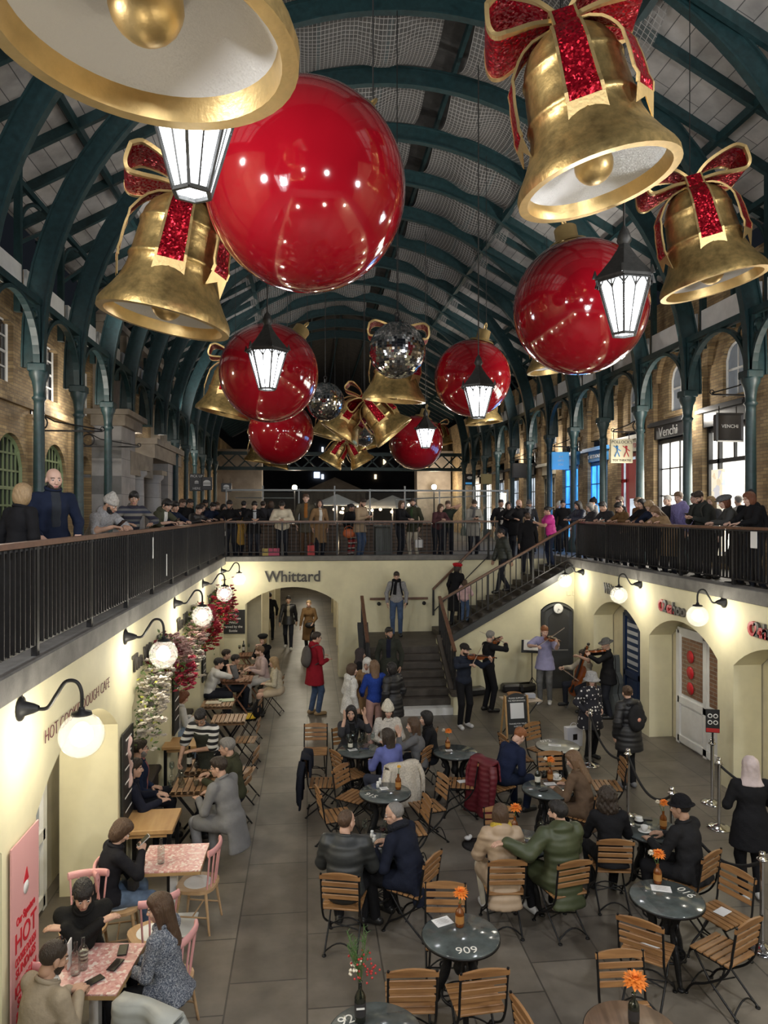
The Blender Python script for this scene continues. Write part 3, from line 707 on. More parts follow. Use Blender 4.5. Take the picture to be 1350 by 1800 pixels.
p = at_x(1279, 752, XWR - .75); bracket(XWR, p.y, p.z + .85, -1, 'black scroll bracket holding the square black chocolate shop sign', 1.1)
hang_sign(p.x, p.y, p.z, .56, .56, mat('sign_black', (.03, .03, .032), .4), 'square black box sign with white name above the lit doorway', [('VENCHI', .105, .02, wtxt)], .16, frame=mat('sign_frame_grey', (.12, .12, .12), .35, .4))
p = at_x(1092, 793, XWR - .7); bracket(XWR, p.y, p.z + .7, -1, 'black scroll bracket above the cream toy shop sign')
s = hang_sign(p.x, p.y, p.z, .66, .68, mat('sign_cream', (.68, .63, .45), .6), 'square cream toy shop sign with two small clown figures', [("POLLOCK'S", .12, .25, dtxt), ('TOY THEATRE', .085, -.27, dtxt)])
for i, (dx, ca) in enumerate(((-.14, blue_p), (.13, rtxt))):
 f = MB().sphere((dx, -.05, .12), .035, 8, 6).bar((dx, -.05, .09), (dx, -.05, -.04), .07, .02).bar((dx, -.05, .07), (dx - .1, -.05, .14), .025, .02).bar((dx, -.05, .07), (dx + .1, -.05, .0), .025, .02).bar((dx - .02, -.05, -.04), (dx - .07, -.05, -.17), .03, .02).bar((dx + .02, -.05, -.04), (dx + .07, -.05, -.16), .03, .02)
 f.build('painted_clown', ca, s)
p = at_x(985, 810, XWR - .7); bracket(XWR, p.y, p.z + .65, -1, 'black scroll bracket above the sky blue sign')
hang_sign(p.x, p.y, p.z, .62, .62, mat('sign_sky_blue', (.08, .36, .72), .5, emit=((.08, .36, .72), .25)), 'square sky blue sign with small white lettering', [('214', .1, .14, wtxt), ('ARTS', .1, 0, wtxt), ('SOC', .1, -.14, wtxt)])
p = at_x(913, 827, XWR - .7); bracket(XWR, p.y, p.z + .62, -1, 'black scroll bracket above the small black sign')
hang_sign(p.x, p.y, p.z, .6, .62, mat('sign_black'), 'small square black hanging sign past the sky blue one', [('OPEN', .09, 0, wtxt)][:0])
p = at_x(855, 842, XWR - .8); hang_sign(p.x, p.y, p.z, .55, .5, mat('sign_ochre', (.4, .34, .16), .6), 'small ochre hanging sign far down the right arcade', [])
p = at_x(826, 843, XWR - 1.0); s = hang_sign(p.x, p.y, p.z, .6, .6, mat('sign_black'), 'far black hanging sign with white bird emblem', [])
MB().sphere((-.02, -.05, .1), .12, 10, 6, sc3=(1.3, .15, .7)).bar((.08, -.05, .15), (.2, -.05, .22), .04, .02).build('bird_emblem', wtxt, s); MB().box((0, -.045, -.2), (.5, .01, .1)).build('blue_panel', mat('sign_sky_blue'), s)
for px, py, lb in ((96, 745, 'black scroll bracket on the brick wall above the bald man'), (176, 775, 'black scroll bracket beside the stone portal')):
 p = at_x(px, py, XWL + .5); bracket(XWL, p.y, p.z, 1, lb, 1.5)
for px, y in ((1340, 690),):
 pass
def burger(s, x, z, r):
 m = MB()
 m.prism([(x + r * math.cos(a), z + r * .25 + r * .7 * math.sin(a)) for a in [PI * i / 10 for i in range(11)]], .006, frame_M((0, -.045, 0), (1, 0, 0), (0, 0, 1)))
 for dz in (.05, -.2): m.prism([(x - r, z + r * dz), (x + r, z + r * dz), (x + r, z + r * (dz + .12)), (x - r, z + r * (dz + .12))], .006, frame_M((0, -.045, 0), (1, 0, 0), (0, 0, 1)))
 m.prism([(x - r, z - r * .6), (x + r, z - r * .6), (x + r, z - r * .3), (x - r, z - r * .3)], .006, frame_M((0, -.045, 0), (1, 0, 0), (0, 0, 1)))
 m.build('burger_emblem', wtxt, s)
p = at_d(346, 848, 25.5); s = hang_sign(p.x, p.y, p.z, .5, .62, mat('sign_black'), 'black pick up here sign with white burger over the far left crowd', [('PICK UP', .12, .22, wtxt), ('HERE', .12, -.22, wtxt)], name='kiosk_sign'); burger(s, 0, 0, .07)
p = at_d(364, 850, 25.3); s = hang_sign(p.x, p.y, p.z, .36, .46, mat('sign_black'), 'small black sign with a big white burger beside the pick up sign', [], name='kiosk_sign'); burger(s, 0, 0, .13)
p = at_d(398, 857, 26.5); s = hang_sign(p.x, p.y, p.z, .38, .32, mat('sign_black'), 'small black burger sign above the railing corner', [], name='kiosk_sign'); burger(s, 0, 0, .11)
gold = mat('gold_leaf', (.66, .47, .19), .38, .85, var=(6, .4), bump=(11, .3))
goldsm = mat('gold_trim', (.7, .5, .22), .38, .8, var=(6, .12), bump=(25, .1))
red_gl = mat('glossy_red', (.29, .004, .011), .09, 0., coat=1.0)
def glitter(name, col, scale, metal=.8, rough=.3, strength=1.):
 m = mat(name, col, rough, metal); nt = m.node_tree; b = nt.nodes['Principled BSDF']
 v = nd(nt, 'ShaderNodeTexVoronoi', Scale=scale); tc = nd(nt, 'ShaderNodeTexCoord'); nt.links.new(tc.outputs['Object'], v.inputs['Vector'])
 s = nd(nt, 'ShaderNodeVectorMath', operation='SUBTRACT'); s.inputs[1].default_value = (.5, .5, .5); nt.links.new(v.outputs['Color'], s.inputs[0])
 k = nd(nt, 'ShaderNodeVectorMath', operation='SCALE'); k.inputs['Scale'].default_value = strength; nt.links.new(s.outputs[0], k.inputs[0])
 g = nd(nt, 'ShaderNodeNewGeometry'); a = nd(nt, 'ShaderNodeVectorMath', operation='ADD'); nt.links.new(g.outputs['Normal'], a.inputs[0]); nt.links.new(k.outputs[0], a.inputs[1])
 n = nd(nt, 'ShaderNodeVectorMath', operation='NORMALIZE'); nt.links.new(a.outputs[0], n.inputs[0]); nt.links.new(n.outputs[0], b.inputs['Normal'])
 return m
redglit = glitter('red_glitter', (.42, .006, .02), 38, .75, .3, 1.1)
whiteglit = glitter('white_glitter', (.82, .8, .77), 110, .06, .4, .3)
wire_m = mat('black_wire', (.015, .015, .015), .5)
BELL = [(1, 0), (1.0, .09), (.965, .17), (.86, .33), (.765, .50), (.70, .68), (.672, .83), (.69, .85), (.70, .88), (.69, .91), (.665, .93), (.645, 1.1), (.625, 1.3), (.61, 1.4), (.625, 1.42), (.628, 1.45), (.605, 1.48), (.575, 1.6), (.5, 1.74), (.38, 1.85), (.2, 1.91), (.02, 1.92)]
def ribbon(m, pts, w, side, mi=0, th=.012, edge=None):
 """flat ribbon swept along pts with half width w along vectors side; edges trimmed with gold (mi+1)"""
 pts = [Vector(p) for p in pts]; N = len(pts)
 for lo, hi, mm, ex in ((-1, 1, mi, 0), (-1.14, -.93, mi + 1, .008), (.93, 1.14, mi + 1, .008)):
  vs = []
  for i, p in enumerate(pts):
   d = (pts[min(i + 1, N - 1)] - pts[max(i - 1, 0)]).normalized(); sd = (side[i] if isinstance(side, list) else Vector(side)); n = d.cross(sd).normalized()
   ww = w[i] if isinstance(w, list) else w
   for q, e in ((lo, 1), (hi, 1), (hi, -1), (lo, -1)): vs.append(p + sd * (q * ww) + n * (e * (th + ex)))
  fs = [(i * 4 + k, i * 4 + (k + 1) % 4, i * 4 + 4 + (k + 1) % 4, i * 4 + 4 + k) for i in range(N - 1) for k in range(4)] + [(3, 2, 1, 0), tuple((N - 1) * 4 + k for k in range(4))]
  m.add(vs, fs, mm, False)
def bow(root, s, z0):
 for sg in (-1, 1):
  m = MB(); top = [(0, 0, .0), (sg * .3, 0, .26), (sg * .75, -.03, .36), (sg * .95, -.05, .26)]; bot = [(sg * .95, -.05, .26), (sg * .98, -.03, -.02), (sg * .85, 0, -.13), (sg * .4, 0, -.03), (0, 0, -.0)]
  pts = bez(top, 6)[:-1] + bez(bot, 6); N = len(pts)
  w = [.15 + .3 * min(1, abs(p.x) / .8) for p in pts]
  ribbon(m, [p * s + Vector((0, 0, z0)) for p in pts], [q * s for q in w], Vector((0, 1, 0)), th=.02 * s)
  m.build('bow_loop', [redglit, goldsm], root)
 m = MB(); ribbon(m, [Vector((0, .24, -.1)) * s + Vector((0, 0, z0)), Vector((0, .2, .1)) * s + Vector((0, 0, z0)), Vector((0, 0, .17)) * s + Vector((0, 0, z0)), Vector((0, -.22, .1)) * s + Vector((0, 0, z0)), Vector((0, -.3, -.14)) * s + Vector((0, 0, z0))], .15 * s, Vector((1, 0, 0)), th=.02 * s); m.build('bow_knot', [redglit, goldsm], root)
def bell_proto(tails=True):
 r = empty('hanging_bell')
 m = MB().lathe(BELL, 48); m.build('bell_body', gold, r)
 m = MB().lathe([(1, 0), (.89, .0)], 48).lathe([(.89, 0), (.85, .17)], 48); m.build('rim', goldsm, r)
 m = MB().lathe([(.85, .17), (.45, .46), (.01, .6)], 48); m.build('inner_lining', whiteglit, r)
 m = MB().sphere((0, 0, .27), .24, 20, 12); m.tube([(0, 0, .45), (0, 0, .6)], .035, 8); m.build('clapper', goldsm, r)
 bow(r, .95, 2.02)
 def prof(z):
  for (r0, a), (r1, b) in zip(BELL, BELL[1:]):
   if a <= z <= b and b > a: return r0 + (r1 - r0) * (z - a) / (b - a)
  return .1
 for ang, zb, tw in ((-PI / 2 - .12, .78, 0), (-PI / 2 + .95, .8, .06), (-PI / 2 - 1.5, .75, .07), (PI / 2 - .9, .8, .05)):
  m = MB(); pts, sd = [], []
  for i in range(13):
   z = 1.95 + (zb - 1.95) * i / 12; rr = (prof(min(z, 1.91)) + .03 + tw * math.sin(i / 12 * PI) * 1.2 + tw * (i / 12) * 1.5) if i else .12
   a = ang + .25 * tw * math.sin(i * .5); pts.append(Vector((rr * math.cos(a), rr * math.sin(a), z))); sd.append(Vector((-math.sin(a), math.cos(a), 0)))
  ribbon(m, pts, [.15 + .05 * i / 12 for i in range(13)], sd, th=.008)
  e, sdv = pts[-1], sd[-1]; dn = (pts[-1] - pts[-2]).normalized(); o = (pts[-1].copy()); o.z = 0; o = o.normalized() * .012
  m.add([e - sdv * .22 + o, e + sdv * .22 + o, e + sdv * .24 + dn * .3 + o, e + o + dn * .1, e - sdv * .24 + dn * .22 + o] + [e - sdv * .22, e + sdv * .22, e + sdv * .24 + dn * .3, e + dn * .1, e - sdv * .24 + dn * .22], [(0, 1, 2, 3), (0, 3, 4), (8, 7, 6, 5), (9, 8, 5), (1, 6, 7, 2), (2, 7, 8, 3), (3, 8, 9, 4), (4, 9, 5, 0)], 1)
  m.build('ribbon_tail', [redglit, goldsm], r)
 m = MB().tube([(0, 0, 1.95), (0, 0, 2.2)], .03, 8); m.build('hanging_loop', wire_m, r)
 return r
def wlab(l): return ' '.join(('wire of the ' + l).replace('below the red bow', '').split()[:16])
BP = bell_proto(); first = [True]
def place_bell(px, py, w, Dm, lean, yaw, label, group=None, fwd=0.):
 d = Dm * FPX / w; p = at_d(px, py, d); o = BP if first[0] else copy_tree(BP); first[0] = False
 o.location = p; o.scale = (Dm / 2,) * 3
 R = Matrix.Rotation(rad(lean), 4, RT.cross(UP) * -1) @ Matrix.Rotation(rad(fwd), 4, RT) @ Matrix.Rotation(-PSI + rad(yaw), 4, 'Z')
 o.rotation_euler = R.to_euler(); o['label'] = label; o['category'] = 'bell'
 if group: o['group'] = group
 top = p + R.to_3x3() @ Vector((0, 0, 2.1 * Dm / 2))
 wr = MB().tube([top, (top.x, top.y, 13.0)], .008, 5).build('suspension_wire', wire_m); wr['label'] = wlab(label); wr['category'] = 'wire'
 return o
place_bell(252, 82, 545, 1.5, 4, 20, 'huge gold bell seen from below with white glitter inside', fwd=0)
place_bell(1052, 327, 282, 1.42, -13, -8, 'big gold bell with red glitter ribbon above the white hanging lantern', fwd=0)
place_bell(288, 566, 228, 1.6, 11, 20, 'gold bell with red bow hanging against the left ironwork', fwd=0)
place_bell(1255, 502, 180, 1.6, -13, -8, 'gold bell with red bow beside the right brick arcade', fwd=0)
place_bell(391, 728, 96, 1.6, 13, 10, 'gold bell half hidden behind the lantern-fronted red bauble')
place_bell(692, 705, 112, 1.6, 4, 0, 'gold bell hanging just below the mirror ball', fwd=4)
place_bell(975, 650, 96, 1.6, -8, 0, 'gold bell rim peeking from under the large right red bauble')
place_bell(851, 744, 66, 1.6, -6, 0, 'gold bell peeking from below the mid right red bauble')
place_bell(453, 812, 48, 1.5, 8, 0, 'small far gold bell under the low left red bauble, left of its pair')
place_bell(486, 822, 44, 1.5, 12, 0, 'small far gold bell under the low left red bauble, right of its pair')
place_bell(779, 782, 36, 1.2, -12, 0, 'small far gold bell just right of the far red bauble')
place_bell(731, 822, 44, 1.5, 0, 0, 'small far gold bell tucked below the far red bauble')
CG = 'gold bells clustered in two bunches'
place_bell(596, 765, 76, 1.3, 33, 0, 'gold bell of the front bunch swinging left below the red bow', CG)
place_bell(694, 762, 78, 1.3, -40, 0, 'gold bell of the front bunch swinging right below the red bow', CG)
place_bell(579, 815, 46, 1.3, 32, 0, 'low gold bell of the rear bunch swinging left', CG)
place_bell(638, 815, 46, 1.3, -30, 0, 'low gold bell of the rear bunch swinging right', CG)
place_bell(649, 788, 46, 1.3, -16, 0, 'gold bell behind the front bunch, tucked under its right bell', CG)
place_bell(572, 768, 58, 1.3, 16, 0, 'gold bell behind the front bunch, tucked under its left bell', CG)
def bauble(px, py, w, Dm, label, cap):
 d = Dm * FPX / w; p = at_d(px, py, d); r = empty('red_bauble', p, label=label, cat='bauble')
 cd = Vector(cap).normalized(); R = cd.to_track_quat('Z', 'Y').to_matrix().to_4x4(); h = Dm / 2
 MB().sphere((0, 0, 0), h, 72, 44, M=R).build('ball', red_gl, r)
 b = math.acos(.975); c = MB().lathe([(h * .34, h * .955), (h * .30, h * 1.0), (h * .2, h * 1.03), (h * .17, h * 1.045), (h * .17, h * 1.26), (h * .15, h * 1.28), (0, h * 1.28)], 24, M=R); c.build('cap', goldsm, r)
 rg = MB().tube([R @ q for q in arc((0, 0, h * 1.36), h * .1, 0, 2 * PI, 16)], h * .018, 6, closed=True); rg.build('ring', goldsm, r)
 t = p + R @ Vector((0, 0, h * 1.45)); w_ = MB().tube([t, (t.x, t.y, 13.3)], .008, 5).build('suspension_wire', wire_m, label=wlab(label), cat='wire')
 return r
bauble(538, 333, 350, 1.9, 'largest glossy red bauble beside the huge bell', RT * .45 + UP * .8 + FW * .35)
bauble(1020, 541, 233, 1.9, 'large glossy red bauble with gold cap under the big right bell', RT * -.16 + UP * 1 + FW * .1)
bauble(473, 656, 173, 1.9, 'glossy red bauble behind the left lantern', RT * .5 + UP * .8 + FW * .35)
bauble(830, 665, 134, 1.9, 'glossy red bauble behind the mid right lantern', RT * .25 + UP * 1 + FW * -.1)
bauble(494, 760, 114, 1.9, 'lower left glossy red bauble below the lantern-fronted one', RT * .2 + UP * 1)
bauble(731, 778, 95, 1.9, 'farthest glossy red bauble with small lantern in front', RT * .3 + UP * 1 + FW * -.1)
mirror = mat('mirror_tiles', (.62, .63, .65), .1, 1.0)
def mirror_ball(px, py, w, Dm, label):
 d = Dm * FPX / w; p = at_d(px, py, d); r = empty('mirror_ball', p, label=label, cat='mirror ball'); h = Dm / 2
 m = MB(); rr = random.Random(int(px)); M_ = 34
 for j in range(M_):
  t0, t1 = PI * j / M_, PI * (j + 1) / M_; n = max(6, int(2 * M_ * math.sin((t0 + t1) / 2)))
  for i in range(n):
   a0, a1 = 2 * PI * (i + .04) / n, 2 * PI * (i + .96) / n; q = []
   jit = Vector((rr.uniform(-1, 1), rr.uniform(-1, 1), rr.uniform(-1, 1))) * .02
   for t, a in ((t0 + .004, a0), (t1 - .004, a0), (t1 - .004, a1), (t0 + .004, a1)):
    v = Vector((math.sin(t) * math.cos(a), math.sin(t) * math.sin(a), math.cos(t))); c = Vector((math.sin((t0 + t1) / 2) * math.cos((a0 + a1) / 2), math.sin((t0 + t1) / 2) * math.sin((a0 + a1) / 2), math.cos((t0 + t1) / 2)))
    q.append((v + c * (v - c).dot(jit) * 6) * h)
   m.add(q, [(0, 1, 2, 3)])
 m.build('mirror_tile_skin', mirror, r)
 MB().sphere((0, 0, 0), h * .975, 32, 20).build('core', mat('ball_core', (.1, .1, .1), .5), r)
 MB().tube([(0, 0, h * .98), (0, 0, h * 1.18)], h * .08, 8).tube(arc((0, 0, h * 1.26), h * .08, 0, 2 * PI, 12), h * .02, 6, closed=True).build('motor_cap', darkiron, r)
 MB().tube([p + UP * h * 1.3, (p.x, p.y, 13.4)], .01, 5).build('suspension_wire', wire_m, label=wlab(label), cat='wire')
mirror_ball(698, 616, 99, 1.0, 'larger mirror ball hanging on the hall axis')
mirror_ball(572, 706, 67, 1.0, 'darker mirror ball behind the left lantern bauble')
mirror_ball(640, 768, 34, .8, 'small mirror ball inside the bunch of bells')
mirror_ball(611, 783, 20, .6, 'tiny mirror ball at the rear bunch of bells')
lampglass = emission('lantern_glass', (.93, .96, 1.0), 5.5, clear=.5)
bulb_m = emission('lantern_bulb', (.95, .98, 1), 25)
lant_iron = mat('lantern_iron', (.05, .05, .048), .5, .4, var=(20, .3))
def lantern_proto():
 r = empty('hanging_lantern'); n = 6
 hexa = lambda R, z: [Vector((R * math.cos(PI / 6 + PI / 3 * i), R * math.sin(PI / 6 + PI / 3 * i), z)) for i in range(n)]
 t, b = hexa(.29, .55), hexa(.125, 0)
 for i in range(n):
  j = (i + 1) % n; m = MB().add([b[i] * .98, b[j] * .98, t[j] * .98, t[i] * .98], [(0, 1, 2, 3)]); m.build('glass_pane', lampglass, r)
 f = MB()
 for i in range(n):
  j = (i + 1) % n; f.bar(b[i], t[i], .022, .022); f.bar(b[i], b[j], .025, .025); f.bar(t[i], t[j], .03, .03)
  mid = (t[i] + t[j]) / 2; q = (b[i] + b[j]) / 2; f.bar(mid, q, .012, .012)
  for e in (0, 1):
   p0, p1 = (t[i], mid) if e == 0 else (mid, t[j]); pts = [p0 + (p1 - p0) * (k / 6) + (q - mid) * (.16 * (1 - math.sin(PI * k / 6))) for k in range(7)]; f.tube(pts, .009, 4)
 f.build('frame', lant_iron, r)
 c = MB().lathe([(.33, .55), (.33, .58), (.26, .66), (.16, .78), (.08, .9), (.055, .96)], 6, a0=PI / 6, a1=PI / 6 + 2 * PI, smooth=False); c.build('roof_cap', lant_iron, r)
 for i in range(n):
  a = PI / 6 + PI / 3 * i; c = MB().prism([(0, 0), (.06, .0), (.03, .09)], .02, frame_M((.3 * math.cos(a), .3 * math.sin(a), .57), (math.cos(a), math.sin(a), 0), (0, 0, 1))); c.build('finial_leaf', lant_iron, r)
 MB().sphere((0, 0, 1.03), .07, 12, 8).lathe([(.05, .95), (.08, 1.0), (.05, 1.1), (.02, 1.15)], 10).build('finial', lant_iron, r)
 MB().sphere((0, 0, .3), .1, 12, 8, sc3=(1, 1, 1.5)).build('bulb', bulb_m, r)
 MB().tube([(0, 0, 1.1), (0, 0, 6.5)], .012, 6).build('hanging_rod', lant_iron, r)
 return r
LP_ = lantern_proto(); LW = .63
for i, (px, py, w, lb) in enumerate(((338, 340, 168, 'nearest glowing lantern half hidden under the huge bell'), (470, 684, 74, 'glowing lantern in front of the left red bauble'), (1097, 588, 104, 'glowing lantern in front of the large right red bauble'), (841, 734, 60, 'glowing lantern in front of the mid right red bauble'), (748, 787, 37, 'small glowing lantern in front of the farthest red bauble'), (505, 766, 38, 'small glowing lantern below the left red bauble'))):
 o = LP_ if i == 0 else copy_tree(LP_); d = LW * FPX / w; o.location = at_d(px, py, d); o.rotation_euler = (0, 0, .3 * i); tag(o, lb, 'lantern', 'hexagonal lanterns hanging along the hall')
 point_light('lantern_light', o.location + Vector((0, 0, .28)), 230, (.9, .95, 1.0), .12)
globeglass = clear_glass('globe_glass', (.97, .98, .96), .03, frost=.045)
globebulb = emission('globe_bulb', (1.0, .93, .78), 38)
def wall_lamp(y, side):
 x0 = XL if side < 0 else XR; s = -side
 z = 2.97 if side < 0 else 3.02
 r = empty('wall_lamp', (x0, y, z), rz=0 if s > 0 else PI)
 MB().lathe([(.0, 0), (.095, 0), (.095, .015), (.06, .03), (.04, .1), (.022, .14)], 16, M=frame_M((0, 0, 0), (0, 0, 1), (0, 1, 0)) @ Matrix.Rotation(PI, 4, 'X') if False else Matrix.Rotation(PI / 2, 4, 'Y')).build('wall_plate', darkiron, r)
 MB().tube(bez([(.1, 0, 0), (.2, 0, 0), (.27, 0, .1), (.34, 0, .2), (.42, 0, .2), (.46, 0, .12), (.46, 0, -.02)], 6), .015, 8).build('swan_arm', darkiron, r)
 MB().lathe([(.02, .0), (.03, -.03), (.075, -.04), (.08, -.06), (.0, -.06)], 16, o=(.46, 0, 0)).build('lamp_cap', darkiron, r)
 MB().sphere((.46, 0, -.22), .172, 28, 18).build('glass_globe', globeglass, r)
 MB().sphere((.46, 0, -.2), .07, 14, 10, sc3=(1, 1, 1.15)).build('bulb', globebulb, r)
 MB().bar((.01, 0, .08), (.01, 0, .3), .012, .02).build('conduit', stonegrey, r)
 point_light('globe_light', (x0 + s * .46, y, z - .22), 27, (1.0, .9, .74), .1)
 return r
for y, lb in zip(LY, ('nearest glass globe lamp above the cookie dough lettering', 'glass globe lamp beside the first wine bar lettering', 'glass globe lamp above the white and pink flowers', 'glass globe lamp above the red flowers', 'glass globe lamp in the corner by the far arch')):
 tag(wall_lamp(y, -1), lb, 'lamp', 'globe lamps on swan arms')
for y, lb in ((17.0, 'glass globe lamp above the charcoal arched door'), (13.95, 'glass globe lamp between the blue and white shop arches'), (11.0, 'glass globe lamp right of the white double doors'), (8.1, 'glass globe lamp farthest along the right wall')):
 tag(wall_lamp(y, 1), lb, 'lamp', 'globe lamps on swan arms')
slat = mat('slatted_brown_wood', (.12, .085, .06), .6, pattern=stripes(2, 9, [(0, (.13, .09, .065)), (.8, (.02, .015, .012))]), var=(5, .3))
for i, (xa, xb) in enumerate(((-2.0, -.75), (-.6, .9), (1.0, 2.3), (2.4, 4.6))):
 b = empty('slatted_counter', ((xa + xb) / 2, 22.4, ZF), label=['leftmost slatted brown wooden counter behind the far railing crowd', 'slatted brown wooden counter behind the tan coat woman', 'slatted brown wooden counter behind the beige jacket man', 'widest slatted brown wooden counter behind the far right crowd'][i], cat='counter')
 MB().box((0, 0, .45), (xb - xa, .35, .9)).build('slatted_panel', slat, b); MB().box((0, 0, .93), (xb - xa + .06, .5, .06), bev=.01).build('counter_top', handwood, b)
bn = empty('litter_bin', at_z(673, 978, ZF + .03) + FW * .6, label='grey cabinet bin behind the far railing', cat='bin'); MB().box((0, 0, .42), (.5, .45, .84), bev=.02).build('bin_body', mat('bin_grey', (.1, .11, .1), .5), bn); MB().box((0, 0, .87), (.54, .5, .06), bev=.01).build('bin_top', mat('bin_grey'), bn)
steel = mat('brushed_steel', (.2, .21, .21), .5, .8); screen_g = clear_glass('screen_glass', (.9, .93, .93), .02, frost=.03)
gx0, gx1 = at_y(398, 862, 24).x, at_y(892, 862, 24).x
fr = empty('glass_screen', (0, 24, ZF), label='glass screen with steel top rail enclosing the next courtyard', cat='screen')
MB().bar((gx0, 0, 2.05), (gx1, 0, 2.05), .07, .06).build('top_rail', steel, fr)
for i in range(9):
 x = gx0 + (gx1 - gx0) * i / 8; MB().bar((x, 0, 0), (x, 0, 2.2 if i % 2 else 2.1), .05, .05).build('post', steel, fr)
 if i < 8: MB().b2((x + .04, -.008, .3), (x + (gx1 - gx0) / 8 - .04, .008, 1.98)).build('glass_pane', screen_g, fr)
MB().bar((gx0, 3, 1.85), (gx0 + 2.2, 3, 1.85), .05, .04).bar((gx1 - 3.5, 3, 1.8), (gx1, 3, 1.95), .05, .04).build('rear_rail', steel, fr)
nightwall = mat('night_facade', (.035, .035, .04), .8, var=(.8, .3)); stonelit = mat('street_stone', (.34, .3, .26), .8, var=(1.5, .3))
b = empty('street_building', (2.5, 74, 0), label='dark building with a few lit windows beyond the end of the hall', cat='building')
MB().b2((-22, 0, 0), (22, 6, 19)).build('wall', nightwall, b)
winlit = emission('far_lit_window', (.7, .8, 1), 2.0); winw = emission('far_warm_window', (1, .75, .45), 1.2)
for px, py, w, h, mm in ((557, 835, 10, 10, winlit), (567, 790, 3, 8, winlit), (567, 838, 4, 8, winlit), (600, 812, 8, 7, winw), (676, 812, 5, 9, winw), (640, 800, 4, 8, winlit), (660, 838, 4, 8, winw)):
 q = at_y(px, py, 73.9) - Vector((2.5, 74, 0)); s_ = 75 / FPX; MB().box(tuple(q), (w * s_, .1, h * s_)).build('lit_window', mm, b)
b = empty('pediment_building', at_y(588, 900, 60), label='pale classical portico with pediment in the street beyond', cat='building')
MB().b2((-2.6, 0, -4), (2.6, 2, 1.6)).build('wall', stonelit, b); MB().prism([(-2.9, 1.6), (2.9, 1.6), (0, 2.9)], .5, frame_M((0, -.2, 0), (1, 0, 0), (0, 0, 1))).build('pediment', stonelit, b)
for x in (-2, -.7, .7, 2): MB().lathe([(.25, -4), (.22, 1.5)], 10, o=(x, -.25, 0)).build('portico_column', stonelit, b)
for px, w, lb in ((415, 90, 'pale stone end pier left of the hall exit'), (760, 60, 'pale stone end pier right of the hall exit'), (822, 40, 'narrow stone end pier by the right arcade')):
 q = at_y(px, 900, 47); p_ = empty('stone_pier', (q.x, q.y, ZF), label=lb, cat='pier'); ww = w * 47 / FPX
 MB().b2((-ww / 2, -.6, 0), (ww / 2, .6, 5.0)).build('shaft', stonelit, p_); MB().b2((-ww / 2 - .15, -.7, 5.0), (ww / 2 + .15, .7, 5.35)).build('capital', stonelit, p_)
m = MB(); zt_ = 8.0;
m.bar((-7, 43, zt_), (12, 43, zt_), .2, .2); m.bar((-7, 43, zt_ - .9), (12, 43, zt_ - .9), .2, .2)
for i in range(20): x = -7 + i * .95; m.bar((x, 43, zt_ - .9), (x + .95, 43, zt_), .08, .08, up=(0, 1, 0)); m.bar((x + .95, 43, zt_ - .9), (x, 43, zt_), .08, .08, up=(0, 1, 0))
struct(m, num('beam'), teal)
par_m = mat('parasol_canvas', (.72, .72, .7), .8)
for i, (px, py, w, lb) in enumerate(((592, 872, 78, 'white parasol lit from below beyond the glass screen, left one'), (690, 874, 92, 'white parasol lit from below beyond the glass screen, middle one'), (655, 878, 60, 'white parasol lit from below beyond the glass screen, rear one'))):
 d = 34 + i * 2; q = at_d(px, py, d); R = w * d / FPX / 2; pr = empty('parasol', (q.x, q.y, ZF), label=lb, cat='parasol'); zz = q.z - ZF
 MB().lathe([(0, zz + .1), (R * .5, zz - R * .12), (R, zz - R * .34), (R, zz - R * .42)], 8, smooth=False).build('canopy', par_m, pr); MB().tube([(0, 0, 0), (0, 0, zz)], .04, 6).build('pole', darkiron, pr)
 point_light('parasol_light', (q.x, q.y - .3, q.z - R * .55), 160, (1, .75, .5), .1)
for px, py, d, lb in ((518, 857, 46, 'small glowing street lamp seen past the left end pier'), (763, 856, 46, 'small glowing street lamp seen past the right end pier')):
 q = at_d(px, py, d); s = empty('street_lamp', (q.x, q.y, ZF), label=lb, cat='lamp'); MB().tube([(0, 0, 0), (0, 0, q.z - ZF)], .05, 6).build('pole', darkiron, s); MB().sphere((0, 0, q.z - ZF), .17, 10, 8).build('bulb', emission('street_bulb', (1, .8, .5), 14), s); point_light('street_light', q + Vector((0, -.4, 0)), 130, (1, .85, .65), .2)
stall = emission('cafe_string_bulb', (1, .7, .42), 6)
rr = random.Random(3)
for i in range(16):
 q = at_d(590 + rr.uniform(-30, 150), 892 + rr.uniform(-6, 9), 33 + rr.uniform(0, 6)); s = MB().sphere((0, 0, 0), .07, 8, 6).build('string_bulb', stall, loc=q, label='small warm bulb glowing among the far parasols', cat='bulb', group='warm bulbs under the far parasols')
def lettering(txt, size, M, m, label, sx=1., thick=.02, shear=0., bold=0.):
 o = text_mesh(txt, size, .005 if m.name[0] == 'm' else thick, M, m, 'wall_lettering', None, 'CENTER', sx, bold, shear); tag(o, label, 'lettering'); return o
a = at_y(515, 1014, YF); lettering('Whittard', .42, frame_M((a.x, YF - .02, a.z), (1, 0, 0), (0, 0, 1)), dtxt, 'dark serif shop name above the far arch', sx=.95, bold=.006)
def left_txt(txt, pxa, pya, pxb, pyb, size, m, lb, sx, bold=0., X=XL):
 A, B = at_x(pxa, pya, X + .02), at_x(pxb, pyb, X + .02); c = (A + B) / 2
 return lettering(txt, size, frame_M((X + .02, c.y, c.z), (0, 1, 0), (0, 0, 1)), m, lb, sx, bold=bold)
o = left_txt('HOT COOKIE DOUGH CAFE', 80, 1290, 192, 1205, .17, mat('maroon_lettering', (.12, .018, .03), .6), 'dark red serif lettering on the wall behind the nearest globe lamp', 1.0, -.004)
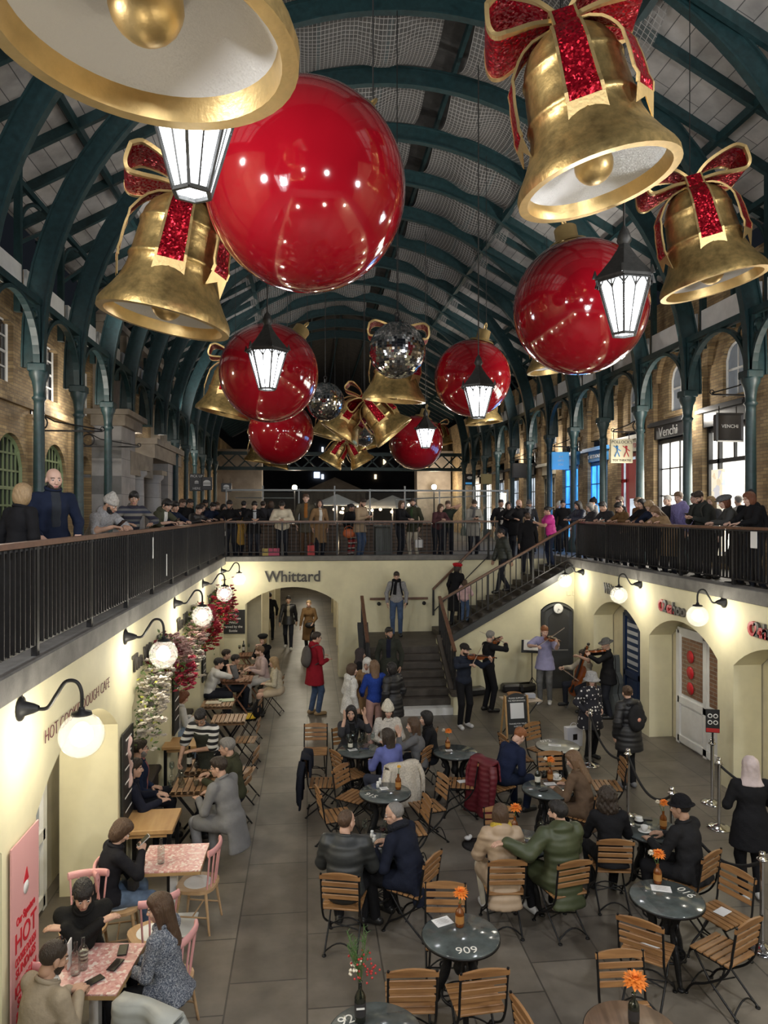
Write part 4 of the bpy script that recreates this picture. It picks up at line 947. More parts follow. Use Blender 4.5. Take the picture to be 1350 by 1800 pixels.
def fit_len(o, L):
 ys = [v.co.y for v in o.data.vertices]; c = (max(ys) + min(ys)) / 2; k = L / (max(ys) - min(ys))
 for v in o.data.vertices: v.co.y = c + (v.co.y - c) * k
fit_len(o, abs(at_x(80, 1290, XL).y - at_x(192, 1205, XL).y))
o = left_txt('The Wine Place', 234, 1163, 293, 1124, .3, dtxt, 'dark bold lettering beside the second globe lamp', 1, .008); fit_len(o, abs(at_x(233, 1165, XL).y - at_x(293, 1124, XL).y))
o = left_txt('The Wine Place', 314, 1098, 345, 1073, .3, dtxt, 'dark bold lettering beside the third globe lamp', 1, .008); fit_len(o, 2.2)
o = left_txt('Wine Bar', 366, 1056, 382, 1044, .3, dtxt, 'dark bold lettering above the red flowers', 1, .008); fit_len(o, 1.5)
o = left_txt('Wine', 398, 1033, 407, 1026, .3, dtxt, 'short dark lettering nearest the far corner', 1, .008); fit_len(o, .9)
def right_txt(txt, pxa, pya, pxb, pyb, size, m, lb, bold=0.):
 A, B = at_x(pxa, pya, XR - .02), at_x(pxb, pyb, XR - .02); c = (A + B) / 2
 o = lettering(txt, size, frame_M((XR - .02, c.y, c.z), (0, -1, 0), (0, 0, 1)), m, lb, bold=bold); fit_len(o, abs(A.y - B.y)); return o
right_txt('Whittard', 1062, 1034, 1090, 1041, .34, dtxt, 'dark serif shop name on the right wall by its first globe lamp', .006)
def o2(pxa, pya, pxb, pyb, label):
 A, B = at_x(pxa, pya, XR - .03), at_x(pxb, pyb, XR - .03); L = abs(A.y - B.y); r = empty('wall_lettering', (A + B) / 2, label=label, cat='lettering')
 for tx, u, m_ in (('O', -.42, rtxt), ('2', -.26, dtxt), ('ca', -.03, rtxt), ('hoo', .32, dtxt)): text_mesh(tx, .3, .04, frame_M((0, -u * L, 0), (0, -1, 0), (0, 0, 1)), m_, 'letter', r, bold=.01, sx=.95)
o2(1160, 1066, 1201, 1073, 'red and black raised lettering on the right wall above the white doors'); o2(1320, 1106, 1368, 1118, 'red and black raised lettering at the near end of the right wall')
def wall_door(X, y, nrm, w, h, m, glass, label=None, split=True, name='door', gm=None):
 M = frame_M((X, y, 0), (0, nrm, 0), (0, 0, 1)); q = lambda u, z, d: M @ Vector((u, z, d))
 d = MB().prism([(-w / 2, 0), (w / 2, 0), (w / 2, h), (-w / 2, h)], .04, M).build(num(name), m, kind='structure')
 f = MB()
 for u in (-w / 2, 0 if split else w / 2, w / 2): f.bar(q(u, 0, .05), q(u, h, .05), .11, .06, up=(1, 0, 0))
 for z in (.1, .85, h): f.bar(q(-w / 2, z, .05), q(w / 2, z, .05), .06, .12)
 f.build('door_frame', m, d)
 for u in ((-w / 4, w / 4) if split else (0,)):
  k = (w / 2 if split else w) - .24; MB().prism([(u - k / 2, .98), (u + k / 2, .98), (u + k / 2, h - .12), (u - k / 2, h - .12)], .01, M, c=M.to_3x3() @ Vector((0, 0, .045))).build('glass_pane', gm or glass, d)
  MB().prism([(u - k / 2, .22), (u + k / 2, .22), (u + k / 2, .74), (u - k / 2, .74)], .02, M, c=M.to_3x3() @ Vector((0, 0, .04))).build('door_panel', m, d)
 return d
brickglass = mat('brick_seen_through_glass', (.25, .14, .09), .25, pattern=brick_pattern((.28, .15, .09), (.2, .11, .07), (.3, .25, .2), (1, 2, None), 4, .9, .3, .03))  # brick reflection painted into the colour of the door panes
dd = wall_door(XR + .49, RARCH[1] - .1, -1, 1.9, 2.2, whitep, brickglass)
for z in (1.75, 1.45, 1.15): MB().lathe([(0, 0), (.12, 0), (.12, .005), (0, .005)], 16, o=(XR + .42, RARCH[1] + .4, z), M=Matrix.Rotation(-PI / 2, 4, 'Y')).build('red_sticker', mat('sticker_red', (.6, .02, .03), .4), dd)
wall_door(XR + .49, RARCH[0] - .3, -1, 1.5, 2.2, mat('navy_paint', (.012, .03, .09), .4), mat('shop_glass_blue', (.05, .06, .09), .1, pattern=stripes(2, 6, [(0, (.03, .05, .1)), (.5, (.5, .52, .55))])))
wall_door(XL - .82, LARCH[1] + .25, 1, 1.6, 2.15, whitep, pane_grey)
for y in LARCH[2:]: wall_door(XL - .84, y, 1, 1.9, 2.15, mat('dark_brown_paint', (.05, .035, .025), .5), glassdark)
def v3(*a): return np.array(a, np.float32)
def n3(a): a = np.asarray(a, np.float32); l = np.linalg.norm(a); return a / l if l > 1e-9 else np.array((0, 0, 1), np.float32)
def cap(a, b, ra, rb=None, flat=None, f=1.): return ('c', np.asarray(a, np.float32), np.asarray(b, np.float32), ra, ra if rb is None else rb, flat, f)
def ell(c, r, R=None): return ('e', np.asarray(c, np.float32), np.asarray(r, np.float32), R)
def ev(p, X):
 if p[0] == 'c':
  _, a, b, ra, rb, fl, f = p; d = b - a; L = float(d @ d) + 1e-9; t = np.clip(((X - a) @ d) / L, 0, 1); w = X - a - t[:, None] * d
  if fl is not None: q = w @ fl; w2 = (w * w).sum(1) + q * q * (1 / f ** 2 - 1); return np.sqrt(np.maximum(w2, 1e-12)) - (ra + (rb - ra) * t)
  return np.sqrt((w * w).sum(1)) - (ra + (rb - ra) * t)
 _, c, r, R = p; w = X - c
 if R is not None: w = w @ R
 k0 = np.sqrt(((w / r) ** 2).sum(1)); k1 = np.sqrt(((w / (r * r)) ** 2).sum(1)) + 1e-9; return k0 * (k0 - 1) / k1
def smin(a, b, k):
 h = np.clip(.5 + .5 * (b - a) / k, 0, 1); return b + (a - b) * h - k * h * (1 - h)
def bbox(prims):
 lo, hi = [], []
 for p in prims:
  if p[0] == 'c': r = max(p[3], p[4]) * max(1, 1); lo.append(np.minimum(p[1], p[2]) - r); hi.append(np.maximum(p[1], p[2]) + r)
  else: r = p[2].max(); lo.append(p[1] - r); hi.append(p[1] + r)
 return np.min(lo, 0), np.max(hi, 0)
EDG = [((0, 0, 0), (1, 0, 0)), ((0, 1, 0), (1, 1, 0)), ((0, 0, 1), (1, 0, 1)), ((0, 1, 1), (1, 1, 1)), ((0, 0, 0), (0, 1, 0)), ((1, 0, 0), (1, 1, 0)), ((0, 0, 1), (0, 1, 1)), ((1, 0, 1), (1, 1, 1)), ((0, 0, 0), (0, 0, 1)), ((1, 0, 0), (1, 0, 1)), ((0, 1, 0), (0, 1, 1)), ((1, 1, 0), (1, 1, 1))]
def nets(prims, h, k=.03, sub=(), clips=(), disp=None, ksub=.01, clipfn=None):
 lo, hi = bbox(prims); lo = lo - h * 2; n = np.ceil((hi + h * 2 - lo) / h).astype(int) + 1
 gx, gy, gz = [lo[i] + h * np.arange(n[i], dtype=np.float32) for i in range(3)]
 X = np.stack(np.meshgrid(gx, gy, gz, indexing='ij'), -1).reshape(-1, 3).astype(np.float32)
 d = None
 for p in prims:
  e = ev(p, X); d = e if d is None else smin(d, e, k)
 if disp is not None: d = d + disp(X)
 for p in sub: d = -smin(-d, ev(p, X), ksub)
 for pt, nr in clips: d = np.maximum(d, (X - np.asarray(pt, np.float32)) @ np.asarray(nr, np.float32))
 if clipfn is not None: d = np.maximum(d, clipfn(X))
 g = d.reshape(n); nx, ny, nz = n - 1; S = np.zeros((nx, ny, nz, 3), np.float32); C = np.zeros((nx, ny, nz), np.float32)
 sl = lambda o: g[o[0]:o[0] + nx, o[1]:o[1] + ny, o[2]:o[2] + nz]
 for a, b in EDG:
  A, B = sl(a), sl(b); m = (A < 0) != (B < 0); t = np.where(m, A / np.where(m, A - B, 1), 0); ax = [i for i in range(3) if a[i] != b[i]][0]
  for i in range(3): S[..., i] += np.where(m, t if i == ax else a[i], 0)
  C += m
 act = C > 0; idx = np.full((nx, ny, nz), -1, np.int32); idx[act] = np.arange(int(act.sum())); cc = np.argwhere(act)
 V = (cc + S[act] / C[act][:, None]) * h + lo; F = []
 for ax in range(3):
  o = [slice(1, n[i] - 1) for i in range(3)]; o[ax] = slice(0, n[ax] - 1); o1 = list(o); o1[ax] = slice(1, n[ax]); A, B = g[tuple(o)], g[tuple(o1)]
  m = np.argwhere((A < 0) != (B < 0))
  if not len(m): continue
  st = np.array([1, 1, 1]); st[ax] = 0; c = m + st; inside = (A < 0)[tuple(m.T)]
  u, w = [i for i in range(3) if i != ax]
  if ax == 1: u, w = w, u
  eu = np.zeros(3, int); eu[u] = 1; ew = np.zeros(3, int); ew[w] = 1
  q = np.stack([idx[tuple((c - eu - ew).T)], idx[tuple((c - ew).T)], idx[tuple(c.T)], idx[tuple((c - eu).T)]], 1)
  q[~inside] = q[~inside][:, ::-1]; F.append(q)
 F = np.concatenate(F) if F else np.zeros((0, 4), int)
 F = F[(F >= 0).all(1)]
 return V, F
def relax(V, F, it=1, w=.5):
 for _ in range(it):
  s = np.zeros_like(V); c = np.zeros(len(V), np.float32)
  for i in range(4):
   for j in (1, 3): np.add.at(s, F[:, i], V[F[:, (i + j) % 4]]); np.add.at(c, F[:, i], 1)
  V = V * (1 - w) + w * s / np.maximum(c, 1)[:, None]
 return V
def head_shape(fem, h=.0065):
 j = .9 if fem else 1.
 P = [ell((0, -.015, .03), (.075, .096, .088)), ell((0, .02, -.03), (.062 * j, .072, .085)), ell((0, .032, -.078), (.044 * j, .046, .036)), cap((-.012 * j, .062, -.1), (.012 * j, .062, -.1), .018 * j),
  cap((0, .088, .002), (0, .108, -.036), .007, .0125), cap((-.011, .098, -.041), (.011, .098, -.041), .0085), cap((-.036, .077, .014), (.036, .077, .014), .012), ell((-.04, .055, -.03), (.022, .024, .024)), ell((.04, .055, -.03), (.022, .024, .024)),
  cap((-.017, .083, -.066), (.017, .083, -.066), .0085), cap((-.013, .082, -.077), (.013, .082, -.077), .0085), ell((-.077, -.008, -.012), (.01, .02, .032)), ell((.077, -.008, -.012), (.01, .02, .032)), cap((0, -.02, -.05), (0, -.03, -.085), .05 * j, .052 * j)]
 V, F = nets(P, h, .012, sub=[ell((-.032, .1, -.001), (.017, .022, .012)), ell((.032, .1, -.001), (.017, .022, .012))], ksub=.008)
 C = V[F].mean(1); x, y, z = np.abs(C[:, 0]), C[:, 1], C[:, 2]; mi = np.zeros(len(F), int)
 mi[(y > .078) & (x < .022) & (z > -.083) & (z < -.061)] = 1
 mi[(y > .055) & (x > .014) & (x < .052) & (z > .014) & (z < .024)] = 2
 VV, FF, MM = [V], [F], [mi]; o = len(V)
 for s in (-1, 1):
  for r, dy, m in ((.0115, 0, 3), (.0078, .0056, 4)):
   a = np.linspace(0, np.pi, 7); b = np.linspace(0, 2 * np.pi, 9)[:-1]; pts = np.array([[np.sin(i) * np.cos(k), np.cos(i), np.sin(i) * np.sin(k)] for i in a for k in b]) * r + (s * .032, .079 + dy, -.002)
   q = np.array([[i * 8 + k, i * 8 + (k + 1) % 8, (i + 1) * 8 + (k + 1) % 8, (i + 1) * 8 + k] for i in range(6) for k in range(8)])
   VV.append(pts); FF.append(q + o); MM.append(np.full(len(q), m)); o += len(pts)
 return np.concatenate(VV), np.concatenate(FF), np.concatenate(MM)
def hand_shape(curl, h, thumb=0.):
 P = []; xs = (-.031, -.0105, .0105, .031); ln = (.070, .079, .073, .057)
 for x, l in zip(xs, ln):
  k = v3(x, .088 - .004 * abs(x) / .03, 0); P.append(cap((x * .55, .0, 0), k, .017, .0125)); a = curl * .5; p = k
  for s, r0, r1 in ((.45, .0098, .009), (.31, .009, .0082), (.24, .0082, .0068)):
   q = p + v3(x * .12 * s, math.cos(a) * l * s, -math.sin(a) * l * s); P.append(cap(p, q, r0, r1)); p = q; a += curl * .85
 t0, t1 = v3(-.02, .02, -.008), v3(-.048, .05, -.02 - thumb * .01); t2 = t1 + v3(-.012 + .03 * thumb, .032, -.012 - .012 * thumb); t3 = t2 + v3(.004 + .02 * thumb, .024, -.004)
 P += [cap(t0, t1, .016, .0125), cap(t1, t2, .0115, .0105), cap(t2, t3, .0105, .0085), cap((0, -.03, 0), (0, .02, 0), .024, .026, v3(0, 0, 1), .72)]
 return nets(P, h, .006)
HEADS = {f: head_shape(f) for f in (0, 1)}; HEADS_LO = {f: head_shape(f, .0095) for f in (0, 1)}
HANDS = {(n, q): hand_shape(c, h, t) for n, c, t in (('relaxed', .35, .2), ('grip', 1.05, 1.), ('open', .08, 0.)) for q, h in ((1, .0045), (0, .0075))}
def hair_noise(a, f): return lambda X: a * np.sin(X[:, 0] * f + 3 * np.sin(X[:, 2] * 20)) * np.sin(X[:, 1] * f * .9 + 2 * np.sin(X[:, 2] * 17))
def wedge(c, a=.75, b=.66, zmin=-.075): return lambda X: np.maximum(a * X[:, 1] - b * X[:, 2] - c - .012 * np.cos(np.clip(X[:, 0] * 30, -3.1, 3.1)), zmin - X[:, 2])
SK = ell((0, -.02, .036), (.082, .102, .093))
def hair_shape(st, h=.009):
 face = ell((0, .105, -.045), (.066, .1, .115)); nz = hair_noise(.004, 160)
 if st == 'short': return nets([SK, ell((0, .02, .075), (.072, .075, .05))], h, .02, disp=nz, clipfn=wedge(.022))
 if st == 'crop': return nets([ell((0, -.018, .034), (.078, .099, .09))], h, .02, clipfn=wedge(.018))
 if st == 'receding': return nets([ell((0, -.02, .032), (.079, .1, .089))], h, .02, disp=hair_noise(.002, 160), clipfn=lambda X: np.maximum(wedge(-.012)(X), .0))if 0 else nets([ell((0, -.02, .032), (.079, .1, .089))], h, .02, clipfn=wedge(-.014, .8, .35))
 if st == 'fringe': return nets([SK, ell((0, .035, .06), (.075, .07, .055)), ell((0, -.03, .0), (.085, .075, .075))], h, .02, disp=nz, sub=[ell((0, .12, -.035), (.075, .075, .072))], clipfn=lambda X: -.075 - X[:, 2])
 if st == 'bob': return nets([SK, ell((0, -.025, -.02), (.098, .088, .125)), ell((0, .02, .07), (.075, .07, .05))], h, .03, disp=nz, sub=[face], clipfn=lambda X: -.13 - X[:, 2])
 if st == 'long': return nets([SK, ell((0, -.03, -.02), (.096, .085, .12)), cap((0, -.06, 0), (0, -.085, -.30), .09, .075, v3(0, 1, 0), .55), cap((-.07, -.01, 0), (-.085, .0, -.22), .032, .018), cap((.07, -.01, 0), (.085, .0, -.22), .032, .018), ell((0, .02, .07), (.075, .07, .05))], h, .03, disp=nz, sub=[face])
 if st == 'curly': return nets([ell((0, -.03, .03), (.115, .12, .115)), ell((0, -.05, -.09), (.13, .09, .12))], h, .03, disp=lambda X: .012 * np.sin(X[:, 0] * 90) * np.sin(X[:, 1] * 85) * np.sin(X[:, 2] * 80), sub=[face])
 if st == 'tied': return nets([SK, ell((0, .02, .07), (.073, .07, .05)), ell((0, -.125, .05), (.04, .04, .04))], h, .015, disp=nz, clipfn=wedge(.022))
 if st == 'hijab': return nets([ell((0, -.02, .035), (.096, .115, .108)), ell((0, -.02, -.06), (.095, .1, .12)), cap((0, -.02, -.1), (0, -.02, -.2), .1, .15, v3(0, 1, 0), .8)], h * 1.2, .04, disp=hair_noise(.004, 70), sub=[ell((0, .12, -.035), (.06, .09, .085))], ksub=.01, clipfn=lambda X: -.21 - X[:, 2])
 if st == 'beanie': return nets([ell((0, -.022, .045), (.09, .108, .098)), cap((0, -.03, .07), (0, -.045, .125), .06, .045), ell((0, -.02, .025), (.094, .112, .03))], h, .02, disp=lambda X: .0022 * np.sin(np.arctan2(X[:, 0], X[:, 1]) * 40), clipfn=lambda X: np.maximum(-(X[:, 2] - .004 - .25 * X[:, 1] * (X[:, 1] < 0)), -9))
 if st == 'cap': return nets([ell((0, -.02, .045), (.089, .108, .085)), cap((-.035, .09, .045), (.035, .09, .045), .045, .045, v3(0, 0, 1), .16)], h, .012, clipfn=lambda X: .028 - X[:, 2])
 if st == 'flatcap': return nets([ell((0, -.01, .06), (.105, .125, .058)), cap((-.04, .09, .035), (.04, .09, .035), .05, .05, v3(0, 0, 1), .2)], h, .02, clipfn=lambda X: .022 - X[:, 2])
 if st == 'fedora': return nets([ell((0, -.02, .05), (.088, .108, .1)), ell((0, -.015, .04), (.15, .17, .012))], h * .9, .012, clipfn=lambda X: np.maximum(.026 - X[:, 2], X[:, 2] - .128))
 if st == 'bowler': return nets([ell((0, -.02, .05), (.09, .11, .105)), ell((0, -.015, .04), (.125, .145, .012))], h * .9, .012, clipfn=lambda X: .026 - X[:, 2])
 if st == 'bucket': return nets([cap((0, -.02, .11), (0, -.02, .04), .085, .1, v3(0, 1, 0), 1.1), cap((0, -.015, .04), (0, -.01, .0), .1, .15)], h, .02, disp=hair_noise(.003, 60), clipfn=lambda X: np.maximum(-.005 - X[:, 2], X[:, 2] - .13))
 if st == 'beret': return nets([ell((.01, -.03, .085), (.118, .13, .045)), ell((0, -.02, .05), (.088, .107, .05))], h, .02, clipfn=lambda X: .03 - X[:, 2])
 if st == 'beard': return nets([ell((0, .035, -.082), (.053, .056, .048)), cap((-.045, .03, -.05), (.045, .03, -.05), .03)], h, .03, disp=nz, sub=[ell((0, .1, -.068), (.026, .03, .016)), ell((0, .09, -.01), (.05, .07, .04))])
HAIR = {}
def hair_get(st, lo=False):
 k = (st, lo)
 if k not in HAIR: HAIR[k] = hair_shape(st, .0135 if lo else .0095)
 return HAIR[k]
SKIN = {n: mat('skin_' + n, c, .55, var=(8, .08)) for n, c in (('pale', (.62, .40, .31)), ('fair', (.55, .34, .25)), ('tan', (.42, .25, .17)), ('olive', (.38, .22, .145)), ('brown', (.22, .12, .075)))}
LIP = mat('lips', (.4, .16, .14), .45); EYEW = mat('eye_white', (.7, .68, .66), .3); IRIS = mat('eye_iris', (.03, .02, .015), .2)
HAIRC = {n: mat('hair_' + n, c, .5, bump=(130, .7, 'hair')) for n, c in (('black', (.012, .01, .01)), ('dark', (.03, .02, .014)), ('brown', (.075, .042, .024)), ('auburn', (.17, .06, .028)), ('blond', (.34, .23, .12)), ('lightbrown', (.17, .1, .055)), ('grey', (.2, .19, .18)), ('white', (.5, .48, .45)), ('ginger', (.28, .1, .035)))}
def cloth(col, kind='plain', rough=.85):
 nm = 'cloth_%s_%d_%d_%d' % (kind, *[int(c * 1000) for c in col])
 if kind == 'puffer': return mat(nm, col, .5, var=(5, .15), bump=(4.2, .22, 'wave'))
 if kind == 'denim': return mat(nm, col, .9, var=(9, .35), bump=(220, .25))
 if kind == 'leather': return mat(nm, col, .38, var=(8, .2), bump=(45, .3))
 if kind == 'fleece': return mat(nm, col, .95, var=(40, .25), bump=(45, .9), spec=.15)
 return mat(nm, col, rough, var=(6, .16), bump=(26, .3), spec=.15)
SHOEC = {'white': mat('shoe_white', (.62, .61, .59), .6), 'black': mat('shoe_black', (.015, .015, .015), .4), 'brown': mat('shoe_brown', (.16, .09, .045), .5), 'tan': mat('shoe_tan', (.3, .2, .1), .6), 'grey': mat('shoe_grey', (.16, .16, .17), .6)}
def ik(S, T, l1, l2, pole):
 d = T - S; L = float(np.linalg.norm(d)); m = (l1 + l2) * .998
 if L > m: T = S + d * (m / L); d = T - S; L = m
 L = max(L, abs(l1 - l2) + .01); u = d / max(L, 1e-6); a = (l1 * l1 - l2 * l2 + L * L) / (2 * L); hh = math.sqrt(max(l1 * l1 - a * a, 0)); p = pole - u * float(pole @ u); return S + u * a + n3(p) * hh, T
def person(loc, face, H, label, pose=None, top=((.03, .03, .035), 'plain'), legs=((.02, .022, .03), 'plain'), hair=('short', 'dark'), skin='fair', shoes='black', fem=0, group=None, length=.12, sleeve=1., hat=None, beard=None, shirt=None, scarf=None, hood=None, apron=None, skirt=None, bulk=1., q=1, glasses=False, collar=.018, topmat=None, legmat=None, rz_off=0., boots=False, bare=False, strap=None):
 """loc: point under the pelvis; face: heading in degrees (0 = +Y, 90 = -X). pose keys: sit, lean, side, twist, head=(yaw, pitch), hl/hr wrist targets, fl/fr foot targets, handl/handr shapes, seat"""
 P_ = dict(sit=0, lean=3, side=0, twist=0, head=(0, 0), hl=None, hr=None, fl=None, fr=None, handl='relaxed', handr='relaxed', seat=.46, pl=None, pr=None, knee=0, dirl=None, dirr=None)
 P_.update(pose or {}); s = H / 1.75
 root = empty('person', loc[:3], rad(face), label=label, cat='person', group=group, scale=s)
 sit = P_['sit']; pel = v3(0, 0, (P_['seat'] / s + .1) if sit else .955 - P_['knee']); le, sd = rad(P_['lean']), rad(P_['side'])
 u = n3((math.sin(sd), math.sin(le) * math.cos(sd), math.cos(le) * math.cos(sd))); r = n3(np.cross(v3(0, 1, 0), u)) if abs(u[1]) < .99 else v3(1, 0, 0); f = n3(np.cross(u, r))
 tw = rad(P_['twist']); r2 = r * math.cos(tw) - f * math.sin(tw) * -1; f2 = n3(np.cross(u, r2)); w_ = (.92 if fem else 1.)
 shw = .178 * w_ * (1 + (bulk - 1) * .5); N = pel + u * .50; SHL, SHR = pel + u * .445 - r2 * shw, pel + u * .445 + r2 * shw
 hu = n3(u * .55 + v3(0, 0, 1) * .45); HC = N + hu * .148 + f * .02
 yaw, pit = P_['head']; yw, pt = rad(yaw), rad(pit)
 hf = v3(math.sin(-yw) * math.cos(pt), math.cos(-yw) * math.cos(pt), math.sin(pt)); hr_ = n3(np.cross(hf, v3(0, 0, 1))); RH_ = np.stack([hr_, hf, np.cross(hr_, hf)], 1)
 HC = HC + v3(0, 1, 0) * max(0, -pit) * .0009
 if len(loc) == 4:
  loc = Vector(loc[:3]) - Matrix.Rotation(rad(face), 3, 'Z') @ Vector((float(HC[0]), float(HC[1]), 0)) * s; root.location = loc
 legsP = {}
 for k, sg in (('l', -1), ('r', 1)):
  hip = pel + v3(sg * .09, 0, -.02); ft = P_['f' + k]
  if ft is None: ft = (sg * .13, .40, 0) if sit else (sg * .1, .0 + .03 * sg, 0)
  ank = np.array(ft, np.float32) + v3(0, 0, .085); pole = v3(sg * (.25 if sit else .1), 1, .3 if sit else 0); kn, ank = ik(hip, ank, .44, .43, pole); legsP[k] = (hip, kn, ank)
 arms = {}
 for k, sg, S in (('l', -1, SHL), ('r', 1, SHR)):
  T = P_['h' + k]; T = S + r2 * (sg * .07) + f2 * .04 + v3(0, 0, -.5) if T is None else np.array(T, np.float32)
  pole = np.array(P_['p' + k], np.float32) if P_['p' + k] is not None else r2 * (sg * .55) - f2 * .6 - v3(0, 0, .5); el, T = ik(S, T, .285, .25, pole); arms[k] = (S, el, T)
 R = np.stack([r, f, u], 1); R2 = np.stack([r2, f2, u], 1); b = bulk
 def torso(t, hips=True):
  o = [ell(pel + u * .17, (.142 * w_ * b + t, .108 * b + t, .16 + t), R), ell(pel + u * .34, (.160 * w_ * b + t, .115 * b + t, .16 + t), R2), cap(SHL + u * -.005 + r2 * .02, SHR - u * .005 - r2 * .02, .052 + t)]
  if fem: o.append(ell(pel + u * .33 + f2 * .07, (.12 + t, .06 + t, .065 + t), R2))
  if hips: o.append(ell(pel + u * .02, (.163 * b + t, .118 * b + t, .12 + t), R))
  return o
 def arm(k, t, upto=1.):
  S, E, W = arms[k]; o = [cap(S, E, .052 * b ** .5 + t, .043 + t)]
  if upto > .5: o.append(cap(E, E + (W - E) * min(1, (upto - .5) * 2), .042 + t, .031 + t))
  else: o = [cap(S, S + (E - S) * (upto * 2), .054 + t * 1.4, .052 + t * 1.8)]
  return o
 def leg(k, t, shin=1.):
  hip, kn, an = legsP[k]; o = [cap(hip, kn, .082 * b ** .5 + t, .059 + t)]
  if shin: o.append(cap(kn, kn + (an - kn) * shin, .056 + t, .041 + t * 1.2))
  return o
 hb = .024 if q else .034
 V, F = nets(torso(-.004) + arm('l', -.002) + arm('r', -.002) + leg('l', -.002) + leg('r', -.002) + [cap(N - u * .06, HC - hf * .025 - v3(0, 0, .05), .053 * w_, .05 * w_)], hb if not (bare or sleeve < 1) else .02, .03)
 VV, FF, MM = [V], [F], [np.zeros(len(F), int)]; o = len(V)
 hv, hF, hm = (HEADS if q else HEADS_LO)[1 if fem else 0]; hV = hv @ RH_.T + HC; hm = hm.copy()
 if beard == 'stubble':
  C = hv[hF].mean(1); hm[(hm == 0) & (C[:, 2] < -.045) & (C[:, 2] > -.135) & (C[:, 1] > .0)] = 2
 VV.append(hV); FF.append(hF + o); MM.append(hm); o += len(hV)
 for k, sg in (('l', -1), ('r', 1)):
  S, E, W = arms[k]; dv = P_['dir' + k]; d = n3(dv) if dv is not None else n3(W - E)
  inw = n3(-r2 * sg) if abs(d[2]) > .6 else v3(0, 0, -1); pn = n3(inw - d * float(inw @ d)); x = n3(np.cross(d, -pn));
  hv2, hf2 = HANDS[(P_['hand' + k], q)]; hv2 = hv2 * (.93 if fem else 1.)
  M_ = np.stack([x, d, -pn], 1); vv = hv2.copy()
  if k == 'l': vv[:, 0] *= -1; hf2 = hf2[:, ::-1]
  vv = vv @ M_.T + W; VV.append(vv); FF.append(hf2 + o); MM.append(np.zeros(len(hf2), int)); o += len(vv)
 hm_ = HAIRC[hair[1]] if hair and hair[1] in HAIRC else HAIRC['dark']
 np_mesh('body', np.concatenate(VV), np.concatenate(FF), [SKIN[skin], LIP, hm_, EYEW, IRIS], root, np.concatenate(MM))
 def part(nm, prims, m, h=None, k=.03, **kw):
  V, F = nets(prims, h or (.0175 if q else .026), k, **kw)
  if len(F): return np_mesh(nm, relax(V, F, 1, .4), F, m, root)
 def headpart(nm, st, m, scale=1.):
  V, F = hair_get(st, not q); return np_mesh(nm, (V * scale) @ RH_.T + HC, F, m, root)
 if hat and hair and hair[0] == 'short': hair = ('crop', hair[1])
 if hair and hair[0]: headpart('headscarf' if hair[0] == 'hijab' else 'hair', hair[0], hm_ if hair[1] in HAIRC else hair[1])
 if hat: headpart({'beanie': 'beanie', 'bucket': 'bucket_hat', 'beret': 'beret'}.get(hat[0], 'hat'), hat[0], hat[1], 1.02 if hair and hair[0] == 'crop' else 1.17)
 if beard and beard != 'stubble': headpart('beard', 'beard', HAIRC[beard])
 if glasses:
  m = MB(); tr = lambda p: tuple(np.array(p) @ RH_.T + HC)
  for sx in (-1, 1): m.tube([tr((sx * .033 + .021 * math.cos(a), .098, -.004 + .017 * math.sin(a))) for a in [2 * PI * i / 10 for i in range(10)]], .0022, 4, closed=True); m.tube([tr((sx * .054, .096, 0)), tr((sx * .078, .0, 0))], .002, 4)
  m.tube([tr((-.012, .1, 0)), tr((.012, .1, 0))], .002, 4); m.build('glasses', mat('glasses_frame', (.02, .015, .015), .3), root)
 t = .014 if top[1] != 'puffer' else .034; tm = topmat or cloth(*top); wcl = lambda k: None
 pr = torso(t) if length > -.1 else torso(t, False)
 for k in 'lr': pr = pr + arm(k, t, sleeve if sleeve < 1 else .97)
 pr.append(cap(N - u * .05, N + u * (collar - .01) + f * .005, .075 + t, .06 + t))
 cl = [(N + u * (collar + .012) + f * .0, u * .85 + f * -.0)]
 if length > .14:
  if sit:
   for k in 'lr': hp, kn, an = legsP[k]; pr.append(cap(hp, hp + (kn - hp) * min(.85, length), .1 + t, .085 + t))
   zb_ = min(.36, .45 * length); pr.append(cap(pel - f * .07, pel - f * .13 - v3(0, 0, zb_), .15, .2, f, .4)); cl.append((pel - v3(0, 0, zb_ - .02), v3(0, 0, -1)))
  else:
   z1 = pel - v3(0, 0, length); pr.append(cap(pel, z1, .175 * b + t, .215 * b + t, v3(0, 1, 0), .86)); cl.append((z1, v3(0, 0, -1)))
 elif not sit: cl.append((pel - v3(0, 0, length), v3(0, 0, -1)))
 if hood: pr.append(ell(N - f * .075 + u * .0, (.115, .062, .085), R)); cl = cl[1:]
 if hood: cl.append((N + f * .03 + u * (collar + .05), n3(u + f * .8)))
 disp = None
 if top[1] == 'puffer': disp = lambda X: .009 * np.abs(np.sin(((X - pel) @ u) * 30.)) - .005
 else: disp = lambda X: .0035 * np.sin(X[:, 0] * 31 + X[:, 2] * 37) * np.sin(X[:, 1] * 29 - X[:, 2] * 23)
 part('coat' if length > .3 else 'jacket' if t > .02 or hood else 'top', pr, tm, clips=cl, disp=disp)
 if not hood and scarf is None and sleeve >= 1 and (hair is None or hair[0] != 'hijab'):
  cc = N + u * (collar + .002); MB().tube([tuple(cc + r2 * (.082 * math.cos(a)) + f2 * (.082 * math.sin(a) + .006) - u * (.012 + .02 * math.sin(a))) for a in [2 * PI * i / 14 for i in range(14)]], .012, 6, closed=True, flat=1.5).build('collar', tm, root)
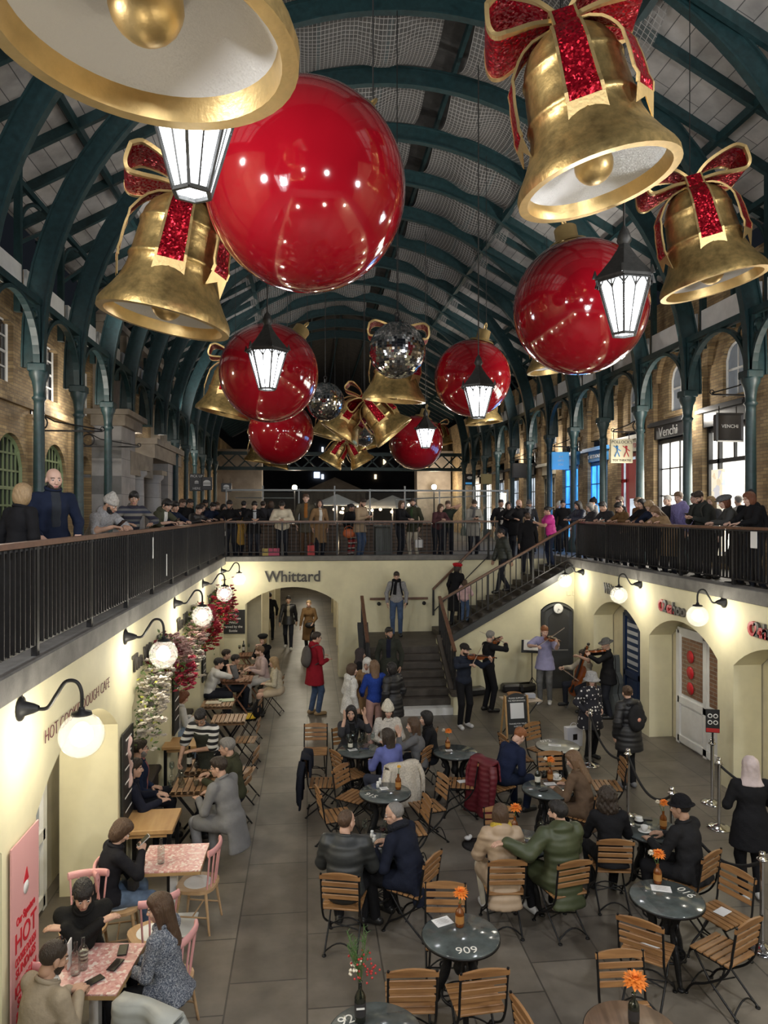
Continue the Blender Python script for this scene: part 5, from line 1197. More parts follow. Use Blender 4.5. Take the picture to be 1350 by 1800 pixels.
 if shirt is not None:
  col = shirt; p0 = pel + u * .2
  part('shirt', torso(t + .007) + [cap(N - u * .04, N + u * .02, .07 + t)], cloth(col), clips=[(p0 + r2 * .055, r2), (p0 - r2 * .055, -r2), (p0, -f2), (pel + u * (.0 if not sit else .08), -u), (N + u * .035, u)])
 if apron is not None: part('apron', torso(t + .012) + [cap(pel, pel - v3(0, 0, .5), .17, .19, v3(0, 1, 0), .8)], cloth(apron), clips=[(pel + f * .02, -f), (pel - v3(0, 0, .45), v3(0, 0, -1)), (pel + u * .42, u), (pel + r * .13, r), (pel - r * .13, -r)])
 if scarf is not None:
  m = MB(); ctr = N + u * .035; m.tube([tuple(ctr + r2 * (.085 * math.cos(a)) + f2 * (.08 * math.sin(a)) + u * (.012 * math.sin(2 * a))) for a in [2 * PI * i / 14 for i in range(14)]], .042, 8, closed=True)
  c0 = ctr + f2 * .1; m.tube([tuple(c0), tuple(c0 + f2 * .06 - u * .12 + r2 * .03), tuple(c0 + f2 * .055 - u * .36 + r2 * .05)], [.04, .045, .05], 8, flat=.4); m.build('scarf', cloth(scarf, 'fleece'), root)
 if skirt is not None:
  m_ = cloth(skirt)
  if sit: part('skirt', [ell(pel, (.19, .15, .13), R)] + [cap(legsP[k][0], legsP[k][0] + (legsP[k][1] - legsP[k][0]) * .65, .098, .085) for k in 'lr'], m_)
  else: part('skirt', [cap(pel, pel - v3(0, 0, .5), .165, .24, v3(0, 1, 0), .8)], m_, clips=[(pel - v3(0, 0, .5), v3(0, 0, -1))])
 if not bare:
  lm = legmat or cloth(*legs); pr = [ell(pel + u * .0, (.166 * b, .121 * b, .125), R)] + leg('l', .012) + leg('r', .012); part('trousers', pr, lm, k=.025)
 for k, sg in (('l', -1), ('r', 1)):
  hip, kn, an = legsP[k]; fd = n3(v3(sg * .16, 1, 0)); toe = an + fd * .15 - v3(0, 0, .048); heel = an - fd * .05 - v3(0, 0, .04)
  pr = [cap(heel, toe, .045, .043), cap(an - v3(0, 0, .03), an + v3(0, 0, .02), .047, .046)]
  if boots: pr.append(cap(an, an + (kn - an) * .75, .052, .066))
  part('shoe', pr, SHOEC[shoes], h=.014 if q else .022, k=.02, clips=[(an - v3(0, 0, .085), v3(0, 0, -1))])
 root['_hc'] = 0; del root['_hc']
 wp = lambda p: Vector(loc) + Matrix.Rotation(rad(face), 3, 'Z') @ (Vector(tuple(float(c) for c in p)) * s)
 return dict(root=root, pel=pel, u=u, f=f, r=r, N=N, HC=HC, arms=arms, s=s, W=wp, loc=Vector(loc), face=face, f2=f2, r2=r2, hf=hf)
def hand_point(P, k, ahead=.09):
 S, E, W = P['arms'][k]; d = n3(W - E); return P['W'](W + d * ahead), d
def backpack(P, col, label, kind='plain', badge=None, big=1.):
 pel, u, f, r = P['pel'], P['u'], P['f2'], P['r2']; R = np.stack([r, f, u], 1); c = pel + u * .27 - f * (.2 + .0)
 b = empty('backpack', P['loc'], rad(P['face']), label=label, cat='backpack', scale=P['s']); m = cloth(col, kind)
 V, F = nets([ell(c, (.15 * big, .085, .23 * big), R), ell(c - u * .08 - f * .05, (.12 * big, .05, .11), R)], .018, .03); np_mesh('pack_body', V, F, m, b)
 for sg in (-1, 1):
  q_ = [pel + u * .47 + r * (sg * .09) - f * .14, pel + u * .515 + r * (sg * .1), pel + u * .42 + r * (sg * .105) + f * .135, pel + u * .22 + r * (sg * .15) + f * .11, pel + u * .12 + r * (sg * .17) - f * .08]
  MB().tube(bez([tuple(x) for x in q_], 5), .02, 6, flat=.5).build('shoulder_strap', m, b)
 if badge: MB().sphere(tuple(c - f * .1 - u * .0 - r * .02), .035, 10, 6, sc3=(1, .4, 1)).build('round_badge', mat('badge_pink', (.65, .3, .22), .5), b)
 return b
phone_m = mat('phone_black', (.012, .012, .014), .15);
def phone(P, k, label, lit=False, ahead=.1, col=None):
 p, d = hand_point(P, k, ahead); o = empty('phone', p + Vector((0, 0, .02)), rad(P['face']), label=label, cat='phone', rot=(rad(35), 0, rad(P['face'])))
 MB().box((0, 0, 0), (.075, .15, .01), bev=.003).build('phone_body', col or phone_m, o); MB().box((0, 0, .0056), (.066, .138, .001)).build('screen', emission('phone_screen', (.6, .7, 1), .8) if lit else phone_m, o); return o
teak = mat('teak_slats', (.3, .15, .06), .42, pattern=grain((.36, .19, .075), (.22, .105, .04), 7, 0), var=(3, .2))
teak2 = mat('weathered_teak', (.33, .21, .11), .5, pattern=grain((.36, .235, .125), (.24, .15, .075), 7, 0), var=(3, .2))
iron = mat('chair_iron', (.014, .014, .015), .4, .5)
def bistro_chair_proto(wood):
 r = empty('bistro_chair')                      # seat faces +Y, backrest at y = -0.2
 m = MB()
 for i in range(6): m.box((0, -.17 + i * .068, .46), (.41, .054, .018), bev=.004)
 m.build('seat', wood, r)
 m = MB(); yb = lambda z: -.205 - (z - .5) * .16
 for z, h_ in ((.60, .05), (.67, .05), (.74, .05)): m.box((0, yb(z), z), (.40, .016, h_), bev=.004, M=Matrix.Rotation(rad(9), 4, 'X'))
 n = 8; pl = [(-.21, .0), (.21, .0), (.21, .035)] + [(.21 - .42 * i / n, .04 + .03 * math.sin(PI * i / n)) for i in range(n + 1)] + [(-.21, .035)]
 m.prism(pl, .02, frame_M((0, yb(.8) + .01, .795), (1, 0, 0), (0, -.15, 1))); m.build('backrest', wood, r)
 for s in (-1, 1):
  x = s * .195
  MB().tube(bez([(x, yb(.85), .85), (x, yb(.6), .6), (x, -.2, .47), (x, -.12, .33), (x, .04, .2), (x, .17, .12), (x, .24, .012)], 4), .0115, 6).build('side_bar', iron, r)
  x2 = s * .165; MB().tube([(x2, .19, .45), (x2, .02, .22), (x2, -.24, .012)], .0105, 6).build('leg', iron, r)
  MB().lathe([(0, 0), (.022, 0), (.022, .012), (0, .014)], 8, o=(x, .24, 0)).lathe([(0, 0), (.022, 0), (.022, .012), (0, .014)], 8, o=(x2, -.24, 0)).build('foot', iron, r)
 MB().tube([(-.165, -.235 + .02, .03), *[(-.165 + .33 * i / 8, -.215 + .0, .03 + .1 * math.sin(PI * i / 8)) for i in range(1, 8)], (.165, -.215, .03)], .008, 5).build('arched_stretcher', iron, r); MB().tube([(-.195, .21, .06), *[(-.195 + .39 * i / 8, .21, .06 + .09 * math.sin(PI * i / 8)) for i in range(1, 8)], (.195, .21, .06)], .008, 5).build('arched_stretcher', iron, r)
 MB().bar((-.19, -.19, .445), (-.19, .19, .445), .02, .014).build('seat_rail', iron, r); MB().bar((.19, -.19, .445), (.19, .19, .445), .02, .014).build('seat_rail', iron, r)
 MB().tube([(-.19, .04, .2), (.165, -.02, .16)], .007, 5).tube([(.19, .04, .2), (-.165, -.02, .16)], .007, 5).build('cross_rod', iron, r)
 return r
BC = bistro_chair_proto(teak); used_bc = [0]
def chair(px, py, face, label, zref=.72, k=None):
 """(px, py) is the middle of the backrest in the photo; face is the sitter's heading"""
 p = at_z(px, py, zref); a = rad(face); fwd = Vector((-math.sin(a), math.cos(a), 0)); p = p + fwd * .23
 loc = (p.x, p.y, 0)
 if used_bc[0] == 0: o = BC; o.location = loc; o.rotation_euler = (0, 0, a); used_bc[0] = 1
 else: o = dup(BC, loc, a)
 o['label'] = label; o['category'] = 'chair'; o['group'] = 'slatted wooden bistro chairs'; return Vector(loc)
CH = {}
for key, px, py, f, lb in (
 ('c1', 725, 1730, -4, 'wooden bistro chair seen from behind, left of two at the table numbered 909'),
 ('c2', 850, 1730, 4, 'wooden bistro chair seen from behind, right of two at the table numbered 909'),
 ('c3', 783, 1577, 172, 'empty wooden bistro chair facing forward behind the table numbered 909'),
 ('c4', 598, 1557, -14, 'wooden bistro chair under the man in dark quilted jacket'),
 ('c5', 757, 1525, 52, 'wooden bistro chair under the man in navy overcoat'),
 ('c6', 562, 1402, -78, 'empty wooden bistro chair left of the table numbered 915, sideways'),
 ('c7', 601, 1362, -128, 'empty pale wooden bistro chair facing the table numbered 915'),
 ('c8', 593, 1336, -65, 'empty wooden bistro chair pushed near the women\'s wine table'),
 ('c9', 555, 1286, 176, 'empty wooden bistro chair at the far left behind the draped dark jacket'),
 ('c10', 541, 1345, -95, 'wooden bistro chair with a dark jacket draped over it'),
 ('c11', 748, 1328, 55, 'wooden bistro chair behind the dark-haired woman at the wine table'),
 ('c12', 763, 1297, 70, 'wooden bistro chair right of the women, beside the small empty table'),
 ('c13', 777, 1380, 105, 'empty wooden bistro chair right of the table numbered 915'),
 ('c14', 748, 1419, 98, 'empty wooden bistro chair behind the navy overcoat man'),
 ('c15', 838, 1347, 75, 'empty wooden bistro chair right of the small dark table with paper on its seat'),
 ('c16', 853, 1355, -62, 'wooden bistro chair under the boy in navy tracksuit top'),
 ('c17', 879, 1438, 178, 'empty wooden bistro chair facing forward at the couple\'s steel table'),
 ('c18', 891, 1532, -4, 'wooden bistro chair under the woman in beige hooded coat'),
 ('c19', 1008, 1534, 12, 'wooden bistro chair under the man in green puffer coat'),
 ('c20', 967, 1337, 180, 'empty wooden bistro chair between the two round tables by the rope'),
 ('c21', 937, 1284, -150, 'empty wooden bistro chair in front of the chalk sign'),
 ('c22', 887, 1306, -82, 'wooden bistro chair seen edge on behind the navy tracksuit boy'),
 ('c23', 1056, 1407, 40, 'wooden bistro chair under the woman in brown coat'),
 ('c24', 1093, 1350, 80, 'wooden bistro chair beside the rope barrier behind the brown coat woman'),
 ('c25', 1081, 1495, -10, 'wooden bistro chair under the curly-haired woman in black'),
 ('c26', 1247, 1519, 32, 'wooden bistro chair under the man in black round hat'),
 ('c27', 1293, 1552, 112, 'empty wooden bistro chair upper right of the table numbered 910'),
 ('c28', 1312, 1642, 26, 'empty wooden bistro chair at the right edge, lower right of the table numbered 910'),
 ('c29', 1126, 1640, -40, 'empty wooden bistro chair lower left of the table numbered 910'),
 ('c30', 1092, 1702, 178, 'empty wooden bistro chair facing forward behind the brown wood-topped table'),
 ('c31', 925, 1802, -80, 'wooden bistro chair cut off by the bottom edge between two tables')):
 CH[key] = (chair(px, py, f, lb), f)
marble = mat('dark_green_marble', (.06, .075, .072), .12, pattern=speckle(3, (.085, .1, .098), [(.075, .09, .09), (.11, .125, .122)]), var=(4, .5), spec=.6)
woodtop = mat('brown_table_wood', (.2, .125, .08), .35, pattern=grain((.24, .155, .1), (.13, .08, .05), 6, 0), var=(2, .2))
castiron = mat('cast_iron', (.012, .012, .013), .45, .4, bump=(30, .4))
def table_proto(top):
 r = empty('round_table'); Rr = .345
 MB().lathe([(0, .715), (Rr - .01, .715), (Rr, .722), (Rr, .735), (Rr - .006, .741), (0, .741)], 48).build('tabletop', top, r)
 MB().lathe([(Rr + .002, .712), (Rr + .006, .712), (Rr + .006, .732), (Rr + .002, .732)], 48).build('metal_edge', iron, r)
 for i in range(3):
  a = 2 * PI * i / 3 + .5; c, s = math.cos(a), math.sin(a); q = lambda d, z: (d * c, d * s, z)
  m = MB().tube(bez([q(.27, .71), q(.2, .64), q(.13, .5), q(.15, .36), q(.2, .24), q(.23, .12), q(.27, .03)], 5), [.02 + .012 * math.sin(PI * i_ / 30) for i_ in range(31)], 6, flat=1.5)
  m.tube(arc(q(.165, .56), .055, 0, 2 * PI, 10, (c, s, 0)), .011, 5, closed=True).tube(arc(q(.155, .42), .04, 0, 2 * PI, 10, (c, s, 0)), .011, 5, closed=True); m.sphere(q(.28, .022), .034, 10, 6, sc3=(1.1, 1.1, .65)); m.build('leg', castiron, r)
 m = MB().tube(arc((0, 0, .2), .17, 0, 2 * PI, 24, (1, 0, 0), (0, 1, 0)), .014, 6, closed=True)
 for i in range(6): a = PI * i / 6; m.bar((.17 * math.cos(a), .17 * math.sin(a), .2), (-.17 * math.cos(a), -.17 * math.sin(a), .2), .012, .008)
 m.build('lower_ring', castiron, r)
 MB().lathe([(.26, .70), (.26, .715), (.1, .71), (.06, .68), (.05, .5), (.07, .45), (.05, .4)], 12).build('apron', castiron, r)
 return r
TM = table_proto(marble); NUMS = []; TB = {}
steeltop = mat('pale_marble_top', (.38, .38, .33), .16, var=(4, .3))  # white shine of light painted in as a paler tabletop colour
numtxt = mat('painted_number', (.75, .74, .68), .5)
for i, (key, px, py, lb, nt_, na, top) in enumerate((
 ('T1', 810, 1642, 'round dark green marble table numbered 909 with an amber flower bottle', '909', (0, -.24, 0), None), ('T2', 660, 1818, 'round dark green table at the bottom edge with a tall herb vase', '92', (-.2, .16, 20), None),
 ('T3', 1113, 1815, 'round table with brown wooden top at the bottom edge', None, None, woodtop), ('T4', 1172, 1577, 'round grey marble table numbered 910 with an orange flower', '910', (.24, .06, 105), None),
 ('T5', 677, 1392, 'round dark marble table numbered 915 with a yellow flower bottle', '915', (-.2, -.1, -45), None), ('T6', 660, 1488, 'round dark table between the two facing men', None, None, None),
 ('T7', 632, 1318, 'round dark table crowded with wine glasses between the women', None, None, None), ('T8', 800, 1321, 'small round dark table with a single orange flower beside the wine table', None, None, None),
 ('T9', 963, 1386, 'round table with beer bottle and white cup by the tracksuit boy', None, None, None), ('T10', 980, 1310, 'pale lit round table with a menu sheet near the star jacket girl', '072', (-.12, .22, 10), steeltop),
 ('T11', 915, 1480, 'round steel-edged table hidden behind the beige and green coat couple', None, None, None), ('T12', 1143, 1457, 'round table with white coffee cup between the curly woman and the round-hat man', None, None, None))):
 p = at_z(px, py, .741)
 if i == 0: o = TM; o.location = (p.x, p.y, 0)
 else: o = dup(TM, (p.x, p.y, 0), .7 * i)
 if top:
  for ch in o.children:
   if ch.name.startswith('tabletop'): ch.data = ch.data.copy(); ch.data.materials[0] = top
 tag(o, lb, 'table', 'round iron-legged cafe tables'); TB[key] = Vector((p.x, p.y, .742))
 if nt_: NUMS.append((o, nt_, na))
for o, nt_, na in NUMS:
  M = Matrix.Rotation(-o.rotation_euler.z, 4, 'Z') @ Matrix.Translation((na[0], na[1], .7435)) @ Matrix.Rotation(rad(na[2]), 4, 'Z'); text_mesh(nt_, .13, .001, M, numtxt, 'painted_number', o)
gl = clear_glass('drink_glass', (.82, .86, .86), .04); amber = mat('amber_glass', (.22, .06, .008), .08, trans=.3, spec=.8); amberliq = mat('amber_label', (.38, .18, .05), .4); dkglass = mat('dark_bottle_glass', (.012, .014, .01), .08, spec=.8)
orange_p = mat('orange_petal', (.85, .24, .03), .6, var=(25, .25)); yellow_p = mat('yellow_petal', (.85, .5, .06), .6); stem_m = mat('green_stem', (.06, .13, .03), .6); cream_pet = mat('cream_petal', (.75, .68, .55), .6)
paper = mat('menu_paper', (.72, .72, .72), .7); china = mat('white_china', (.74, .74, .72), .25); redwine = mat('red_wine', (.06, .002, .008), .1); labelp = mat('bottle_label', (.6, .58, .5), .6)
def petals(m, c, R, n, tilt, mi, L, rr):
 for i in range(n):
  a = 2 * PI * i / n + rr.uniform(-.1, .1); d = Vector((math.cos(a), math.sin(a), 0)); t = tilt + rr.uniform(-.12, .12); e = d * math.cos(t) + UP * math.sin(t); s_ = Vector((-d.y, d.x, 0)); w_ = L * .24
  p0 = c + e * R * .1; m.add([p0, c + e * L * .55 + s_ * w_ - UP * w_ * .1, c + e * L - UP * .1 * L, c + e * L * .55 - s_ * w_ - UP * w_ * .1, c + e * L * .5 + UP * .12 * L * .4], [(0, 1, 4), (1, 2, 4), (2, 3, 4), (3, 0, 4)], mi)
def flower_bottle(P, label, kind='amber', head=.07, col=None, h=.2, extra=False, seed=1):
 r = empty('flower_bottle', P, label=label, cat='vase'); rr = random.Random(seed)
 gm = amber if kind == 'amber' else dkglass
 MB().lathe([(0, 0), (.036, 0), (.04, .01), (.04, h * .62), (.03, h * .74), (.015, h * .82), (.015, h), (.018, h * 1.02), (.0, h * 1.02)], 18).build('bottle', gm, r)
 MB().lathe([(.0408, h * .18), (.0412, h * .2), (.0412, h * .5), (.0408, h * .52)], 18).build('bottle_label', amberliq if kind == 'amber' else mat('dark_label', (.03, .028, .03), .5), r)
 c = Vector((.01, 0, h + .11)); MB().tube([(0, 0, h * .9), tuple(c)], .004, 5).build('stem', stem_m, r)
 m = MB()
 for tl, n, L in ((-.35, 12, 1.0), (.0, 12, .97), (.35, 11, .9), (.75, 9, .72), (1.15, 7, .5)): petals(m, c, .02, n, tl, 0, head * L, rr)
 m.sphere(tuple(c), head * .25, 8, 6); m.build('bloom', [col or orange_p], r)
 if extra:
  m = MB(); c2 = c + Vector((-.07, .02, .0));
  for tl in (-.2, .3, .9): petals(m, c2, .01, 8, tl, 0, head * .5, rr)
  m.build('small_bloom', cream_pet, r); MB().tube([(0, 0, h * .9), tuple(c2)], .003, 4).build('stem', stem_m, r)
 return r
T = TB
def on(key, px, py): p = at_z(px, py, .743); return Vector((p.x, p.y, .743))
flower_bottle(on('T1', 808, 1628), 'amber bottle vase with an orange dahlia on the table numbered 909', h=.2, head=.078, seed=2)
flower_bottle(on('T4', 1156, 1552), 'amber bottle vase with orange and cream blooms on the table numbered 910', h=.19, head=.075, extra=True, seed=3)
flower_bottle(on('T3', 1114, 1800), 'black bottle with a full orange dahlia on the brown wooden table', 'dark', .1, h=.22, seed=4)
flower_bottle(on('T5', 700, 1387), 'amber bottle with a single yellow flower on the table numbered 915', h=.2, head=.035, col=yellow_p, seed=5)
flower_bottle(on('T8', 787, 1315), 'amber bottle with orange and white flowers on the small empty table', h=.17, head=.07, extra=True, seed=6)
flower_bottle(on('T9', 967, 1372), 'amber bottle with orange and yellow flowers beside the white cup', h=.19, head=.07, extra=True, seed=7)
flower_bottle(on('T11', 905, 1472), 'orange dahlia standing behind the beige coat woman\'s head', h=.24, head=.08, seed=8)
flower_bottle(on('T12', 1166, 1456), 'red bottle with an orange poppy beside the round-hat man', h=.2, head=.065, extra=True, seed=9)
v = empty('herb_vase', on('T2', 633, 1795), label='black bottle with tall green sprigs and red berries at the bottom edge', cat='vase'); rr = random.Random(5)
MB().lathe([(0, 0), (.04, 0), (.042, .01), (.042, .18), (.03, .21), (.015, .235), (.015, .29), (.018, .295), (0, .295)], 18).build('bottle', dkglass, v); MB().lathe([(.043, .05), (.0435, .06), (.0435, .14), (.043, .15)], 18).build('bottle_label', mat('dark_label'), v); MB().box((.0, -.044, .12), (.06, .002, .014)).build('label_script', wtxt, v)
m, mb, mw = MB(), MB(), MB()
for i in range(12):
 a, L = rr.uniform(0, 2 * PI), rr.uniform(.25, .42); e = Vector((math.cos(a) * .09 - .01, math.sin(a) * .07, L)); m.tube([(0, 0, .27), (e.x * .4, e.y * .4, .27 + L * .5), (e.x, e.y, .27 + L)], .0022, 4)
 for j in range(22):
  t = rr.uniform(.35, 1); p = Vector((e.x * t * t, e.y * t * t, .27 + L * t)); d = Vector((rr.uniform(-1, 1), rr.uniform(-1, 1), rr.uniform(.2, 1))).normalized() * .035; m.tube([tuple(p), tuple(p + d)], [.0025, .0008], 4)
for i in range(40): a = rr.uniform(0, 6.3); q = rr.uniform(.02, .12); mb.sphere((q * math.cos(a) + .03, q * math.sin(a) * .6, .34 + rr.uniform(-.03, .16)), .009, 6, 4)
for i in range(18): a = rr.uniform(0, 6.3); q = rr.uniform(.01, .05); mw.sphere((q * math.cos(a) - .04, q * math.sin(a), .37 + rr.uniform(-.03, .07)), .011, 6, 4)
tag(m.build('sprig', stem_m, v), kind=None); o = mb.build('berry', mat('red_berry', (.45, .03, .03), .4), v); o['kind'] = 'stuff'; o = mw.build('white_bud', cream_pet, v); o['kind'] = 'stuff'
def sheet(P, w, h, rz, label, txt=True):
 s = empty('menu_sheet', P + UP * .001, rad(rz), label=label, cat='menu'); MB().box((0, 0, 0), (w, h, .002)).build('sheet', paper, s)
 m = MB()
 for i in range(6): m.box((0, h * .3 - i * h * .11, .0014), (w * (.55 if i % 2 else .7), .004, .0006))
 m.build('printed_lines', mat('grey_print', (.3, .3, .3), .7), s); return s
sheet(on('T1', 778, 1620), .17, .13, 20, 'white menu sheet lying on the table numbered 909'); sheet(on('T4', 1162, 1562), .19, .12, -20, 'white menu sheet under the flower bottle on the table numbered 910')
sheet(on('T5', 675, 1386), .11, .1, 10, 'white napkin sheet on the table numbered 915'); sheet(on('T9', 967, 1378), .16, .1, 0, 'white sheet under the flower bottle by the tracksuit boy'); sheet(on('T10', 975, 1310), .2, .1, -20, 'menu sheet on the pale lit table'); sheet(on('T7', 620, 1318), .14, .1, 15, 'white sheet under the wine bottle on the women\'s table'); sheet(on('T6', 660, 1490), .1, .12, 20, 'white napkin beside the dark case on the men\'s table'); sheet(on('T8', 789, 1319), .11, .08, 0, 'white napkin under the flower bottle on the small empty table')
def wineglass(P, label, wine=None, s=1., group='stemmed wine glasses'):
 g = empty('wine_glass', P, label=label, cat='glass', group=group, scale=s)
 MB().lathe([(0, .002), (.034, .002), (.034, .004), (.005, .008), (.004, .085), (.02, .1), (.036, .13), (.036, .155), (.03, .195), (.029, .195), (.035, .155), (.034, .13), (.018, .102)], 16).build('bowl', gl, g)
 if wine: MB().lathe([(0, .102), (.017, .104), (.033, .131), (.0335, .14), (0, .14)], 16).build('wine', wine, g)
 return g
def bottle(P, label, m=None, h=.3, lab=True, name='wine_bottle', cat='bottle'):
 b = empty(name, P, label=label, cat=cat); MB().lathe([(0, 0), (.036, 0), (.038, .008), (.038, h * .6), (.03, h * .7), (.0145, h * .78), (.014, h * .97), (.016, h), (0, h)], 16).build('bottle_body', m or dkglass, b)
 if lab: MB().lathe([(.0383, h * .15), (.0387, h * .16), (.0387, h * .45), (.0383, h * .46)], 16).build('bottle_label', labelp, b)
 return b
def shaker(P, label, name='salt_shaker'):
 b = empty(name, P, label=label, cat='shaker'); MB().lathe([(0, 0), (.022, 0), (.022, .045), (.015, .055), (.02, .062), (.017, .08), (0, .083)], 12).build('shaker_body', china, b); return b
wineglass(on('T6', 673, 1478), 'red wine glass before the navy overcoat man', redwine); wineglass(on('T6', 679, 1470), 'empty stemmed glass behind the red wine glass on the men\'s table'); wineglass(on('T6', 641, 1470), 'empty wine glass beside the dark jacket man')
shaker(on('T6', 654, 1472), 'white salt shaker on the men\'s table, rear one'); shaker(on('T6', 658, 1480), 'white pepper shaker on the men\'s table, front one'); shaker(on('T5', 668, 1378), 'white shaker on the table numbered 915, rear one'); shaker(on('T5', 664, 1384), 'white shaker on the table numbered 915, front one')
o = empty('glasses_case', on('T6', 668, 1489), .1, label='dark spectacles case on the men\'s table', cat='case'); MB().box((0, 0, .018), (.14, .045, .034), bev=.012).build('case_body', mat('navy_case', (.02, .022, .04), .4), o)
for i, (px, py) in enumerate(((612, 1312), (620, 1306), (633, 1322), (637, 1309), (648, 1313), (655, 1309), (628, 1301))): wineglass(on('T7', px, py), 'stemmed wine glass among the cluster on the women\'s table', group='wine glasses clustered on the women\'s table')
bottle(on('T7', 616, 1316), 'small dark bottle at the front left of the women\'s wine glasses', h=.2)
bottle(on('T9', 945, 1378), 'dark beer bottle beside the tracksuit boy\'s table flowers', h=.24); wineglass(on('T9', 957, 1374), 'glass of dark beer beside the bottle on the boy\'s table', mat('dark_beer', (.015, .006, .003), .1), .8)
def cup(P, label):
 c = empty('cup', P, label=label, cat='cup'); MB().lathe([(.0, .012), (.025, .012), (.042, .05), (.044, .07), (.041, .07), (.038, .05), (.0, .03)], 18).build('cup_body', china, c); MB().tube(arc((.05, 0, .045), .02, -1.5, 1.5, 8), .005, 5).build('cup_handle', china, c); MB().lathe([(0, .004), (.03, .004), (.075, .014), (.075, .018), (.03, .01), (0, .01)], 24).build('saucer', china, c); return c
cup(on('T12', 1133, 1462), 'white coffee cup and saucer before the round-hat man'); cup(on('T9', 978, 1370), 'white cup behind the flowers on the boy\'s table')
c = empty('coffee_pot', on('T12', 1123, 1450), label='small black and white jug beside the coffee cup', cat='jug'); MB().lathe([(0, 0), (.05, 0), (.055, .05), (.04, .09), (.042, .1), (0, .1)], 16).build('jug_body', china, c); MB().lathe([(.0555, .03), (.0565, .05), (.0535, .06)], 16).build('dark_band', iron, c)
o = MB().box((0, 0, .012), (.22, .09, .02), rz=-.4, bev=.006).build('leather_wallet', mat('black_leather', (.012, .012, .012), .35), loc=on('T12', 1130, 1440), label='black leather wallet on the coffee table by the curly woman', cat='wallet')
o = MB().sphere((0, 0, .018), .07, 14, 8, sc3=(1, .35, .3)).build('eyeglass_pouch', mat('black_leather'), loc=on('T9', 955, 1391), label='black pouch lying on the boy\'s table', cat='pouch')
bottle(on('T11', 951, 1468), 'clear water bottle on the couple\'s table', gl, .22, False, 'water_bottle')
slatwood = mat('slatted_table_wood', (.3, .17, .085), .45, pattern=grain((.36, .21, .11), (.24, .135, .065), 6, 1), var=(2, .2)); redwood = mat('reddish_table_wood', (.26, .11, .055), .45, pattern=grain((.3, .135, .07), (.2, .085, .045), 6, 1), var=(2, .2)); lightoak = mat('light_oak', (.48, .29, .12), .35, pattern=grain((.52, .32, .14), (.42, .24, .1), 3, 1), var=(2, .12))
def slat_table(px, py, w, l, wood, label, z=.74, rz=0.):
 p = at_z(px, py, z); t = empty('slatted_table', (p.x, p.y, 0), rz, label=label, cat='table', group='slatted dining tables along the left wall')
 m = MB(); n = int(w / .075)
 for i in range(n): m.box((-w / 2 + (i + .5) * w / n, 0, z - .012), (w / n - .012, l, .022), bev=.003)
 m.box((0, l / 2 - .025, z - .012), (w, .05, .022)).box((0, -l / 2 + .025, z - .012), (w, .05, .022)); m.build('tabletop', wood, t)
 MB().b2((-w / 2 + .02, -l / 2 + .04, z - .06), (w / 2 - .02, -l / 2 + .06, z - .024)).b2((-w / 2 + .02, l / 2 - .06, z - .06), (w / 2 - .02, l / 2 - .04, z - .024)).build('apron', wood, t)
 lm = wood if wood is redwood else iron
 for s in (-1, 1):
  for e in (-1, 1): MB().bar((e * w * .36, s * (l / 2 - .06), z - .05), (-e * w * .36, s * (l / 2 - .06), .02), .03, .03, up=(0, 1, 0)).build('leg', lm, t)
 return Vector((p.x, p.y, z))
ST1 = slat_table(352, 1378, .72, .62, slatwood, 'slatted wooden table with carafe and glasses in front of the grey coat man')
ST2 = slat_table(373, 1344, .72, .62, slatwood, 'slatted wooden table where the waiter sets down a wine bottle')
ST3 = slat_table(403, 1262, .62, .6, slatwood, 'slatted wooden table behind the striped waiter')
ST4 = slat_table(383, 1236, .62, .55, slatwood, 'slatted wooden table with green menus beyond the waiter')
ST5 = slat_table(418, 1193, .66, .66, redwood, 'reddish slatted table in front of the white T-shirt man')
ST6 = slat_table(432, 1172, .66, .6, redwood, 'reddish slatted table with glasses before the pale pink shirt man')
ST7 = slat_table(443, 1150, .7, .6, redwood, 'reddish slatted table with a wine bottle at the far end of the row')
def oak_table(px, py, w, l, label, z=.76):
 p = at_z(px, py, z); t = empty('oak_table', (p.x, p.y, 0), label=label, cat='table'); MB().box((0, 0, z - .03), (w, l, .055), bev=.006).build('tabletop', lightoak, t)
 MB().box((0, 0, z - .08), (w - .06, l - .06, .045)).build('apron', lightoak, t)
 for sx in (-1, 1):
  for sy in (-1, 1): MB().box((sx * (w / 2 - .05), sy * (l / 2 - .05), (z - .06) / 2), (.045, .045, z - .06)).build('leg', iron, t)
 return Vector((p.x, p.y, z))
OT1 = oak_table(266, 1440, .62, .62, 'plain light oak table behind the woman on her phone'); OT2 = oak_table(326, 1303, .66, .5, 'plain light oak table against the pier behind the waiter')
terr = mat('pink_terrazzo', (.62, .33, .30), .3, pattern=speckle(42, (.66, .36, .33), [(.72, .5, .46), (.55, .25, .23), (.78, .66, .6), (.62, .33, .3)]), var=(5, .08)); oakedge = mat('oak_edge', (.42, .27, .12), .4); pinkp = mat('pink_paint', (.72, .36, .36), .35); beech = mat('beech_wood', (.5, .32, .17), .4, pattern=grain((.54, .36, .2), (.44, .28, .15), 5, 1))
def pink_table(px, py, w, l, label, z=.75, rz=0.):
 p = at_z(px, py, z); t = empty('pink_table', (p.x, p.y, 0), rz, label=label, cat='table', group='pink terrazzo tables')
 MB().box((0, 0, z - .006), (w, l, .012)).build('tabletop', terr, t); MB().box((0, 0, z - .03), (w, l, .036), bev=.002).build('wooden_edge', oakedge, t)
 MB().box((0, 0, (z - .05) / 2 + .01), (.075, .075, z - .06)).build('pedestal', whitep, t); MB().box((0, 0, .012), (.45, .45, .02), bev=.004).build('base_plate', whitep, t); return Vector((p.x, p.y, z))
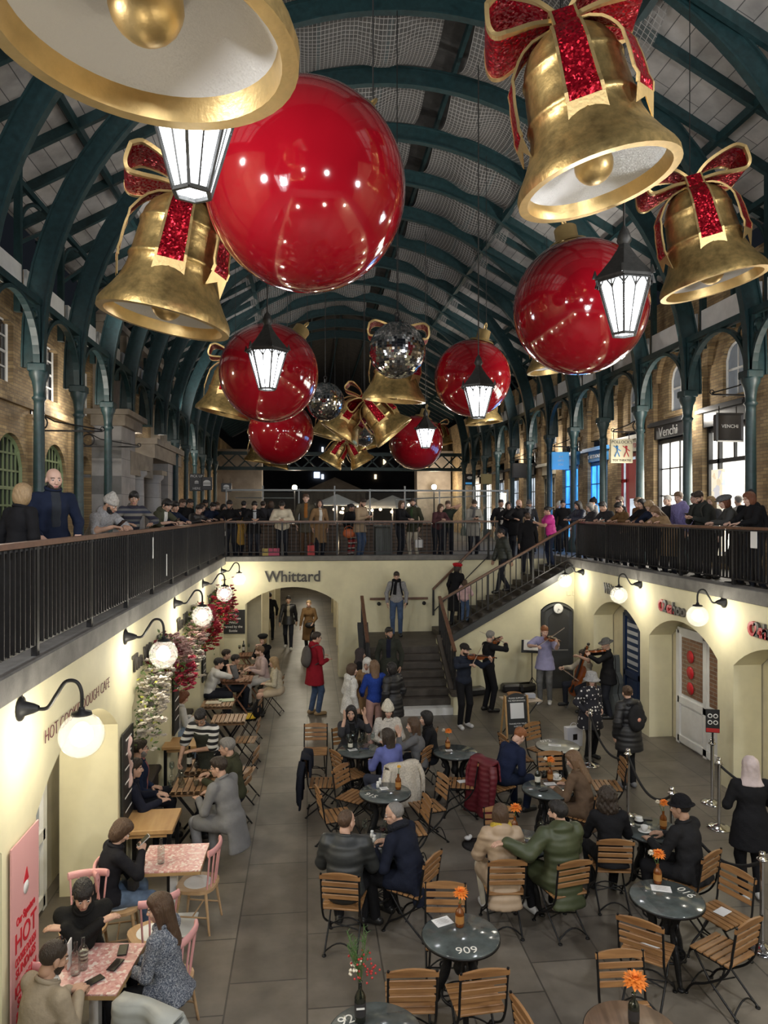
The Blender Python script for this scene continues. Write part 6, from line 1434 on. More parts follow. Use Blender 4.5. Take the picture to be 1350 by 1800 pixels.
PT1 = pink_table(306, 1507, .66, .62, 'empty pink terrazzo table with one clear bottle beside the woman in jeans', rz=-.02)
PT2 = pink_table(168, 1700, .60, .66, 'pink terrazzo table with phones and clear bottles among the three friends', rz=-.12)
def pink_chair_proto():
 r = empty('spindle_chair'); m = MB()
 n = 20; pl = [(.22 * math.copysign(abs(math.cos(a)) ** .7, math.cos(a)), .215 * math.copysign(abs(math.sin(a)) ** .7, math.sin(a))) for a in [2 * PI * i / n for i in range(n)]]
 m.prism(pl, .032, Matrix.Translation((0, 0, .43))); m.build('seat', beech, r)
 MB().lathe([(.0, .4632), (.13, .4632), (.14, .466), (.15, .4632)], 24).build('seat_dish', whitep, r)
 for sx in (-1, 1):
  for sy in (-1, 1): MB().tube([(sx * .15, sy * .14, .43), (sx * .2, sy * .2, .0)], [.018, .012], 8).build('leg', beech, r)
 for s in (-1, 1): MB().tube([(s * .17, -.17, .17), (s * .17, .17, .17)], .009, 6).build('stretcher', beech, r)
 MB().tube([(-.17, 0, .17), (.17, 0, .17)], .009, 6).build('stretcher', beech, r)
 top = [(.2 * math.sin(a), -.16 - .07 * math.cos(a), .86) for a in [-1.25 + 2.5 * i / 10 for i in range(11)]]
 m = MB(); m.tube(top, [.02] * 11, 8, flat=2.0); m.build('backrest', pinkp, r)
 for i in range(5):
  a = -1.05 + 2.1 * i / 4; MB().tube([(.16 * math.sin(a), -.12 - .06 * math.cos(a), .45), (.2 * math.sin(a), -.16 - .07 * math.cos(a), .85)], .01, 6).build('spindle', pinkp, r)
 return r
PC = pink_chair_proto(); first_pc = [1]
def pchair(px, py, face, label, z=.45):
 p = at_z(px, py, z); o = PC if first_pc[0] else copy_tree(PC); first_pc[0] = 0
 o.location = (p.x, p.y, 0); o.rotation_euler = (0, 0, rad(face)); tag(o, label, 'chair', 'pink spindle-back chairs'); return Vector((p.x, p.y, 0))
PCA = pchair(348, 1552, 78, 'empty pink spindle-back chair right of the bottle-only pink table'); PCB = pchair(268, 1640, 30, 'pink spindle-back chair behind the tweed jacket woman\'s head'); PCC = pchair(292, 1722, 70, 'pink spindle-back chair under the woman in grey tweed jacket'); PCD = pchair(82, 1752, -32, 'pink spindle-back chair under the man in beige jacket'); PCE = pchair(148, 1628, 185, 'pink chair under the man with folded arms'); PCF = pchair(208, 1590, -80, 'pink chair under the woman looking at her phone')
def folding_chair(px, py, face, label, cushion=None):
 p = at_z(px, py, .46); r = empty('folding_chair', (p.x, p.y, 0), rad(face), label=label, cat='chair', group='black folding chairs along the left tables')
 m = MB()
 for i in range(5): m.box((0, -.15 + i * .075, .46), (.38, .06, .014))
 m.build('seat', iron if cushion else slatwood, r); m = MB()
 for z in (.66, .78): m.box((0, -.2 - (z - .46) * .1, z), (.38, .014, .07), bev=.004)
 m.build('backrest', slatwood, r)
 for s in (-1, 1):
  MB().bar((s * .19, -.24, .84), (s * .19, .2, .0), .022, .014).build('side_bar', iron, r); MB().bar((s * .17, .16, .45), (s * .17, -.24, .0), .022, .014).build('leg', iron, r)
 MB().bar((-.17, -.2, .05), (.17, -.2, .05), .014, .014).bar((-.19, .17, .05), (.19, .17, .05), .014, .014).build('crossbar', iron, r)
 if cushion: MB().sphere((0, 0, .495), .2, 16, 8, sc3=(1, 1, .17)).build('cushion', cushion, r)
 return Vector((p.x, p.y, 0))
yel = mat('yellow_cushion', (.62, .42, .03), .85, bump=(30, .2))
FC1 = folding_chair(478, 1218, 78, 'black folding chair with yellow cushion under the blond girl in cream jacket', yel); FC2 = folding_chair(437, 1262, 82, 'empty black folding chair with yellow cushion and a dark bag hung on it', yel); FC3 = folding_chair(432, 1300, 85, 'black folding chair behind the olive jumper man'); FC4 = folding_chair(408, 1398, 75, 'black folding chair under the grey coat man'); FC5 = folding_chair(425, 1355, 80, 'black folding chair under the olive jumper man')
def opx(px, py, z=.745): p = at_z(px, py, z); return Vector((p.x, p.y, z))
bottle(opx(283, 1535 - 18, .757), 'clear glass bottle on the empty pink table', gl, .26, False, 'water_bottle'); bottle(opx(133, 1712, .757), 'clear glass bottle on the friends\' pink table, left one', gl, .26, False, 'water_bottle'); bottle(opx(146, 1703, .757), 'clear glass bottle on the friends\' pink table, right one', gl, .26, False, 'water_bottle')
for px, py, rz, lb in ((203, 1697, -.3, 'black phone lying near the tweed woman on the pink table'), (165, 1725, -.8, 'black phone lying before the beige jacket man'), (216, 1671, .1, 'black tray card at the far edge of the pink table')):
 o = empty('phone' if 'phone' in lb else 'card_tray', opx(px, py, .757), rz, label=lb, cat='phone' if 'phone' in lb else 'tray'); MB().box((0, 0, .006), (.078, .155, .01), bev=.004).build('body', phone_m, o)
c = empty('holder_cup', opx(147, 1690, .757), label='small striped cup holding cards between the clear bottles', cat='cup'); MB().lathe([(0, 0), (.03, 0), (.042, .09), (.039, .09), (.028, .01), (0, .01)], 16).build('cup_body', mat('cup_cream', (.6, .5, .38), .5, pattern=stripes(2, 30, [(0, (.62, .55, .42)), (.5, (.1, .05, .04))])), c)
MB().box((0, 0, .11), (.012, .09, .22), bev=.002).build('menu_block', paper, loc=opx(122, 1700, .757), label='upright white menu card at the wall end of the pink table', cat='menu')
b = bottle(opx(333, 1347), 'wine bottle with pale label held by the waiter on the slatted table', None, .3)
for px, py, lb in ((300, 1383, 'tumbler at the near left corner of the slatted table'), (345, 1381, 'tumbler at the near right of the slatted table')):
 g = MB().lathe([(0, .002), (.034, .002), (.04, .08), (.038, .08), (.032, .006), (0, .006)], 16).build('tumbler', gl, loc=opx(px, py), label=lb, cat='glass')
wineglass(opx(302, 1364), 'wine glass beside the striped-shirt bearded man'); wineglass(opx(345, 1362), 'wine glass between the carafe and the grey coat man')
cf = empty('carafe', opx(319, 1383), label='clear water carafe in the middle of the slatted table', cat='carafe'); MB().lathe([(0, .002), (.045, .002), (.05, .05), (.03, .13), (.025, .17), (.04, .22), (.038, .22), (.023, .17), (.028, .13), (.047, .05), (0, .01)], 18).build('carafe_body', gl, cf)
bottle(opx(428, 1146), 'dark wine bottle standing on the farthest reddish table', None, .3); wineglass(opx(421, 1147), 'wine glass left of the farthest wine bottle', redwine); wineglass(opx(437, 1144), 'wine glass right of the farthest wine bottle')
for px, py, rz, lb in ((398, 1231, .1, 'pale green menu lying beyond the waiter'), (376, 1235, .0, 'cream menu stack lying beyond the waiter')):
 MB().box((0, 0, .006), (.3, .2, .01), rz=rz).build('menu', mat('menu_green' if 'green' in lb else 'menu_cream', (.5, .58, .4) if 'green' in lb else (.6, .54, .42), .7), loc=opx(px, py), label=lb, cat='menu')
for px, py in ((425, 1188), (440, 1168), (412, 1172)): wineglass(opx(px, py), 'wine glass on the reddish tables of the far diners', group='wine glasses on the reddish tables')
BLK, NAVY, CHAR, DKG = (.012, .012, .014), (.012, .018, .04), (.035, .035, .04), (.022, .024, .026)
OLIVE, BEIGE, CREAM, GREY, LGREY, WHT = (.06, .062, .04), (.36, .27, .18), (.6, .54, .42), (.13, .13, .135), (.3, .3, .31), (.62, .61, .58)
CAMEL, BROWN, RED, BURG, BLUE, JEAN, LAV = (.25, .155, .08), (.1, .06, .035), (.4, .015, .02), (.12, .01, .018), (.025, .06, .3), (.06, .1, .19), (.33, .32, .5)
PINKM = (.62, .03, .3)
def by_head(px, py, H, z0=0.):
 d = (HZ - z0 - H) * FPX / (py - CY); p = at_d(px, py, d); return Vector((p.x, p.y, z0, 1))
def up_h(p, lean=0): return max(1.45, min(1.95, (p.z - ZF)))
def rail_pose(H, lean=24, hx=.17, reach=.42, head=(0, -25), z=None, **k):
 s = H / 1.75; zr = ((ZU + RH + .05) - ZF) / s if z is None else z; P = dict(lean=lean, head=head, hl=(-hx, reach, zr), hr=(hx, reach, zr), pl=(-1, -.3, -.4), pr=(1, -.3, -.4), dirl=(.5, .8, -.1), dirr=(-.5, .8, -.1)); P.update(k); return P
def phone_pose(z=1.2, y=.33, head=(0, -28), lean=8, **k):
 P = dict(lean=lean, head=head, hl=(-.06, y, z), hr=(.06, y - .02, z), handl='grip', handr='grip', dirl=(.4, .7, .4), dirr=(-.4, .7, .4)); P.update(k); return P
def stand_pose(head=(0, 0), **k): P = dict(head=head, lean=2); P.update(k); return P
def walk_pose(head=(0, -5), **k): P = dict(head=head, lean=4, fl=(-.09, .22, 0), fr=(.09, -.2, .04), hl=(-.26, -.1, .86), hr=(.27, .16, .88)); P.update(k); return P
def sit_pose(head=(0, -12), lean=14, hands=.78, reach=.4, hx=.14, **k):
 P = dict(sit=1, seat=.47, lean=lean, head=head, hl=(-hx, reach, hands), hr=(hx, reach, hands), dirl=(.5, .8, 0), dirr=(-.5, .8, 0), pl=(-.6, -.5, -.8), pr=(.6, -.5, -.8)); P.update(k); return P
def LR(px, pytop, X, df, label, H=None, pose=None, **k):
 p = at_x(px, pytop, X); H = H or up_h(p); return person((p.x, p.y, ZF), -90 + df, H, label, pose(H) if callable(pose) else pose, **k)
LR(34, 846, -2.95, 62, 'blond bobbed woman in black coat at the left edge, turned from the railing', 1.64, stand_pose((25, -8)), top=(BLK, 'plain'), hair=('bob', 'blond'), skin='pale', fem=1, length=.5)
LR(92, 822, -2.92, -52, 'bald bearded man in navy work jacket at the left railing', 1.85, stand_pose((-4, -6), hl=(-.2, .2, 1.0), hr=(.2, .2, 1.0)), top=(NAVY, 'plain'), hair=('crop', 'dark') if 0 else None, beard='dark', skin='pale', shirt=(.03, .035, .045), length=.2, collar=.06)
A = LR(160, 852, -2.86, -30, 'man in grey hoodie and pale beanie leaning on the left railing with phone', 1.66, lambda H: rail_pose(H, 34, .1, .52, (12, -30), handl='grip', handr='grip'), top=(LGREY, 'fleece'), hair=('short', 'black'), hat=('beanie', cloth((.42, .4, .37), 'fleece')), beard='black', skin='tan', hood=1, q=1)
phone(A, 'r', 'black phone in the hands of the grey hoodie man');
LR(228, 848, -2.98, -55, 'dark-haired man in navy and grey striped jacket at the left railing', 1.72, lambda H: rail_pose(H, 16, .2, .42, (-22, -8)), topmat=mat('striped_wool', (.05, .05, .06), .9, pattern=stripes(2, 5.5, [(0, (.16, .15, .13)), (.25, (.02, .025, .05)), (.5, (.1, .1, .1)), (.7, (.02, .02, .035))])), hair=('fringe', 'black'), skin='tan')
A = LR(270, 866, -2.88, -25, 'dark-haired young man in olive hoodie leaning over the left railing', 1.66, lambda H: rail_pose(H, 28, .12, .5, (-10, -25), handl='grip', handr='grip'), top=(OLIVE, 'plain'), shirt=WHT, hair=('fringe', 'black'), skin='fair', hood=1)
phone(A, 'r', 'phone held over the railing by the olive hoodie man')
LR(293, 876, -2.8, -30, 'dark-haired person in navy jacket beside the olive hoodie man', 1.6, lambda H: rail_pose(H, 20, .15, .45, (-15, -15)), top=(NAVY, 'plain'), hair=('fringe', 'black'), skin='fair')
for i, (px, py, X, H, df, top, hr, lb, fem) in enumerate((
 (318, 872, -3.6, 1.72, -20, (BLK, 'plain'), ('short', 'brown'), 'short-haired man in black behind the left railing row', 0), (331, 872, -3.2, 1.7, -20, (BLK, 'plain'), ('short', 'black'), 'black-haired man in black jacket at the left railing', 0),
 (336, 894, -2.72, 1.55, -30, (BLK, 'puffer'), ('short', 'black'), 'bowed black-haired person hiding their face at the left railing', 0), (345, 886, -3.0, 1.6, -10, (CHAR, 'plain'), ('long', 'dark'), 'long-haired person between bowed heads at the left railing', 1),
 (359, 870, -3.3, 1.74, -35, (CHAR, 'plain'), ('short', 'black'), 'tall dark-haired man behind the left railing near the kiosk signs', 0), (364, 876, -2.75, 1.66, -40, (NAVY, 'plain'), ('fringe', 'black'), 'black-haired man in navy holding a phone to his face at the railing', 0),
 (375, 878, -3.0, 1.68, -40, (BLK, 'plain'), ('short', 'brown'), 'man in black overcoat near the railing corner', 0), (386, 884, -2.7, 1.62, -45, (BLK, 'plain'), ('long', 'black'), 'pale woman with long black hair near the railing corner', 1))):
 LR(px, py, X, df, lb, H, (lambda H: rail_pose(H, 14 + 4 * (i % 3), .16, .42, (-10, -20))) if X > -3.1 else stand_pose((0, -15)), top=top, hair=hr, skin=('fair', 'olive', 'pale')[i % 3], fem=fem, q=0)
def FR(px, pytop, Y, df, label, H=None, pose=None, **k):
 p = at_y(px, pytop, Y); H = H or up_h(p); k.setdefault('q', 0); return person((p.x, p.y, ZF), 180 + df, H, label, pose(H) if callable(pose) else pose, **k)
FR(407, 878, 19.95, -15, 'black-haired bearded man in black at the far railing corner', 1.68, lambda H: rail_pose(H, 12, .16, .4, (0, -20)), top=(BLK, 'plain'), hair=('short', 'black'), beard='black', skin='olive')
FR(419, 906, 20.1, 30, 'short person in mustard coat behind the far railing corner', 1.4, stand_pose((0, -10)), top=((.38, .22, .05), 'plain'), hair=('bob', 'black'), skin='olive', fem=1, length=.45)
FR(446, 880, 19.85, 10, 'black-haired man in black jacket leaning on the far railing', 1.68, lambda H: rail_pose(H, 20, .08, .42, (0, -15)), top=(BLK, 'plain'), shirt=(.4, .42, .45), hair=('fringe', 'black'), skin='fair', length=.2)
FR(496, 881, 19.85, 0, 'person in cream puffer jacket looking down at the far railing', 1.68, lambda H: rail_pose(H, 18, .06, .36, (0, -35)), top=(CREAM, 'puffer'), hair=('fringe', 'black'), skin='fair', bulk=1.15)
FR(538, 867, 19.95, -5, 'tall brown-haired man in olive coat with orange lining at the far railing', 1.86, stand_pose((0, 0)), top=((.09, .08, .06), 'plain'), shirt=(.3, .12, .03), hair=('short', 'brown'), skin='pale', length=.25, legs=(BROWN, 'plain'), hood=1)
FR(561, 880, 19.9, 20, 'woman in long tan coat over white top at the far railing', 1.7, stand_pose((-15, 0)), top=(CAMEL, 'plain'), shirt=WHT, hair=('long', 'dark'), skin='fair', fem=1, length=.48)
bg_ = empty('paper_bag', at_y(548, 975, 19.75) * 1.0, label='red paper gift bag held by the olive coat man at the far railing', cat='bag'); bg_.location = (at_y(547, 970, 19.8).x, 19.75, ZU - .02); MB().box((0, 0, .15), (.2, .09, .28)).build('bag_body', mat('gift_red', (.55, .03, .03), .5), bg_); MB().tube(arc((0, 0, .29), .06, 0, PI, 8), .005, 4).build('bag_handle', cloth(RED), bg_)
bx = MB().b2((0, 0, 0), (.46, .12, .2), 0).b2((0, -.005, 0), (.16, .0, .2), 1).build('shopping_bag', [mat('pink_bag', (.5, .05, .12), .5), mat('mustard_bag', (.5, .36, .08), .5)], loc=(at_y(461, 978, YF + .14).x, YF + .2, ZU), label='pink and mustard carrier bag lying on the far ledge', cat='bag')
FR(616, 886, 20.6, 40, 'small woman in black with orange shoulder bag and red striped skirt', 1.58, stand_pose((20, -10)), top=(BLK, 'plain'), hair=('tied', 'black'), skin='olive', fem=1, legmat=mat('red_striped_cloth', (.4, .05, .04), .9, pattern=stripes(2, 6, [(0, (.4, .04, .04)), (.5, (.03, .02, .02)), (.75, (.55, .5, .45))])))
o = empty('shoulder_bag', (at_y(613, 940, 19.95).x, 19.9, ZF + .72), label='orange shoulder bag of the small woman at the far railing', cat='bag'); MB().sphere((0, 0, 0), .17, 14, 8, sc3=(1, .4, .8)).build('bag_body', mat('orange_leather', (.55, .13, .04), .5), o); MB().tube(arc((0, 0, .08), .13, 0, PI, 10), .01, 5).build('bag_strap', mat('orange_leather'), o)
A = FR(632, 877, 19.95, 45, 'bearded man in beige shacket using his phone at the far railing', 1.74, phone_pose(1.18), top=(BEIGE, 'plain'), hair=('short', 'dark'), beard='dark', skin='fair', length=.2, legs=(JEAN, 'denim')); phone(A, 'r', 'phone of the beige shacket man', True)
FR(702, 883, 19.9, 50, 'brown-haired woman in black top with tan coat on her arm', 1.68, lambda H: rail_pose(H, 6, .1, .35, (-30, -10)), top=(BLK, 'plain'), hair=('long', 'brown'), skin='pale', fem=1)
FR(727, 878, 20.3, -40, 'bearded man in olive jacket and cream trousers facing her', 1.74, stand_pose((35, 0), hr=(.2, .28, 1.05)), top=(OLIVE, 'plain'), shirt=(.05, .09, .04), hair=('short', 'dark'), beard='dark', skin='fair', legs=(CREAM, 'plain'), length=.2)
bg_ = empty('paper_bag', (at_y(736, 960, 19.85).x, 19.8, ZU + .2), label='white paper bag carried by the cream-trousered man', cat='bag'); MB().box((0, 0, .1), (.22, .09, .22)).build('bag_body', paper, bg_); MB().tube(arc((0, 0, .2), .06, 0, PI, 8), .005, 4).build('bag_handle', paper, bg_)
FR(768, 889, 19.85, 15, 'brown-haired woman with clasped hands leaning on the far railing', 1.62, lambda H: rail_pose(H, 24, .04, .4, (10, -15)), top=((.07, .03, .035), 'plain'), hair=('bob', 'brown'), skin='pale', fem=1)
FR(787, 880, 20.2, -10, 'man in dark green jumper resting his cheek on his hand at the far railing', 1.7, lambda H: rail_pose(H, 18, .16, .42, (10, -5), hl=(-.12, .22, 1.5)), top=((.03, .04, .03), 'plain'), hair=('short', 'brown'), skin='fair')
A = FR(832, 880, 19.9, 0, 'woman with grey scarf and plaid jacket typing on her phone at the far railing', 1.7, phone_pose(1.16), top=((.3, .29, .26), 'plain'), hair=('tied', 'dark'), skin='fair', fem=1, scarf=GREY, length=.3); phone(A, 'r', 'phone of the grey-scarfed woman at the far railing')
FR(880, 877, 20.9, 0, 'dark-haired man in open black jacket behind the smiling woman', 1.72, stand_pose(), top=(BLK, 'plain'), shirt=(.4, .38, .36), hair=('short', 'black'), skin='tan')
FR(892, 882, 20.3, -5, 'smiling woman with long dark hair beside the bald man', 1.66, lambda H: rail_pose(H, 14, .15, .4, (0, -5)), top=(BLK, 'plain'), hair=('long', 'dark'), skin='fair', fem=1)
FR(907, 875, 19.9, 5, 'bald man with short beard in black coat leaning by the stair head', 1.74, lambda H: rail_pose(H, 20, .2, .4, (20, -12)), top=(BLK, 'plain'), hair=None, beard='stubble', skin='fair', length=.3)
FR(930, 884, 21.5, 0, 'man in grey hood and scarf standing behind the stair head', 1.7, stand_pose(), top=(CHAR, 'plain'), hair=('short', 'black'), hat=('beanie', cloth(GREY, 'fleece')), beard='black', skin='tan', scarf=LGREY)
for i, (px, py, Y, lb, hr, top) in enumerate(((428, 872, 22.9, 'dark figure behind the far counter near the burger signs', ('short', 'black'), (BLK, 'plain')), (462, 876, 23.2, 'dark figure standing beyond the cream puffer person', ('short', 'dark'), (CHAR, 'plain')), (476, 874, 23.3, 'dim figure beyond the counter left of the tall olive coat man', ('bob', 'brown'), (CHAR, 'plain')))):
 FR(px, py, Y, 170, lb, 1.7, stand_pose(), top=top, hair=hr, skin='fair')
def ST(px, py_top, Y, zf, face, H, label, pose, **k):
 p = at_y(px, py_top, Y); k.setdefault('q', 0); return person((p.x, p.y, zf), face, H, label, pose, **k)
stz = lambda x: ZL + max(0, min(14, math.floor((x - 3.42) / run) + 1)) * r2
for px, py, Y, face, H, lb, pose, kw in (
 (885, 932, 18.5, 100, 1.74, 'dark-haired man in dark green puffer descending the stairs', walk_pose((-20, -10)), dict(top=((.03, .036, .03), 'puffer'), hair=('short', 'black'), skin='tan', hood=1)),
 (928, 910, 18.9, -10, 1.74, 'man in black hooded coat seen from behind at the stair head', walk_pose((10, 0)), dict(top=(BLK, 'plain'), hair=('short', 'brown'), skin='fair', hood=1, length=.3)),
 (969, 895, 18.4, 85, 1.64, 'woman in magenta padded vest taking a picture from the stairs', phone_pose(1.25, .42, (0, -10)), dict(top=(PINKM, 'puffer'), hair=('tied', 'black'), skin='fair', fem=1, sleeve=.2, legs=(NAVY, 'plain'))),
 (800, 998, 18.6, -40, 1.66, 'woman in red beret and long black coat climbing the stairs', stand_pose((-10, -10), lean=12), dict(top=(BLK, 'plain'), hair=('bob', 'dark'), hat=('beret', cloth((.5, .02, .03), 'fleece')), skin='pale', fem=1, length=.55)),
 (817, 1033, 18.2, -30, 1.12, 'small child in pale pink jacket beside the black coat on the stairs', stand_pose((0, 0), hr=(.15, .25, 1.2)), dict(top=((.62, .42, .44), 'puffer'), hair=('long', 'brown'), skin='pale', fem=1, legs=(JEAN, 'denim')))):
 x = at_y(px, py, Y).x; z = stz(x) if x > 3.42 else ZL
 A = ST(px, py, Y, z, face, H, lb, pose, **kw)
 if 'magenta' in lb: phone(A, 'r', 'white phone raised by the magenta vest woman', col=whitep)
p = at_y(697, 1049, 18.7); A = person((p.x, p.y, ZL), 172, 1.74, 'man in grey hoodie and black scarf standing on the stair landing', stand_pose((0, -14)), top=(LGREY, 'fleece'), hair=('short', 'dark'), beard='stubble', skin='fair', scarf=BLK, hood=1, legs=(JEAN, 'denim')); backpack(A, BLK, 'black backpack worn by the grey hoodie man on the landing')
p = at_y(684, 1100, 15.66); person((p.x, 15.66, .153, 1), 165, 1.82, 'bearded man in dark green coat coming down the lower steps', stand_pose((35, 0)), top=((.035, .038, .03), 'plain'), shirt=(.012, .014, .03), hair=('short', 'black'), beard='black', skin='olive', length=.4, hood=1)
def RR(px, pytop, X, df, label, H=None, pose=None, **k):
 p = at_x(px, pytop, X); H = H or up_h(p); k.setdefault('q', 0); return person((p.x, p.y, ZF), 90 + df, H, label, pose(H) if callable(pose) else pose, **k)
RP = lambda lean=20, head=(0, -25), **k: (lambda H: rail_pose(H, lean, .16, .42, head, **k))
XA = XR + .62
for px, py, X, df, H, lb, pose, kw in (
 (990, 876, 7.0 + .9, 60, 1.72, 'tall man in black jumper at the corner of the right balcony', stand_pose((20, -5)), dict(top=(BLK, 'plain'), hair=('short', 'black'), skin='fair')),
 (983, 882, 8.4, 40, 1.68, 'person in tan coat and cream hat behind the black jumper man', stand_pose(), dict(top=(BROWN, 'plain'), hair=('short', 'brown'), hat=('beanie', cloth(CREAM, 'fleece')), skin='fair', fem=1)),
 (1024, 886, XA, 10, 1.66, 'woman with long black hair in navy coat by the stair post', RP(12, (0, -15)), dict(top=(NAVY, 'puffer'), hair=('long', 'black'), skin='fair', fem=1)),
 (1044, 878, 8.2, 0, 1.74, 'person in black beanie and white hooded coat behind the front row', stand_pose(), dict(top=(LGREY, 'plain'), hair=('short', 'dark'), hat=('beanie', cloth(BLK)), skin='fair', hood=1)),
 (1052, 889, XA, 0, 1.62, 'grey-haired woman photographing over the right railing', RP(22, (0, -20)), dict(top=(CHAR, 'plain'), hair=('bob', 'grey'), skin='pale', fem=1)),
 (1080, 873, XA + .1, 15, 1.7, 'dark-haired man in charcoal jacket leaning far over the right railing', RP(34, (0, -25)), dict(top=(CHAR, 'plain'), hair=('short', 'black'), skin='fair')),
 (1092, 870, 8.1, 0, 1.76, 'tall man in black behind the leaning charcoal jacket man', stand_pose((0, -10)), dict(top=(BLK, 'plain'), hair=('short', 'brown'), skin='fair')),
 (1105, 886, XA, 10, 1.62, 'black-haired woman in brown corduroy jacket looking down', RP(24, (0, -40)), dict(top=((.14, .08, .035), 'plain'), hair=('tied', 'black'), skin='fair', fem=1)),
 (1124, 877, 8.0, 10, 1.7, 'child-faced person with light brown hair behind the corduroy jacket', stand_pose((0, -15)), dict(top=((.18, .1, .05), 'plain'), hair=('tied', 'lightbrown'), skin='pale', fem=1)),
 (1138, 880, XA + .2, 15, 1.66, 'woman with long black hair in black jacket beside the blond women', RP(14, (10, -15)), dict(top=(BLK, 'plain'), hair=('long', 'black'), skin='fair', fem=1)),
 (1160, 876, XA + .15, 25, 1.68, 'straight-haired blond woman in navy jacket bending over the railing', RP(32, (0, -45)), dict(top=(NAVY, 'plain'), hair=('long', 'blond'), skin='pale', fem=1)),
 (1178, 889, XA, 15, 1.6, 'honey-blond woman in camel coat bowed over the right railing', RP(40, (0, -50)), dict(top=((.3, .2, .11), 'plain'), hair=('long', 'lightbrown'), skin='pale', fem=1, length=.5)),
 (1176, 868, 8.4, 5, 1.74, 'white-haired man in front of the bright shop window', stand_pose(), dict(top=(CHAR, 'plain'), hair=('short', 'white'), skin='pale')),
 (1196, 862, 7.9, 10, 1.78, 'man in lavender fleece and grey hood before the bright shop window', stand_pose((20, -10)), dict(top=((.24, .22, .46), 'fleece'), hair=('short', 'lightbrown'), skin='pale', hood=1)),
 (1236, 868, XA + .3, 20, 1.76, 'dark-haired man in charcoal hooded jacket looking at his phone', phone_pose(1.2, .36, (0, -30)), dict(top=((.03, .034, .032), 'plain'), hair=('short', 'dark'), beard='stubble', skin='fair', hood=1, q=1)),
 (1225, 866, 8.6, 0, 1.78, 'black-haired head behind the charcoal hooded man', stand_pose(), dict(top=(BLK, 'plain'), hair=('short', 'black'), skin='fair')),
 (1252, 872, 8.0, 20, 1.66, 'woman with long blond hair behind the charcoal hooded man', stand_pose((10, -5)), dict(top=(GREY, 'plain'), hair=('long', 'blond'), skin='pale', fem=1)),
 (1297, 878, XA + .2, -20, 1.68, 'auburn-haired woman in grey flat cap and grey coat at the right railing', RP(20, (15, -15)), dict(top=((.06, .062, .062), 'plain'), hair=('bob', 'auburn'), hat=('flatcap', cloth(GREY, 'fleece')), skin='pale', fem=1, q=1)),
 (1332, 870, XA + .15, -5, 1.7, 'brown-haired woman in black hooded jacket at the right edge of the railing', RP(12, (5, -15)), dict(top=(BLK, 'plain'), hair=('bob', 'auburn'), skin='pale', fem=1, hood=1, q=1)),
 (1320, 861, 8.5, 60, 1.74, 'person in dark beanie before the lit chocolate shop door', stand_pose(), dict(top=(BLK, 'plain'), hair=('short', 'dark'), hat=('beanie', cloth(CHAR, 'fleece')), skin='fair')),
 (1300, 862, 9.2, -90, 1.7, 'customer with grey hair in the doorway of the chocolate shop', stand_pose(), dict(top=(LGREY, 'plain'), hair=('short', 'grey'), skin='fair'))):
 A = RR(px, py, X, df, lb, H, pose, **kw)
 if 'hooded jacket looking' in lb: backpack(A, (.05, .05, .045), 'dark backpack on the charcoal hooded man at the right railing'); phone(A, 'r', 'phone of the charcoal hooded man')
p = at_z(553, 1256, 0); A = person(p, -62, 1.86, 'man in dark red parka and jeans standing beside the cafe tables', stand_pose((-8, -5), hl=(-.16, .24, 1.18), hr=(.16, .22, 1.15)), top=((.25, .012, .022), 'plain'), hair=('short', 'dark'), skin='fair', glasses=True, legs=(JEAN, 'denim'), shoes='tan', length=.32, hood=1); backpack(A, (.1, .09, .085), 'grey-brown backpack on the man in dark red parka')
person(at_z(507, 1141, 0), 178, 1.78, 'man in black leather jacket walking out of the far arch', walk_pose((0, -5)), top=(BLK, 'leather'), shirt=(.3, .27, .2), hair=('short', 'black'), skin='tan', shoes='white', q=0, length=.15)
A = person(at_z(543, 1146, 0), 176, 1.7, 'blond woman in brown belted coat walking out of the far arch', walk_pose((0, -3), hl=(-.14, .22, 1.0)), top=((.17, .1, .045), 'plain'), hair=('tied', 'blond'), skin='pale', fem=1, length=.55, q=0, boots=True)
hb_ = empty('handbag', A['W']((-.05, .24, .92)), 0, label='dark handbag carried by the brown belted coat woman', cat='bag'); MB().sphere((0, 0, 0), .15, 14, 8, sc3=(1.1, .45, .65)).build('bag_body', cloth(BLK, 'leather'), hb_); MB().tube(arc((0, 0, .05), .11, 0, PI, 10), .01, 5).build('bag_strap', cloth(BLK, 'leather'), hb_)
person(by_head(474, 1040, 1.7), 0, 1.7, 'person in black standing inside the far passage', stand_pose(), top=(BLK, 'plain'), hair=('short', 'black'), skin='fair', q=0)
p = by_head(441, 1090, 1.68); person((-1.9, YF + .95, 0), -60, 1.66, 'person in dark blue standing just inside the far arch', stand_pose(), top=((.03, .03, .09), 'plain'), hair=('short', 'black'), skin='tan', q=0)
